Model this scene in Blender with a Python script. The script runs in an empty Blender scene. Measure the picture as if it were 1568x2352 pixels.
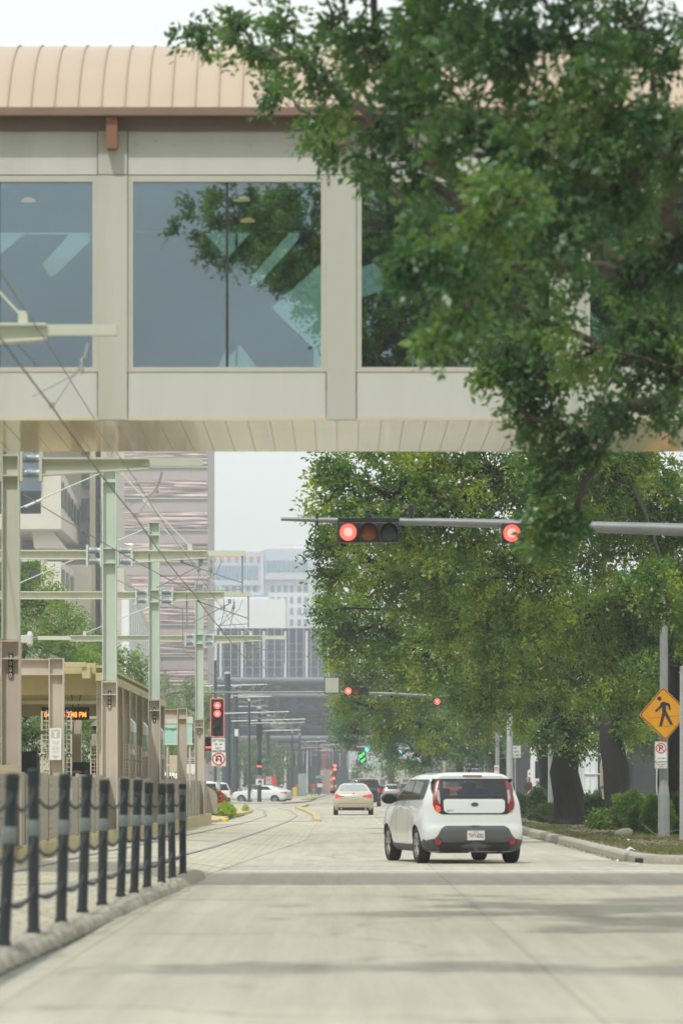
import bpy, bmesh, math, random
import numpy as np
from mathutils import Vector, Matrix
from mathutils.bvhtree import BVHTree
R = math.radians
HAZE = .00065
random.seed(7); RNG = np.random.default_rng(11)
SC = bpy.context.scene; COL = SC.collection
# ---------------------------------------------------------------- camera, sky, sun, exposure
F, VX, VY, H = 9000.0, 784.0, 1807.0, 1.35      # focal length, vanishing point and eye height of the photograph
cam = bpy.data.cameras.new('camera'); camo = bpy.data.objects.new('camera', cam); COL.objects.link(camo)
camo.location = (0, 0, H); camo.rotation_euler = (R(90), 0, 0)
cam.sensor_fit = 'HORIZONTAL'; cam.sensor_width = 24.0; cam.lens = 24.0*F/1568
cam.shift_y = (VY-1176)/1568; cam.clip_start = 0.5; cam.clip_end = 9000
cam.dof.use_dof = True; cam.dof.focus_distance = 115; cam.dof.aperture_fstop = 2.7
SC.camera = camo
SUN_AZ, SUN_EL = R(202), R(57)
world = bpy.data.worlds.new('World'); SC.world = world; world.use_nodes = True
nt = world.node_tree; bg = nt.nodes['Background']
sky = nt.nodes.new('ShaderNodeTexSky'); sky.sky_type = 'NISHITA'; sky.sun_disc = False
sky.sun_elevation = SUN_EL; sky.sun_rotation = SUN_AZ; sky.air_density = 1.0; sky.dust_density = 6.0; sky.ozone_density = 1.0
hs = nt.nodes.new('ShaderNodeHueSaturation'); hs.inputs['Saturation'].default_value = 0.35
# thin white cloud veil over the whole sky
veil = nt.nodes.new('ShaderNodeMix'); veil.data_type = 'RGBA'; veil.inputs['Factor'].default_value = .86; veil.inputs['B'].default_value = (9.7, 10.15, 9.9, 1)
nt.links.new(sky.outputs[0], hs.inputs['Color']); nt.links.new(hs.outputs[0], veil.inputs['A']); nt.links.new(veil.outputs['Result'], bg.inputs[0])
bg.inputs[1].default_value = 0.12
sd = bpy.data.lights.new('sun', 'SUN'); so = bpy.data.objects.new('sun', sd); COL.objects.link(so)
sd.energy = 2.4; sd.angle = R(1.5); sd.color = (1.0, 0.97, 0.90)
to_sun = Vector((math.sin(SUN_AZ)*math.cos(SUN_EL), math.cos(SUN_AZ)*math.cos(SUN_EL), math.sin(SUN_EL)))
so.rotation_euler = to_sun.to_track_quat('Z', 'Y').to_euler()
SC.view_settings.view_transform = 'Standard'; SC.view_settings.look = 'None'
SC.view_settings.exposure = 0.06; SC.view_settings.gamma = 1.0
SC.render.engine = 'CYCLES'
SC.cycles.max_bounces = 8; SC.cycles.diffuse_bounces = 5; SC.cycles.glossy_bounces = 3; SC.cycles.transmission_bounces = 5
SC.cycles.transparent_max_bounces = 12; SC.cycles.volume_bounces = 0
SC.cycles.caustics_reflective = False; SC.cycles.caustics_refractive = False
SC.cycles.use_denoising = True

# ---------------------------------------------------------------- helpers
def P(px, py, d): return Vector(((px-VX)*d/F, d, H+(VY-py)*d/F))     # a pixel of the photograph at distance d
def X(px, d): return (px-VX)*d/F
def Z(py, d): return H+(VY-py)*d/F

class MB:
    def __init__(s): s.v = []; s.f = []
    def add(s, vs, fs):
        n = len(s.v); s.v += [tuple(v) for v in vs]; s.f += [tuple(i+n for i in f) for f in fs]; return s
    def box(s, x0, x1, y0, y1, z0, z1, M=None):
        vs = [Vector(p) for p in ((x0,y0,z0),(x1,y0,z0),(x1,y1,z0),(x0,y1,z0),(x0,y0,z1),(x1,y0,z1),(x1,y1,z1),(x0,y1,z1))]
        if M is not None: vs = [M @ v for v in vs]
        return s.add(vs, [(0,3,2,1),(4,5,6,7),(0,1,5,4),(1,2,6,5),(2,3,7,6),(3,0,4,7)])
    def quad(s, a, b, c, d): return s.add([a,b,c,d], [(0,1,2,3)])
    def prism(s, poly, axis, a, b):                 # poly in the two other axes, extruded from a to b
        def mk(p, t):
            if axis == 'y': return (p[0], t, p[1])
            if axis == 'x': return (t, p[0], p[1])
            return (p[0], p[1], t)
        n = len(poly); vs = [mk(p, a) for p in poly]+[mk(p, b) for p in poly]
        fs = [tuple(range(n)), tuple(range(2*n-1, n-1, -1))]
        fs += [(i, i+n, (i+1) % n+n, (i+1) % n) for i in range(n)]
        return s.add(vs, fs)
    def tube(s, pts, r, n=8, cap=True, rough=0.0):
        pts = [Vector(p) for p in pts]
        if not hasattr(r, '__len__'): r = [r]*len(pts)
        k = len(pts); base = len(s.v); up = None
        for i, p in enumerate(pts):
            t = (pts[min(i+1, k-1)]-pts[max(i-1, 0)])
            if t.length < 1e-9: t = Vector((0,0,1))
            t.normalize()
            if up is None: up = Vector((0,0,1)) if abs(t.z) < .9 else Vector((0,1,0))
            a = t.cross(up)
            if a.length < 1e-4: a = t.cross(Vector((1,0,0)))
            a.normalize(); b = a.cross(t).normalized(); up = b
            for j in range(n):
                th = 2*math.pi*j/n; rr = r[i]*(1+rough*(random.random()-.5)*2)
                s.v.append(tuple(p+a*math.cos(th)*rr+b*math.sin(th)*rr))
        for i in range(k-1):
            for j in range(n):
                s.f.append((base+i*n+j, base+i*n+(j+1) % n, base+(i+1)*n+(j+1) % n, base+(i+1)*n+j))
        if cap:
            s.f.append(tuple(base+j for j in range(n-1, -1, -1))); s.f.append(tuple(base+(k-1)*n+j for j in range(n)))
        return s
    def cyl(s, p0, p1, r0, r1=None, n=16): return s.tube([p0, p1], [r0, r0 if r1 is None else r1], n)
    def lathe(s, prof, n=20, c=(0,0,0), axis='z'):
        base = len(s.v); c = Vector(c)
        for r, z in prof:
            for j in range(n):
                th = 2*math.pi*j/n; a, b = r*math.cos(th), r*math.sin(th)
                o = {'z': (a,b,z), 'y': (a,z,b), 'x': (z,a,b)}[axis]
                s.v.append(tuple(c+Vector(o)))
        for i in range(len(prof)-1):
            for j in range(n):
                s.f.append((base+i*n+j, base+i*n+(j+1) % n, base+(i+1)*n+(j+1) % n, base+(i+1)*n+j))
        s.f.append(tuple(base+j for j in range(n))); s.f.append(tuple(base+(len(prof)-1)*n+j for j in range(n)))
        return s
    def build(s, name, mat, parent=None, loc=None, smooth=False, bevel=0):
        me = bpy.data.meshes.new(name); me.from_pydata(s.v, [], s.f); me.validate()
        bm = bmesh.new(); bm.from_mesh(me); bmesh.ops.recalc_face_normals(bm, faces=bm.faces); bm.to_mesh(me); bm.free()
        o = bpy.data.objects.new(name, me); COL.objects.link(o)
        if mat: me.materials.append(mat)
        if smooth:
            me.polygons.foreach_set('use_smooth', [True]*len(me.polygons))
            if smooth != 2:
                try: me.set_sharp_from_angle(angle=R(40))
                except Exception: pass
        if bevel:
            m = o.modifiers.new('bevel', 'BEVEL'); m.width = bevel; m.segments = 2; m.limit_method = 'ANGLE'
        if parent: o.parent = parent
        if loc is not None: o.location = loc
        return o

def thing(name, label, cat, loc=(0,0,0), rz=0, group=None):
    o = bpy.data.objects.new(name, None); COL.objects.link(o); o.empty_display_size = .2
    o.location = loc; o.rotation_euler = (0,0,rz); o['label'] = label; o['category'] = cat
    if group: o['group'] = group
    return o
def tag(o, label, cat, group=None):
    o['label'] = label; o['category'] = cat
    if group: o['group'] = group
    return o
def struct(o): o['kind'] = 'structure'; return o
def stuff(o): o['kind'] = 'stuff'; return o
def dup(root, loc=None, rz=None, label=None, parent=None):
    c = root.copy(); COL.objects.link(c)
    if parent: c.parent = parent
    if loc is not None: c.location = loc
    if rz is not None: c.rotation_euler = (0,0,rz)
    if label: c['label'] = label
    for ch in list(root.children): dup(ch, parent=c)
    return c

# ---------------------------------------------------------------- materials
def mat(name, col, rough=.6, metal=0.0, var=.12, scale=3.0, bump=0.0, bscale=None, spec=.5, stain=0.0, stretch=(1,1,1), clear=0.0):
    m = bpy.data.materials.new(name); m.use_nodes = True; n = m.node_tree; b = n.nodes['Principled BSDF']
    b.inputs['Roughness'].default_value = rough; b.inputs['Metallic'].default_value = metal
    b.inputs['Specular IOR Level'].default_value = spec
    if clear: b.inputs['Coat Weight'].default_value = clear; b.inputs['Coat Roughness'].default_value = .05
    tc = n.nodes.new('ShaderNodeTexCoord'); mp = n.nodes.new('ShaderNodeMapping'); mp.inputs['Scale'].default_value = stretch
    n.links.new(tc.outputs['Object'], mp.inputs[0])
    no = n.nodes.new('ShaderNodeTexNoise'); no.inputs['Scale'].default_value = scale; no.inputs['Detail'].default_value = 6; no.inputs['Roughness'].default_value = .65
    n.links.new(mp.outputs[0], no.inputs['Vector'])
    cr = n.nodes.new('ShaderNodeValToRGB'); e = cr.color_ramp.elements
    e[0].position = .3; e[1].position = .7
    c = np.array(col[:3]); e[0].color = (*(c*(1-var)), 1); e[1].color = (*np.minimum(c*(1+var), 1), 1)
    n.links.new(no.outputs['Fac'], cr.inputs[0]); out = cr.outputs[0]
    if stain:
        n2 = n.nodes.new('ShaderNodeTexNoise'); n2.inputs['Scale'].default_value = scale*.23; n2.inputs['Detail'].default_value = 8; n2.inputs['Roughness'].default_value = .7
        n.links.new(mp.outputs[0], n2.inputs['Vector'])
        c2 = n.nodes.new('ShaderNodeValToRGB'); c2.color_ramp.elements[0].position = .5; c2.color_ramp.elements[1].position = .72
        n.links.new(n2.outputs['Fac'], c2.inputs[0])
        mx = n.nodes.new('ShaderNodeMix'); mx.data_type = 'RGBA'; mx.blend_type = 'MULTIPLY'
        ml = n.nodes.new('ShaderNodeMath'); ml.operation = 'MULTIPLY'; ml.inputs[1].default_value = stain
        n.links.new(c2.outputs[0], ml.inputs[0]); n.links.new(ml.outputs[0], mx.inputs['Factor'])
        n.links.new(out, mx.inputs['A']); mx.inputs['B'].default_value = (.55, .5, .42, 1); out = mx.outputs['Result']
    n.links.new(out, b.inputs['Base Color'])
    if bump:
        nb = n.nodes.new('ShaderNodeTexNoise'); nb.inputs['Scale'].default_value = bscale or scale*6; nb.inputs['Detail'].default_value = 4
        n.links.new(mp.outputs[0], nb.inputs['Vector'])
        bu = n.nodes.new('ShaderNodeBump'); bu.inputs['Strength'].default_value = bump; bu.inputs['Distance'].default_value = .02
        n.links.new(nb.outputs['Fac'], bu.inputs['Height']); n.links.new(bu.outputs[0], b.inputs['Normal'])
    m.diffuse_color = (*col[:3], 1)
    return m
def emis(name, col, st, base=(.02,.02,.02)):
    m = bpy.data.materials.new(name); m.use_nodes = True; b = m.node_tree.nodes['Principled BSDF']
    b.inputs['Base Color'].default_value = (*base, 1); b.inputs['Emission Color'].default_value = (*col, 1); b.inputs['Emission Strength'].default_value = st
    b.inputs['Roughness'].default_value = .4
    # led dots give the lens a faint texture
    return m
def glassm(name, tint, refl=.25, trans=.5, rough=.02, bump=0.0, bscale=1.5):
    """pane: mixes a tinted see-through part with a mirror part"""
    m = bpy.data.materials.new(name); m.use_nodes = True; n = m.node_tree; n.nodes.clear()
    o = n.nodes.new('ShaderNodeOutputMaterial'); g = n.nodes.new('ShaderNodeBsdfGlossy'); g.inputs['Roughness'].default_value = rough
    g.inputs['Color'].default_value = (.9, .95, 1, 1)
    t = n.nodes.new('ShaderNodeBsdfTransparent'); t.inputs[0].default_value = (*tint, 1)
    d = n.nodes.new('ShaderNodeBsdfDiffuse'); d.inputs[0].default_value = (tint[0]*.12, tint[1]*.12, tint[2]*.13, 1)
    m1 = n.nodes.new('ShaderNodeMixShader'); m1.inputs[0].default_value = trans
    n.links.new(d.outputs[0], m1.inputs[1]); n.links.new(t.outputs[0], m1.inputs[2])
    m2 = n.nodes.new('ShaderNodeMixShader')
    fr = n.nodes.new('ShaderNodeFresnel'); fr.inputs[0].default_value = 1.5
    ad = n.nodes.new('ShaderNodeMath'); ad.operation = 'ADD'; ad.inputs[1].default_value = refl-.04; ad.use_clamp = True
    n.links.new(fr.outputs[0], ad.inputs[0]); n.links.new(ad.outputs[0], m2.inputs[0])
    n.links.new(m1.outputs[0], m2.inputs[1]); n.links.new(g.outputs[0], m2.inputs[2]); n.links.new(m2.outputs[0], o.inputs[0])
    if bump:
        tc = n.nodes.new('ShaderNodeTexCoord'); no = n.nodes.new('ShaderNodeTexNoise'); no.inputs['Scale'].default_value = bscale
        n.links.new(tc.outputs['Object'], no.inputs['Vector']); bu = n.nodes.new('ShaderNodeBump'); bu.inputs['Strength'].default_value = 1; bu.inputs['Distance'].default_value = bump
        n.links.new(no.outputs['Fac'], bu.inputs['Height']); n.links.new(bu.outputs[0], g.inputs['Normal'])
    return m
def leafm(name, dark, mid, lite, trans=.35):
    m = bpy.data.materials.new(name); m.use_nodes = True; n = m.node_tree; n.nodes.clear()
    o = n.nodes.new('ShaderNodeOutputMaterial')
    ge = n.nodes.new('ShaderNodeNewGeometry'); tc = n.nodes.new('ShaderNodeTexCoord')
    no = n.nodes.new('ShaderNodeTexNoise'); no.inputs['Scale'].default_value = .9; no.inputs['Detail'].default_value = 3
    n.links.new(tc.outputs['Object'], no.inputs['Vector'])
    ma = n.nodes.new('ShaderNodeMath'); ma.operation = 'MULTIPLY_ADD'; ma.inputs[1].default_value = .36; 
    n.links.new(ge.outputs['Random Per Island'], ma.inputs[0]); 
    m0 = n.nodes.new('ShaderNodeMath'); m0.operation = 'MULTIPLY_ADD'; m0.inputs[1].default_value = 2.2; m0.inputs[2].default_value = -.76
    n.links.new(no.outputs['Fac'], m0.inputs[0]); n.links.new(m0.outputs[0], ma.inputs[2])
    cr = n.nodes.new('ShaderNodeValToRGB'); e = cr.color_ramp.elements
    e[0].position = .15; e[0].color = (*dark, 1); e[1].position = .95; e[1].color = (*lite, 1)
    k = e.new(.55); k.color = (*mid, 1)
    n.links.new(ma.outputs[0], cr.inputs[0])
    d = n.nodes.new('ShaderNodeBsdfDiffuse'); t = n.nodes.new('ShaderNodeBsdfTranslucent'); g = n.nodes.new('ShaderNodeBsdfGlossy'); g.inputs['Roughness'].default_value = .38
    g.inputs['Color'].default_value = (.9, 1, .95, 1)
    tm = n.nodes.new('ShaderNodeMix'); tm.data_type = 'RGBA'; tm.blend_type = 'MULTIPLY'; tm.inputs['Factor'].default_value = 1; tm.inputs['B'].default_value = (1.5, 1.5, .5, 1)
    n.links.new(cr.outputs[0], tm.inputs['A'])
    n.links.new(cr.outputs[0], d.inputs[0]); n.links.new(tm.outputs['Result'], t.inputs[0])
    a = n.nodes.new('ShaderNodeMixShader'); a.inputs[0].default_value = trans; n.links.new(d.outputs[0], a.inputs[1]); n.links.new(t.outputs[0], a.inputs[2])
    b = n.nodes.new('ShaderNodeMixShader'); b.inputs[0].default_value = .035; n.links.new(a.outputs[0], b.inputs[1]); n.links.new(g.outputs[0], b.inputs[2])
    n.links.new(b.outputs[0], o.inputs[0])
    return m

_textcache = {}
def text(s, w, h, m, parent, loc, name='lettering', depth=.004, rz=0, bold=0.0):
    """real letters, facing the camera side (-Y) of their parent, fitted into w x h"""
    if s not in _textcache:
        c = bpy.data.curves.new('t', 'FONT'); c.body = s; c.align_x = 'CENTER'; c.align_y = 'CENTER'; c.resolution_u = 3; c.offset = .012
        o = bpy.data.objects.new('t', c); COL.objects.link(o)
        me = bpy.data.meshes.new_from_object(o.evaluated_get(bpy.context.evaluated_depsgraph_get()))
        co = np.zeros(len(me.vertices)*3); me.vertices.foreach_get('co', co); co = co.reshape(-1, 3)
        _textcache[s] = (co, [tuple(p.vertices) for p in me.polygons])
        bpy.data.objects.remove(o); bpy.data.meshes.remove(me)
    co, fs = _textcache[s]
    lo, hi = co.min(0), co.max(0); ce = (lo+hi)/2; sz = np.maximum(hi-lo, 1e-6)
    kx, kz = w/sz[0], (h/sz[1] if h else w/sz[0])
    b = MB(); b.add([((p[0]-ce[0])*kx, 0, (p[1]-ce[1])*kz) for p in co], fs)
    o = b.build(name, m, parent, loc); o.rotation_euler = (0, 0, rz)
    return o
def rpoly(pts, r, k=4):
    out = []; n = len(pts)
    for i in range(n):
        p = Vector(pts[i]); a = Vector(pts[i-1]); b = Vector(pts[(i+1) % n])
        da = (a-p); db = (b-p); ra = min(r, da.length*.45); rb = min(r, db.length*.45)
        p0 = p+da.normalized()*ra; p1 = p+db.normalized()*rb
        for j in range(k+1):
            t = j/k; out.append(tuple(p0*(1-t)**2+p*2*t*(1-t)+p1*t*t))
    return out
def rect(cx, cz, w, h): return [(cx-w/2, cz-h/2), (cx+w/2, cz-h/2), (cx+w/2, cz+h/2), (cx-w/2, cz+h/2)]
def ring(cx, cz, r0, r1, n=32):                     # annulus strip in x,z for prism-like sign rings
    vs = []; fs = []
    for j in range(n):
        t = 2*math.pi*j/n
        vs += [(cx+r0*math.cos(t), 0, cz+r0*math.sin(t)), (cx+r1*math.cos(t), 0, cz+r1*math.sin(t))]
        fs.append((2*j, 2*j+1, (2*j+3) % (2*n), (2*j+2) % (2*n)))
    return vs, fs

# palette
CONC = (.455, .43, .355)
M = {}
def mk(k, *a, **kw): M[k] = mat(k, *a, **kw); return M[k]
mk('white_paint', (.78,.79,.77), .35, var=.04); mk('black_metal', (.018,.024,.026), .42, var=.2); mk('dark_housing', (.03,.033,.035), .5, var=.2)
mk('steel_grey', (.22,.235,.24), .4, .3, var=.12, scale=2); mk('galv', (.42,.43,.43), .45, .35, var=.12, scale=5)
mk('mint', (.53,.61,.54), .5, var=.06, scale=1.2, stain=.12); mk('mint_warm', (.58,.60,.50), .5, var=.06, scale=1.5, stain=.12)
mk('taupe', (.56,.50,.425), .55, var=.08, scale=1.4, stain=.2); mk('canopy_tan', (.50,.45,.27), .55, var=.08, scale=1.2, stain=.2)
mk('tan_light', (.58,.53,.44), .5, var=.06)
mk('pole_blue', (.04,.055,.075), .5, var=.15, scale=1); mk('insul', (.40,.47,.52), .3, .2, var=.15)
mk('wire', (.16,.16,.15), .5, var=.2); mk('sign_white', (.74,.74,.70), .4, var=.05, scale=6, stain=.1); mk('ink', (.02,.02,.025), .5, var=.1)
mk('red', (.62,.05,.04), .4, var=.1); mk('sign_green', (.02,.28,.22), .4, var=.1); mk('sign_yellow', (.66,.30,.008), .4, var=.08, scale=4)
mk('sign_back', (.40,.40,.36), .5, var=.1); mk('beige_board', (.52,.46,.34), .6, var=.1)
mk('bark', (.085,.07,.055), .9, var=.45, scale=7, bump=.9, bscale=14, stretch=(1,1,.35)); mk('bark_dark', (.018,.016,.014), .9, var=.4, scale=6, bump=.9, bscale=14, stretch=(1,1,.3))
mk('rubber', (.015,.016,.017), .75, var=.2); mk('alloy', (.45,.46,.47), .3, .7, var=.08)
mk('plastic_grey', (.085,.09,.095), .6, var=.1, scale=8); mk('plastic_black', (.015,.017,.02), .45, var=.1)
mk('glass_dark', (.012,.018,.018), .06, var=.1, spec=.28)
mk('lamp_red', (.24,.022,.02), .25, var=.1, spec=.7); mk('lamp_clear', (.35,.36,.36), .25, var=.1, spec=.7); mk('plate_white', (.68,.68,.66), .4, var=.05)
mk('chrome', (.5,.5,.5), .15, 1.0, var=.02)
M['leaf'] = leafm('leaf', (.045,.105,.055), (.095,.195,.090), (.21,.32,.09), .50)
M['leaf_far'] = leafm('leaf_far', (.036,.095,.026), (.125,.225,.045), (.38,.46,.08), .55)
M['leaf_left'] = leafm('leaf_left', (.055,.13,.03), (.14,.25,.035), (.30,.42,.06), .5)
M['leaf_hedge'] = leafm('leaf_hedge', (.025,.07,.015), (.06,.125,.02), (.16,.22,.03), .35)
M['leaf_lime'] = leafm('leaf_lime', (.20,.33,.015), (.34,.46,.02), (.50,.60,.04), .35)
M['red_on'] = emis('red_on', (1, .11, .075), 2.2); M['red_core'] = emis('red_core', (1, .50, .42), 1.25); M['red_soft'] = emis('red_soft', (1, .13, .06), 1.6, (.4,.03,.02))
M['green_on'] = emis('green_on', (.05, .9, .6), 3.0); M['arrow_on'] = emis('arrow_on', (.02, 1, .1), 3.0); M['amber_text'] = emis('amber_text', (1, .22, .02), 3.5)
M['brake_on'] = emis('brake_on', (1, .08, .03), 1.1, (.5,.03,.02))
M['amber_off'] = mat('amber_off', (.30,.09,.02), .3); M['green_off'] = mat('green_off', (.05,.08,.07), .3); M['lens_off'] = mat('lens_off', (.035,.035,.04), .3)
# ---------------------------------------------------------------- ground, road, tracks, kerbs
def road_mat():
    m = mat('road_concrete', CONC, .8, var=.09, scale=.35, stain=.35, stretch=(1,.25,1), bump=.15, bscale=60)
    n = m.node_tree; b = n.nodes['Principled BSDF']; src = b.inputs['Base Color'].links[0].from_socket
    tc = n.nodes.new('ShaderNodeTexCoord'); br = n.nodes.new('ShaderNodeTexBrick'); br.offset = 0
    br.inputs['Color1'].default_value = (1,1,1,1); br.inputs['Color2'].default_value = (.93,.93,.93,1); br.inputs['Mortar'].default_value = (.74,.73,.70,1)
    br.inputs['Scale'].default_value = 1; br.inputs['Mortar Size'].default_value = .02; br.inputs['Brick Width'].default_value = 3.6; br.inputs['Row Height'].default_value = 6.0
    mp = n.nodes.new('ShaderNodeMapping'); mp.inputs['Location'].default_value = (2.1, 0, 0)
    n.links.new(tc.outputs['Object'], mp.inputs[0]); n.links.new(mp.outputs[0], br.inputs[0])
    mx = n.nodes.new('ShaderNodeMix'); mx.data_type = 'RGBA'; mx.blend_type = 'MULTIPLY'; mx.inputs['Factor'].default_value = .8
    n.links.new(src, mx.inputs['A']); n.links.new(br.outputs[0], mx.inputs['B'])
    # fine aggregate and tyre-worn streaks
    no = n.nodes.new('ShaderNodeTexNoise'); no.inputs['Scale'].default_value = 2.2; no.inputs['Detail'].default_value = 10; no.inputs['Roughness'].default_value = .75
    mp2 = n.nodes.new('ShaderNodeMapping'); mp2.inputs['Scale'].default_value = (1.3, .035, 1); n.links.new(tc.outputs['Object'], mp2.inputs[0]); n.links.new(mp2.outputs[0], no.inputs[0])
    cr = n.nodes.new('ShaderNodeValToRGB'); cr.color_ramp.elements[0].position = .35; cr.color_ramp.elements[0].color = (.80,.79,.765,1); cr.color_ramp.elements[1].position = .6; cr.color_ramp.elements[1].color = (1.04,1.04,1.03,1)
    n.links.new(no.outputs[0], cr.inputs[0])
    mx2 = n.nodes.new('ShaderNodeMix'); mx2.data_type = 'RGBA'; mx2.blend_type = 'MULTIPLY'; mx2.inputs['Factor'].default_value = .8
    n.links.new(mx.outputs['Result'], mx2.inputs['A']); n.links.new(cr.outputs[0], mx2.inputs['B'])
    vo = n.nodes.new('ShaderNodeTexVoronoi'); vo.feature = 'DISTANCE_TO_EDGE'; vo.inputs['Scale'].default_value = .16
    nw = n.nodes.new('ShaderNodeTexNoise'); nw.inputs['Scale'].default_value = .9; nw.inputs['Detail'].default_value = 6
    vm = n.nodes.new('ShaderNodeVectorMath'); vm.operation = 'MULTIPLY_ADD'; vm.inputs[1].default_value = (2.2,2.2,0)
    n.links.new(tc.outputs['Object'], nw.inputs[0]); n.links.new(nw.outputs['Color'], vm.inputs[0]); n.links.new(tc.outputs['Object'], vm.inputs[2]); n.links.new(vm.outputs[0], vo.inputs['Vector'])
    c3 = n.nodes.new('ShaderNodeValToRGB'); c3.color_ramp.elements[0].position = .0; c3.color_ramp.elements[0].color = (.5,.48,.45,1); c3.color_ramp.elements[1].position = .012; c3.color_ramp.elements[1].color = (1,1,1,1); n.links.new(vo.outputs['Distance'], c3.inputs[0])
    ns = n.nodes.new('ShaderNodeTexNoise'); ns.inputs['Scale'].default_value = 1.1; ns.inputs['Detail'].default_value = 3; mp3 = n.nodes.new('ShaderNodeMapping'); mp3.inputs['Scale'].default_value = (1,.4,1); n.links.new(tc.outputs['Object'], mp3.inputs[0]); n.links.new(mp3.outputs[0], ns.inputs[0])
    c4 = n.nodes.new('ShaderNodeValToRGB'); c4.color_ramp.elements[0].position = .24; c4.color_ramp.elements[0].color = (.62,.60,.57,1); c4.color_ramp.elements[1].position = .36; c4.color_ramp.elements[1].color = (1,1,1,1); n.links.new(ns.outputs[0], c4.inputs[0])
    last = mx2.outputs['Result']
    for src2, fac in ((c3.outputs[0], .6), (c4.outputs[0], .8)):
        q = n.nodes.new('ShaderNodeMix'); q.data_type = 'RGBA'; q.blend_type = 'MULTIPLY'; q.inputs['Factor'].default_value = fac; n.links.new(last, q.inputs['A']); n.links.new(src2, q.inputs['B']); last = q.outputs['Result']
    n.links.new(last, b.inputs['Base Color'])
    return m
def paver_mat():
    m = mat('track_pavers', (.50,.465,.36), .85, var=.12, scale=1.2, stain=.3)
    n = m.node_tree; b = n.nodes['Principled BSDF']; src = b.inputs['Base Color'].links[0].from_socket
    tc = n.nodes.new('ShaderNodeTexCoord'); br = n.nodes.new('ShaderNodeTexBrick')
    br.inputs['Color1'].default_value = (1,1,1,1); br.inputs['Color2'].default_value = (.82,.82,.82,1); br.inputs['Mortar'].default_value = (.5,.47,.42,1)
    br.inputs['Scale'].default_value = 1; br.inputs['Mortar Size'].default_value = .012; br.inputs['Brick Width'].default_value = .3; br.inputs['Row Height'].default_value = .42
    n.links.new(tc.outputs['Object'], br.inputs[0])
    mx = n.nodes.new('ShaderNodeMix'); mx.data_type = 'RGBA'; mx.blend_type = 'MULTIPLY'; mx.inputs['Factor'].default_value = .8
    n.links.new(src, mx.inputs['A']); n.links.new(br.outputs[0], mx.inputs['B']); n.links.new(mx.outputs['Result'], b.inputs['Base Color'])
    return m
M['road'] = road_mat(); M['pavers'] = paver_mat()
mk('far_ground', (.20,.21,.17), .9, var=.25, scale=.05); mk('kerb', (.36,.34,.28), .85, var=.18, scale=2.5, bump=.5, bscale=25, stain=.5)
mk('kerb_yellow', (.50,.42,.22), .8, var=.12, scale=2, stain=.4); mk('yellow_paint', (.75,.48,.03), .6, var=.15, scale=4)
mk('paint_line', (.70,.69,.65), .6, var=.12, scale=3, stain=.5); mk('soil', (.15,.125,.08), .95, var=.5, scale=4, bump=.8, bscale=18)
mk('lawn', (.09,.12,.03), .95, var=.4, scale=1.2, bump=.5, bscale=30); mk('rail_steel', (.20,.22,.24), .35, .6, var=.2, scale=3)
mk('pavement', (.42,.40,.34), .85, var=.12, scale=.8, stain=.3)

struct(MB().quad((-3500,-300,-.03),(3500,-300,-.03),(3500,7500,-.03),(-3500,7500,-.03)).build('ground', M['far_ground']))
b = MB(); b.quad((-2.3,-40,0),(60,-40,0),(60,67,0),(-2.3,67,0)); b.quad((-2.3,67,0),(9,67,0),(9,1500,0),(-2.3,1500,0))
b.quad((-30,190,0),(-2.3,190,0),(-2.3,1500,0),(-30,1500,0))
struct(b.build('road', M['road']))
# track bed: a gentle hump beside the platform
def bedz(d): return .012+.17*max(0, min(1, (150-d)/80))*(1 if d > 20 else 1)
def bedsec(y):
    z = bedz(y)
    if y < 58: xr = -2.62+(y-30)*.0175-.10; return [(-5.4, z), (-3.05, z), (xr, .09)]
    k = min(1, (y-58)/40); return [(-5.4, z), (-3.6+.6*(1-k), z), (-2.1+k*1.2, .006)]
def bedat(x, y):
    s = bedsec(y)
    for (xa, za), (xb, zb_) in zip(s, s[1:]):
        if xa <= x <= xb: return za+(zb_-za)*(x-xa)/(xb-xa)
    return s[-1][1] if x > 0 else s[0][1]
b = MB(); ys = [-30+4*i for i in range(46)]
for i, y in enumerate(ys):
    for x, z in bedsec(y): b.v.append((x, y, z))
    if i: n = len(b.v); b.f += [(n-6, n-5, n-2, n-3), (n-5, n-4, n-1, n-2)]
struct(b.build('track_bed', M['pavers']))
def wig(d):                                         # lateral swing of the tracks beyond the platform
    pts = [(150,-2.75),(175,-2.7),(205,-3.3),(243,-4.5),(285,-3.6),(337,-1.9),(420,-1.3),(560,-1.0),(900,-1.0)]
    for (a, xa), (c, xc) in zip(pts, pts[1:]):
        if a <= d <= c:
            t = (d-a)/(c-a); t = t*t*(3-2*t); return xa+(xc-xa)*t
    return pts[0][1] if d < 150 else pts[-1][1]
b = MB(); yy = [150+4*i for i in range(110)]
for i, y in enumerate(yy):
    c = wig(y); b.v += [(c-1.7, y, .016), (c+1.6, y, .016)]
    if i: n = len(b.v); b.f.append((n-4, n-3, n-1, n-2))
struct(b.build('track_bed_far', M['pavers']))
def railx(d, side):
    if d < 150:
        pts = [(-30,-3.3),(38,-3.25),(51,-3.08),(70,-2.78),(79,-2.64),(115,-2.3),(150,-2.02)]
        for (a, xa), (c, xc) in zip(pts, pts[1:]):
            if a <= d <= c: x = xa+(xc-xa)*(d-a)/(c-a); break
    else: x = wig(d)+.72
    return x-(1.43 if side else 0)
for side in (0, 1):
    b = MB(); yy = [-30+3*i for i in range(190)]
    for i, y in enumerate(yy):
        x = railx(y, side); z = bedat(x, y)+.012 if y < 150 else .025
        b.v += [(x-.045, y, z), (x+.045, y, z)]
        if i: n = len(b.v); b.f.append((n-4, n-3, n-1, n-2))
    struct(b.build('tram_rail', M['rail_steel']))
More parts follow.
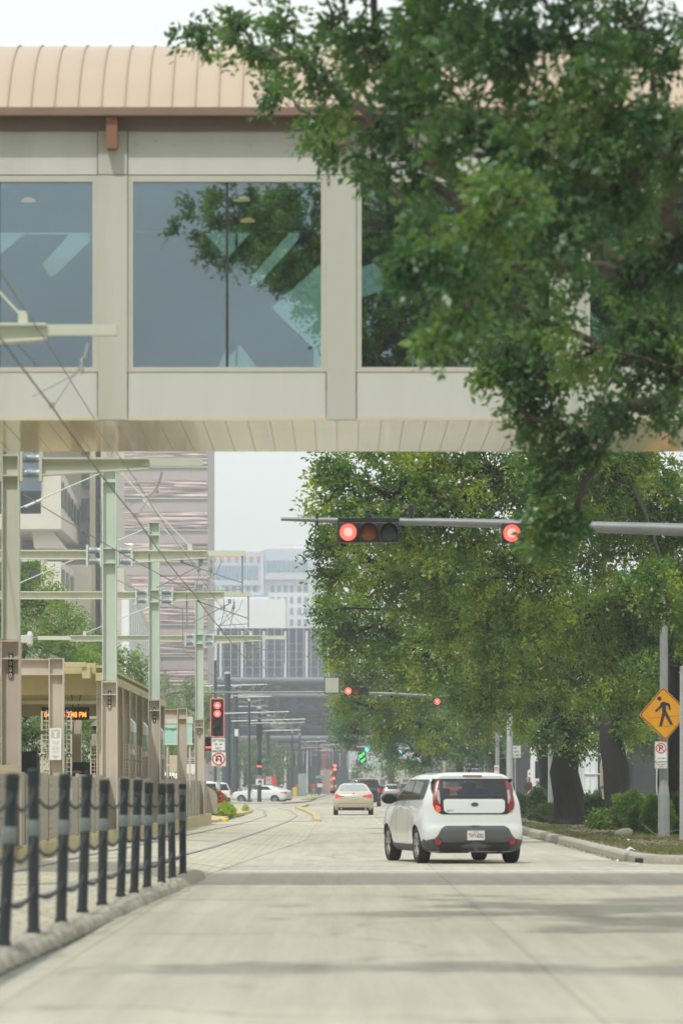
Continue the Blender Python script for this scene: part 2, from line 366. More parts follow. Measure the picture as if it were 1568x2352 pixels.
# road markings, laid on the road
b = MB()
def line(x0, x1, y0, y1, z=.005): b.quad((x0,y0,z),(x1,y0,z),(x1,y1,z),(x0,y1,z))
line(-1.9, 5.2, 62.0, 62.5); line(-1.9, 5.2, 66.6, 66.8); line(-1.0, 5.0, 108, 108.5); line(-1.2, 4.9, 113.5, 114); line(-.4,4.6,150,150.6)
for k in range(8): line(1.35, 1.46, 118+k*12, 121+k*12)
struct(b.build('road_markings', M['paint_line']))
# lumpy kerb that carries the bollards
b = MB()
def kx(d): return -2.62+(d-30)*.0175
d = 16.0
while d < 57.5:
    L = .66; x = kx(d); w = .145; h = .115+random.uniform(-.02, .02)
    prof = [(-w,-.02),(-w,h*.55),(-w*.7,h*.9),(0,h+.01),(w*.7,h*.9),(w,h*.5),(w*1.12,-.02)]
    secs = [(0,.2),(.05,.62),(.14,.92),(.33,1.05),(.5,.93),(.6,.62),(.65,.2)]
    base = len(b.v)
    for t, s in secs:
        for px_, pz_ in prof: b.v.append((x+px_*(.8+.2*s)+.0175*t, d+t, pz_*s))
    for i in range(len(secs)-1):
        for j in range(len(prof)-1): q = base+i*len(prof)+j; b.f.append((q, q+1, q+1+len(prof), q+len(prof)))
    d += L
struct(b.build('median_kerb', M['kerb'], smooth=2))
# low strip under it
struct(MB().box(-2.28,-2.27,58,66,-.02,.05).build('kerb_end', M['kerb']))
# platform slab with yellowish kerb face
b = MB()
def ex(d): return -5.0+(d-58)*.0054
b.add([(ex(40),40,-.02),(ex(40),40,.42),(ex(138),138,.40),(ex(138),138,-.02),(-14,40,-.02),(-14,40,.42),(-14,138,.40),(-14,138,-.02)],
      [(0,1,2,3),(1,5,6,2),(4,7,6,5),(3,2,6,7),(0,4,5,1)])
struct(b.build('platform', M['kerb_yellow'], bevel=.02))
# planter island after the platform
pts = [(-5.15,141),(-4.55,144),(-4.6,160),(-4.85,172),(-4.5,186),(-4.55,200),(-5.0,222),(-6.0,240),(-7.4,238),(-7.4,141)]
struct(MB().prism(pts, 'z', -.02, .14).build('planter_island', M['kerb_yellow'], bevel=.03))
tag(MB().prism(rpoly([(-4.75,149),(-4.35,149),(-4.35,151.5),(-4.75,151.5)],.1), 'z', 0, .13).build('kerb_block', M['yellow_paint'], bevel=.02), 'small yellow painted concrete block at the end of the platform kerb', 'kerb block')
pts = [(-1.05,150),(-.78,150),(-1.0,175),(-1.6,205),(-2.5,240),(-2.3,280),(-2.6,281),(-2.85,240),(-1.95,205),(-1.3,175)]
struct(MB().prism(pts, 'z', -.02, .12).build('separator_kerb', M['kerb_yellow'], bevel=.02))
pts = [(-7,300),(-4.5,296),(-3.2,320),(-2.7,350),(-3,420),(-2.2,520),(-2.5,700),(-14,700),(-14,320)]
struct(MB().prism(pts, 'z', -.02, .13).build('pavement', M['pavement'], bevel=.02))
pts = [(-3.6,352),(-2.75,360),(-2.5,430),(-3.4,430)]
struct(MB().prism(pts, 'z', .12, .17).build('grass_strip', M['leaf_lime']))
# right verge with rounded corner and kerb
arc = [(5.25,130),(5.2,100),(5.15,82),(5.15,72),(5.2,69.6),(5.4,68.3),(5.85,67.6),(7.2,67.2),(9,67.0),(60,67.0)]
arc = [(5.0,420),(5.1,300),(5.3,180)]+arc
poly = arc+[(60,420)]
struct(MB().prism(poly, 'z', -.02, .135).build('verge', M['soil']))
b = MB(); prof = [(-.0,-.02),(.0,.11),(.03,.145),(.09,.155),(.24,.155),(.26,.13)]
for i, (x, y) in enumerate(arc):
    a = Vector(arc[max(i-1,0)]); c = Vector(arc[min(i+1,len(arc)-1)]); t = (c-a).normalized(); nrm = Vector((-t.y, t.x))
    if nrm.x < 0 and i < 6: nrm = -nrm
    if i >= 6 and nrm.y < 0: nrm = -nrm
    for u, z in prof: b.v.append((x+nrm.x*(u-.02), y+nrm.y*(u-.02), z))
    if i:
        k = len(prof); n = len(b.v)-2*k
        for j in range(k-1): b.f.append((n+j, n+j+1, n+k+j+1, n+k+j))
struct(b.build('verge_kerb', M['kerb'], smooth=True))
struct(MB().quad((8,67.3,.141),(60,67.3,.141),(60,71.5,.141),(8,70.5,.141)).build('side_pavement', M['pavement']))
def blades(name, n, xr, yr, z, hgt, wid, m, seed, flat=False, mask=None):
    r = np.random.default_rng(seed); x = r.uniform(*xr, n); y = r.uniform(yr[0]**.5, yr[1]**.5, n)**2
    if mask is not None: k = mask(x, y); x, y = x[k], y[k]; n = len(x)
    th = r.uniform(0, 2*np.pi, n); h = r.uniform(.5, 1, n)*hgt; w = wid*r.uniform(.6, 1.3, n); ln = r.normal(0, .35, (n, 2))*h[:, None]
    v = np.zeros((n, 3, 3)); dx, dy = np.cos(th)*w, np.sin(th)*w
    v[:, 0] = np.stack([x-dx, y-dy, np.full(n, z)], 1); v[:, 1] = np.stack([x+dx, y+dy, np.full(n, z)], 1)
    if flat: v[:, 2] = np.stack([x+dy*2.2, y-dx*2.2, z+h], 1)
    else: v[:, 2] = np.stack([x+ln[:, 0], y+ln[:, 1], z+h], 1)
    me = bpy.data.meshes.new(name); me.vertices.add(3*n); me.loops.add(3*n); me.polygons.add(n)
    me.vertices.foreach_set('co', v.ravel()); me.loops.foreach_set('vertex_index', np.arange(3*n, dtype=np.int32)); me.polygons.foreach_set('loop_start', np.arange(0, 3*n, 3, dtype=np.int32))
    me.update(); me.materials.append(m); o = bpy.data.objects.new(name, me); COL.objects.link(o); return stuff(o)
M['grass_leaf'] = leafm('grass_leaf', (.065,.085,.025), (.125,.15,.04), (.25,.26,.08), .4)
M['litter'] = leafm('litter', (.06,.045,.025), (.14,.105,.06), (.34,.28,.18), .1)
def gm(x, y): s = np.sin(x*1.3+y*.11)+np.sin(y*.21+1)+np.cos(x*.6); return (y < 80) | (s > .1) | (x < 6.2)
blades('grass', 90000, (5.6,13), (69.5,150), .13, .075, .008, M['grass_leaf'], 3, mask=gm)
blades('leaf_litter', 16000, (5.3,13), (72,170), .137, .02, .035, M['litter'], 4, flat=True)
blades('kerb_debris', 1400, (4.95,5.22), (70,110), .003, .012, .016, M['litter'], 5, flat=True)

# ---------------------------------------------------------------- the pedestrian bridge
mk('bridge_conc', (.47,.475,.42), .75, var=.05, scale=1.6, stain=.5, stretch=(1.2,1,.12), bump=.1, bscale=30)
mk('bridge_panel', (.54,.55,.505), .7, var=.04, scale=1.6, stain=.5, stretch=(1.2,1,.10))
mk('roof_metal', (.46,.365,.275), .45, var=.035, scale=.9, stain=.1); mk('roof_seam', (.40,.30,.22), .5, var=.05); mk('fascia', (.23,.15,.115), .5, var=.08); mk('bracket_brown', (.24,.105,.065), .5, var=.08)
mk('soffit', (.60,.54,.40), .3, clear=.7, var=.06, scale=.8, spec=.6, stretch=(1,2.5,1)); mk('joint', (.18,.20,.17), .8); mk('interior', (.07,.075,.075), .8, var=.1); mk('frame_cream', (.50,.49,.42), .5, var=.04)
M['pane'] = glassm('pane', (.76,.87,.85), refl=.40, trans=.90); M['far_pane'] = glassm('far_pane', (.76,.90,.87), refl=.1, trans=.92)
S = 50/F
br = thing('pedestrian_bridge', 'cream concrete footbridge across the street with large windows under a rounded tan metal roof', 'footbridge', (0, 50, 0))
Y0, Y1 = 0.0, 4.7; XL, XR = -24.0, 24.0
zb, zs0, zw0, zw1, zj, zt = 6.04, 6.67, 6.71, 9.08, 9.17, 9.94
cols = [X(258.5, 50)+i*X(VX+525, 50) for i in range(-7, 9)]
hw = 33.5*S
b = MB(); b.box(XL, XR, Y0+.05, Y1, zb+.03, zb+.35); b.build('deck', M['bridge_conc'], br)
b = MB(); b.box(XL, XR, Y0+.02, Y1-.02, zb-.012, zb+.03)
b.build('soffit', M['soffit'], br)
b = MB(); x = XL
while x < XR: b.box(x-.004, x+.004, Y0+.03, Y1-.03, zb-.017, zb-.01); x += .285
mk('soffit_line', (.55,.50,.37), .7); b.build('soffit_joint', M['soffit_line'], br)
for side in (0, 1):
    yf = Y0 if side == 0 else Y1; sg = 1 if side == 0 else -1
    cb = MB(); jb = MB()
    for c in cols:
        cb = MB(); cb.box(c-hw, c+hw, min(yf, yf+sg*.3), max(yf, yf+sg*.3), zb-.004, zj-.012)
        cb.box(c-hw, c+hw, min(yf+sg*.004, yf+sg*.3), max(yf+sg*.004, yf+sg*.3), zj, zt); cb.build('pilaster', M['bridge_conc'], br)
    for c, c2 in zip(cols, cols[1:]):
        a, e = c+hw+.012, c2-hw-.012
        sb = MB(); ub = MB(); sb.box(a, e, min(yf+sg*.03, yf+sg*.25), max(yf+sg*.03, yf+sg*.25), zb-.002, zs0-.02)
        ub.box(a, e, min(yf+sg*.03, yf+sg*.25), max(yf+sg*.03, yf+sg*.25), zj, zt); sb.build('spandrel_panel', M['bridge_panel'], br); ub.build('header_panel', M['bridge_panel'], br)
    jb = MB(); jb.box(XL, XR, min(yf+sg*.06, yf+sg*.24), max(yf+sg*.06, yf+sg*.24), zb, zs0-.03); jb.box(XL, XR, min(yf+sg*.06, yf+sg*.24), max(yf+sg*.06, yf+sg*.24), zj-.02, zt-.01)
    jb.build('joint_backing', M['joint'], br)
    for c, c2 in zip(cols, cols[1:]):
        a, e = c+hw, c2-hw; fo = 13*S
        f = MB()
        y_a, y_b = sorted((yf+sg*.035, yf+sg*.14))
        f.box(a, e, y_a, y_b, zs0-.02, zw0); f.box(a, e, y_a, y_b, zw1, zj-.012)
        f.box(a, a+fo, y_a, y_b, zw0, zw1); f.box(e-fo, e, y_a, y_b, zw0, zw1)
        y_c, y_d = sorted((yf+sg*.02, yf+sg*.035)); f.box(a, e, y_c, y_d, zs0-.02, zs0+.012)
        wf = f.build('window', M['frame_cream'], br)
        y_a, y_b = sorted((yf+sg*.085, yf+sg*.093))
        MB().box(a+fo, e-fo, y_a, y_b, zw0, zw1).build('pane', M['pane' if side == 0 else 'far_pane'], wf)
        y_a, y_b = sorted((yf+sg*.062, yf+sg*.083)); mm = (a+e)/2
        MB().box(mm-.016, mm+.016, y_a, y_b, zw0, zw1).build('mullion', M['dark_housing'], wf)
# bolts on header band
bb = MB()
for k in range(10):
    x = X(305, 50)+k*.24+.05
    bb.lathe([(.014,0),(.014,.02)], 8, (x, Y0+.012, 9.55+(.045 if k % 2 else 0)), 'y')
bb.build('bolt', M['soffit_line'], br)
# interior: floor, ceiling, diagonal truss members, ceiling lamps
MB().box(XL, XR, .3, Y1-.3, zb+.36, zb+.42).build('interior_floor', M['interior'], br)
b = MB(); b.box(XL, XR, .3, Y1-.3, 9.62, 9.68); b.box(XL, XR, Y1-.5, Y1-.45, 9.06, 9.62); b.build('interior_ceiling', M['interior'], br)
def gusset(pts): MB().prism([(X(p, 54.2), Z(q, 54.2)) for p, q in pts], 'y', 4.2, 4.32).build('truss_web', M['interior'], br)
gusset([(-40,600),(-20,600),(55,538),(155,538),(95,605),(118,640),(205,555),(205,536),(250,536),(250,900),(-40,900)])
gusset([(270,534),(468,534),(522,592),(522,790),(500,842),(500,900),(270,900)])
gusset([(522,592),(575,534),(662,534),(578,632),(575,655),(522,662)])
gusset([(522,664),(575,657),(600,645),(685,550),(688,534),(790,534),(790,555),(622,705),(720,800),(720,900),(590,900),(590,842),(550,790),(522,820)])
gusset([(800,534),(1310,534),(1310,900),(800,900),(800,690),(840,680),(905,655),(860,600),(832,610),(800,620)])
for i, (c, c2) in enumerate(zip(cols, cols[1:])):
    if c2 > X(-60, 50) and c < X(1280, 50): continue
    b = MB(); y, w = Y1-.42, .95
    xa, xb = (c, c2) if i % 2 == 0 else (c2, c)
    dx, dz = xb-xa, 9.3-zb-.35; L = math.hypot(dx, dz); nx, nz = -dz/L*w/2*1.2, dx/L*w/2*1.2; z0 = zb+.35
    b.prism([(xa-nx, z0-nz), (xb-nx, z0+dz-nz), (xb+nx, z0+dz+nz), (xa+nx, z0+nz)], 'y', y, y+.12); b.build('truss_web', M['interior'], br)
for px, py in ((65,462),(557,460),(569,508),(955,460),(-300,465),(1290,460)):
    p = P(px, py, 51.6 if py < 500 else 53.4)
    o = MB().lathe([(.02,.05),(.05,.045),(.10,.015),(.10,0),(.0,0)], 16, (p.x, p.y-50, p.z)).build('ceiling_lamp', emis('lamp_glow', (1,.62,.25), .9, (.4,.3,.2)), br, smooth=True)
# barrel roof
b = MB(); n = 28; yc = Y1/2; ra, rb_ = 2.6, 1.33; ze = 9.975
Ra = (ra*ra+1.21**2)/(2*1.21); tm_ = math.asin(ra/Ra)
def roofp(t, o=0): a = tm_*(2*t/math.pi-1); return (yc+(Ra+o)*math.sin(a), ze+1.21-Ra+(Ra+o)*math.cos(a))
pr = [roofp(math.pi*i/n) for i in range(n+1)]; pi_ = [roofp(math.pi*i/n, -.05) for i in range(n, -1, -1)]
b.prism(pr+pi_, 'x', XL-.5, XR+.5); b.build('roof', M['roof_metal'], br, smooth=True)
b = MB(); x = X(20, 49.3)-.295*80
while x < XR:
    ps = [(x, *roofp(math.pi*i/n, .012)) for i in range(n+1)]; b.tube(ps, .013, 5, cap=True); x += .298
b.build('roof_seam', M['roof_seam'], br, smooth=True)
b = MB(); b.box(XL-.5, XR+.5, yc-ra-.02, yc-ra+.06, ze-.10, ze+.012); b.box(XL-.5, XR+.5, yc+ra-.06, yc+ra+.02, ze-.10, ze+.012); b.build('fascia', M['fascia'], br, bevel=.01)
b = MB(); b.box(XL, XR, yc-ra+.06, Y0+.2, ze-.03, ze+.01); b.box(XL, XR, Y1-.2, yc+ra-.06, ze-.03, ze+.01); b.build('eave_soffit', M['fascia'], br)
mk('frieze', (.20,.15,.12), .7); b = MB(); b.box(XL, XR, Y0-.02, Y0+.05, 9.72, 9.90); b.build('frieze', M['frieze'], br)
for c in cols:
    MB().prism(rpoly([(c-.07, 9.47), (c+.07, 9.47), (c+.07, 9.88), (c-.07, 9.88)], .02), 'y', yc-ra+.05, Y0-.021).build('bracket', M['bracket_brown'], br)
# bridge towers far to each side carry it (out of frame)
for sx, lab in ((-1, 'cream stair tower carrying the footbridge beside the tram platform'), (1, 'cream stair tower carrying the footbridge beyond the oak trees')):
    t = thing('stair_tower', lab, 'tower', (sx*27, 52, 0)); MB().box(-3,3,-3.2,3.2,0,12.2).build('wall', M['bridge_conc'], t, bevel=.03)
    MB().box(-3.3,3.3,-3.5,3.5,12.2,12.6).build('roof', M['roof_metal'], t, bevel=.03)
# ---------------------------------------------------------------- trees and shrubs
def leaf_mesh(name, C, Rr, K, L, size, m, parent=None, seed=0, center=None, droop=.15, ratio=.48, spread=.5):
    r = np.random.default_rng(seed); C = np.asarray(C, float); N = len(C); Rr = np.broadcast_to(np.asarray(Rr, float), (N,))
    tw = r.normal(size=(N, K, 3))
    if center is not None:
        o = C-np.asarray(center, float); o /= np.maximum(np.linalg.norm(o, axis=1, keepdims=True), .3); tw += o[:, None, :]*1.0
    tw /= np.linalg.norm(tw, axis=2, keepdims=True); tw[..., 2] -= droop
    t = (np.arange(L)+.6+r.uniform(-.3, .3, (N, K, L)))/L
    p = C[:, None, None, :]+tw[:, :, None, :]*t[..., None]*Rr[:, None, None, None]
    p[..., 2] -= droop*.6*(t**2)*Rr[:, None, None]
    p += r.normal(size=p.shape)*Rr[:, None, None, None]*.07
    d = tw[:, :, None, :]*.7+r.normal(size=p.shape)*spread*1.1; d /= np.linalg.norm(d, axis=-1, keepdims=True)
    q = r.normal(size=p.shape); s = np.cross(d, q); s /= np.maximum(np.linalg.norm(s, axis=-1, keepdims=True), 1e-6)
    up = np.cross(s, d)
    sz = size*r.uniform(.65, 1.25, p.shape[:-1])[..., None]
    a = p; e = p+d*sz-up*sz*.08; mid = p+d*sz*.48; l = mid+s*sz*ratio*.5+up*sz*.07; rr = mid-s*sz*ratio*.5+up*sz*.07
    V = np.stack([a, l, e, rr], axis=-2).reshape(-1, 3); n = len(V)//4
    me = bpy.data.meshes.new(name); me.vertices.add(4*n); me.loops.add(4*n); me.polygons.add(n)
    me.vertices.foreach_set('co', V.astype(np.float32).ravel()); me.loops.foreach_set('vertex_index', np.arange(4*n, dtype=np.int32))
    me.polygons.foreach_set('loop_start', np.arange(0, 4*n, 4, dtype=np.int32)); me.update(); me.materials.append(m)
    o = bpy.data.objects.new(name, me); COL.objects.link(o)
    if parent: o.parent = parent
    return o
def bez(a, b_, bend, k=7):
    a, b_ = Vector(a), Vector(b_); m_ = (a+b_)/2+Vector(bend); return [a*(1-t)**2+m_*2*t*(1-t)+b_*t*t for t in [i/(k-1) for i in range(k)]]
def wob(ps, amt):
    return [p if i in (0,) else p+Vector((random.uniform(-1,1), random.uniform(-1,1), random.uniform(-1,1)))*amt for i, p in enumerate(ps)]
def tree(label, base, r0, lobes, fork, leafsize, lai, clump=.42, K=7, L=8, m='leaf', bark='bark', group=None, seed=1, twigs=True, name='live_oak', lean=(0,0,0), category='tree'):
    """lobes: (x, y, z, r) spheres of foliage in world space"""
    random.seed(seed); r = np.random.default_rng(seed)
    root = thing(name, label, category, base, 0, group); B = Vector(base); fk = Vector(fork)
    tb = MB()
    tp = [(0,0,-.1)]+[tuple((fk-B)*t+Vector(lean)*math.sin(math.pi*t)+Vector((math.sin(seed*3+t*7),math.cos(seed+t*6),0))*r0*.28*math.sin(math.pi*t)) for t in (.04,.12,.3,.5,.7,.85,1)]
    tb.tube(tp, [r0*1.5, r0*1.28, r0*1.08, r0, r0*.93, r0*.88, r0*.86, r0*.7], 18, rough=.13)
    cl = []; rr = []
    # limbs branch from one another: every lobe hangs on the nearest limb already grown
    nodes = [fk]; par = [-1]; plen = [0.0]; order = sorted(range(len(lobes)), key=lambda i: (Vector(lobes[i][:3])-fk).length)
    for i in order:
        c = Vector(lobes[i][:3]); best = min(range(len(nodes)), key=lambda j: (nodes[j]-c).length+.35*plen[j])
        nodes.append(c); par.append(best); plen.append(plen[best]+(nodes[best]-c).length)
    wt = [0]*len(nodes)
    for k in range(len(nodes)-1, 0, -1):
        wt[k] += 1; wt[par[k]] += wt[k]
    W0 = max(wt[0], 1); segs = []
    for k in range(1, len(nodes)):
        a_, c = nodes[par[k]], nodes[k]; dist = (c-a_).length
        ps = wob(bez(a_-B, c-B, (random.uniform(-.12,.12)*dist, random.uniform(-.12,.12)*dist, (.45 if c.z < fk.z+.2 else random.uniform(.02,.16))*dist), 8), .035*dist**.5)
        r1 = r0*.6*(wt[k]/W0)**.62; r2 = r0*.6*(max(wt[k]-1,.25)/W0)**.62*.9
        tb.tube(ps, [max(.012, r1+(r2-r1)*i/7) for i in range(8)], 8, rough=.1); segs.append(ps)
    for li, oi in enumerate(order):
        (x, y, z, rad) = lobes[oi]; ps = segs[li]
        leafA = leafsize**2*.42*.5*.95
        nl = lai*math.pi*rad*rad/leafA*.75; nc = max(6, int(nl/(K*L)))
        u = r.normal(size=(nc, 3)); u /= np.linalg.norm(u, axis=1, keepdims=True)
        q = r.uniform(.25, 1.0, nc)**.5*rad*np.clip(r.normal(1, .14, nc), .6, 1.35)
        pp = np.array([x, y, z])+u*q[:, None]*np.array([1, 1, .85])
        pp = pp[pp[:, 2] > 1.9] if name == 'live_oak' else pp
        cl.append(pp); rr.append(np.full(len(pp), clump)*r.uniform(.7, 1.3, len(pp)))
        if twigs:
            for k in range(0, len(pp), 3 if rad < 3 else 6):
                e = Vector(pp[k]); s0 = ps[random.choice((5,6,7,7))]+B
                w = wob(bez(s0-B, e-B, (0,0,.12*(e-s0).length), 4), .03); tb.tube(w, [.022,.016,.011,.006], 3, cap=False)
    tb.build('trunk', M[bark], root, smooth=2)
    C = np.concatenate(cl)-np.array(base); ce = np.mean(C, 0)
    leaf_mesh('crown', C, np.concatenate(rr), K, L, leafsize, M[m], root, seed, ce)
    return root
def lobe(px, py, rpx, d): p = P(px, py, d); return (p.x, p.y, p.z, rpx*d/F)
OAKG = None
# the oak in front of the footbridge: its trunk stands outside the frame, its limbs reach over the road
near = [(470,70,50,42),(545,55,70,41),(600,120,60,41),(650,40,80,40),(700,150,85,40),(640,205,40,43),(760,70,90,38),(790,230,85,40),(735,285,45,43),(760,330,40,43),(870,120,110,37),(880,320,90,39),
 (850,395,45,42),(950,400,80,37),(960,220,110,36),(1000,60,120,35),(1090,330,120,35),(1130,130,130,34),(1010,500,90,34),(960,600,75,33),(905,590,35,32),(1060,600,95,33),(1150,480,120,33),(1260,300,140,34),(1300,90,140,34),
 (1050,720,55,34),(1010,760,28,34),(1160,640,90,35),(1260,480,130,34),(1400,260,150,35),(1460,60,140,36),(1400,450,130,35),(1540,330,130,36),(1300,620,80,37),(1540,560,110,38),(1430,620,60,38),
 (1100,850,55,43),(1160,800,70,43),(1240,740,70,42),(1180,900,55,43),(1250,870,75,43),(1210,960,42,43),(1270,980,55,43),(1290,1060,45,43),(1250,1110,38,43),(1235,1180,45,43),(1215,1250,24,43),(1340,1020,45,43),(1370,940,45,42),
 (1340,800,80,41),(1430,830,70,42),(1500,760,80,42),(1460,700,50,42),(1550,850,70,42),(1540,930,45,43),(1440,930,25,43)]
near = [q for q in near if q not in ((905,590,35,32),(960,600,75,33),(1050,720,55,34),(1100,850,55,43),(1250,1110,38,43),(1235,1180,45,43),(1215,1250,24,43))]
near = [(x, y, max(14, r_-20) if (x+r_ < 1130 and y > 150) or (x < 1000) else r_+6, d) for x, y, r_, d in near]+[(1000,590,45,33),(940,600,18,33),(1075,700,32,34),(1130,850,28,43),(1270,1105,26,43),(1262,1170,28,43),(1245,1225,16,43),(1285,1215,26,43),(1320,1180,24,43)]
lob = [lobe(*q) for q in near]
extra = [(1.0,39,8.7,.75),(1.5,38,9.7,.8),(.7,38.5,9.5,.6),(7.8,38.5,6.4,1.1),(9.3,38,6.0,1.1),(8.6,36.5,7.0,1.2),(6.2,38,6.2,1.2),(7.4,36,7.5,1.5),(5.6,36,10.8,1.6),(3.2,37,10.6,1.5),(.8,37,10.4,1.3),(-.6,38,10.2,.9),(2.0,40,11.6,1.4),(4.4,41,11.8,1.6),(7.5,40,10.5,1.7),(8.8,38,8.2,1.6),(6.5,33,9.2,1.6),(9.5,34,9.5,1.7),(8,42,12.3,1.6),(3.8,33.5,9.6,1.3),(2.2,29,9.6,1.2),(4.6,28,10.0,1.4),(6.8,30,9.8,1.5),(3.4,31.5,10.6,1.2),(.6,33,10.6,1.0),(8.6,29,9.4,1.6),(5.8,26,10.6,1.2),(-1.7,35,10.7,.95),(-.7,35.5,10.0,.7),(.3,36,9.9,.8),(-2.6,24.3,8.0,.85),(-.9,24.6,8.0,.9),(.8,24,8.0,.9),(2.6,24.5,8.05,.95),(4.4,24,8.1,1.0),(6.2,24.5,8.2,1.0)]  # mostly unseen crown lobes, added to shade the road and mirror in the windows
tree('big live oak whose leafy limbs hang in front of the footbridge windows', (8.6,38.5,.15), .5, lob+extra, (7.0,38.2,3.9), .10, 4.3, clump=.25, K=7, L=8, m='leaf', seed=5)
# heavy limb of that oak is part of its trunk mesh; now the row behind the footbridge
A = [(1450,1150,150,95),(1300,1230,150,95),(1500,1380,140,100),(1350,1430,140,100),(1180,1330,140,92),(1040,1200,120,90),(900,1150,100,90),(800,1100,50,90),(770,1060,35,90),(1120,1090,120,90),(980,1060,90,90),(1250,1080,110,92),(1400,1060,120,92),(1550,1230,120,95),(900,1000,90,92),(1200,900,160,94),(1450,850,170,95),(1050,850,120,94),(1535,1390,50,88),(1500,1330,60,88),(740,1160,30,90),(745,1095,26,90)]
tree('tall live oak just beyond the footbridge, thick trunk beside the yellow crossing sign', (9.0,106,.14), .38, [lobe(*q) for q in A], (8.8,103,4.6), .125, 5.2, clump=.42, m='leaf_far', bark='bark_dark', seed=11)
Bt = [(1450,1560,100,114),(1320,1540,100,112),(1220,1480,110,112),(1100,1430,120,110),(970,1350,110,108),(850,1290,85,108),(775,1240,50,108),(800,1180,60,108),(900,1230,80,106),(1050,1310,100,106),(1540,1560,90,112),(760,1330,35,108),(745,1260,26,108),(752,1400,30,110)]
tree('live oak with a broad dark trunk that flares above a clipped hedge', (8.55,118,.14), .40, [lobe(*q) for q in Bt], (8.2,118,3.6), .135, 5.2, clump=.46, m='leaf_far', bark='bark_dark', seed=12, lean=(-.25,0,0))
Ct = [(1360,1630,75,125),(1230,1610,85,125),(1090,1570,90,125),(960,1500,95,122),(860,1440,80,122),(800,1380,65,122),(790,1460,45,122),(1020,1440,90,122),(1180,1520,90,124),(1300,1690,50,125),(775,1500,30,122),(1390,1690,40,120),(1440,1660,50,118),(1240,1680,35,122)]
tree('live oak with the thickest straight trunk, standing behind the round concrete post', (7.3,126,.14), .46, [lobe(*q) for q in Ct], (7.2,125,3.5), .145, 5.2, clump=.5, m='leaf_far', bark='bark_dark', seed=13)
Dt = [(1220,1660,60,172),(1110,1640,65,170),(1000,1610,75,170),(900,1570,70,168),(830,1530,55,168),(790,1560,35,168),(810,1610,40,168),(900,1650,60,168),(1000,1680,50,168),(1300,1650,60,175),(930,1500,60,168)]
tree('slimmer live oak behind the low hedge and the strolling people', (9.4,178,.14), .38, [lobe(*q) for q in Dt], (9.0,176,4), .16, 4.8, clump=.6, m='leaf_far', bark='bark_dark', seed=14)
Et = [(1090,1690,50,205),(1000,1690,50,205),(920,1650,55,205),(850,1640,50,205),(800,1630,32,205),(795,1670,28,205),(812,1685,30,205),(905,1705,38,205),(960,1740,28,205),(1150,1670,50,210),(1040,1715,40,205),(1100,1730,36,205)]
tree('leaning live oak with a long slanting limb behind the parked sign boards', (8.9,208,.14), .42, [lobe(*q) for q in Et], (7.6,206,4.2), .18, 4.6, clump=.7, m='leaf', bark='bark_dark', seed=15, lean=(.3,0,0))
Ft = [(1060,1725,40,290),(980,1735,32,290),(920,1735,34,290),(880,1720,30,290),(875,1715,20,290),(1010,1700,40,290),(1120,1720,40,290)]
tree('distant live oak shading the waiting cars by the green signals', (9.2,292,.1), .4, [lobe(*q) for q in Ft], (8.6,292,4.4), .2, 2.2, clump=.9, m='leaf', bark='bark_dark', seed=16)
Gt = [(900,1755,22,480),(930,1765,18,480),(870,1765,16,480),(955,1775,14,480),(900,1775,18,480)]
tree('hazy round-topped tree far down the street above the queue of cars', (6.2,485,.1), .4, [lobe(*q) for q in Gt], (6.2,484,3), .3, 2.2, clump=1.1, m='leaf_far', seed=17, twigs=False)
tree('thin yellow-green tree beside the far red pier of the dark building', (1.9,520,.1), .2, [lobe(*q) for q in ((822,1755,10,520),(832,1770,12,520),(818,1778,8,520),(826,1790,8,520))], (2.1,520,2.4), .3, 2.0, clump=.8, m='leaf_left', seed=18, twigs=False)
for k, (x, d, lab) in enumerate(((14.5,132,'shady oak of the second row behind the clipped hedges'),(15.5,165,'second-row oak filling the gap behind the flaring trunk'),(14.5,215,'darkest second-row oak far behind the thickest trunk'))):
    tree(lab, (x,d,.14), .35, [(x,d,6,2.4),(x-2.6,d-1,5,2.0),(x+2.6,d,5.4,2.2),(x-3.6,d+1,7.2,2.0),(x,d,9,2.4),(x+2.5,d+1,8.2,2.0),(x-1.5,d-1,3.6,1.3),(x+1.8,d,3.4,1.4)], (x,d,3.2), .16, 3.0, clump=.7, m='leaf', bark='bark_dark', seed=80+k)
# trees behind the platform
LT = [('tall bright green tree behind the platform canopy beneath the concrete building', (-16.5,152,0), .35, [(60,1340,60,150),(20,1400,80,150),(110,1390,55,150),(140,1450,70,148),(60,1480,80,148),(-30,1480,80,150),(0,1350,60,150),(160,1520,50,148),(60,1570,70,150),(-60,1400,80,150)], (-14.5,150,4.5), .12),
 ('lower green tree between the two tall mint tram masts', (-11.6,178,0), .3, [(230,1500,50,178),(200,1540,60,176),(290,1530,45,178),(320,1520,25,178),(260,1580,60,176),(180,1480,40,178),(330,1570,30,178)], (-10.6,178,3.4), .14),
 ('dark leafy tree whose branches fill the view beneath the platform canopy', (-12.5,132,0), .3, [(60,1650,60,130),(110,1690,60,130),(30,1700,60,130),(170,1700,60,130),(225,1690,50,130),(-20,1650,60,130),(150,1760,40,130),(205,1760,40,130),(20,1620,40,130),(190,1640,40,130)], (-11.8,131,1.6), .11),
 ('small green tree behind the hospital sign beside the rear tram mast', (-11.5,262,0), .3, [(395,1650,35,262),(430,1660,35,262),(365,1640,35,262),(420,1700,35,262),(455,1700,25,262),(385,1715,30,262)], (-11.2,262,3), .17),
 ('wide light green tree far beyond the platform under the dark street building', (-14.3,330,0), .35, [(380,1600,35,330),(420,1590,32,330),(460,1600,35,330),(495,1615,30,330),(345,1600,35,330),(440,1630,40,330),(480,1650,35,330)], (-12.8,330,4.5), .22)]
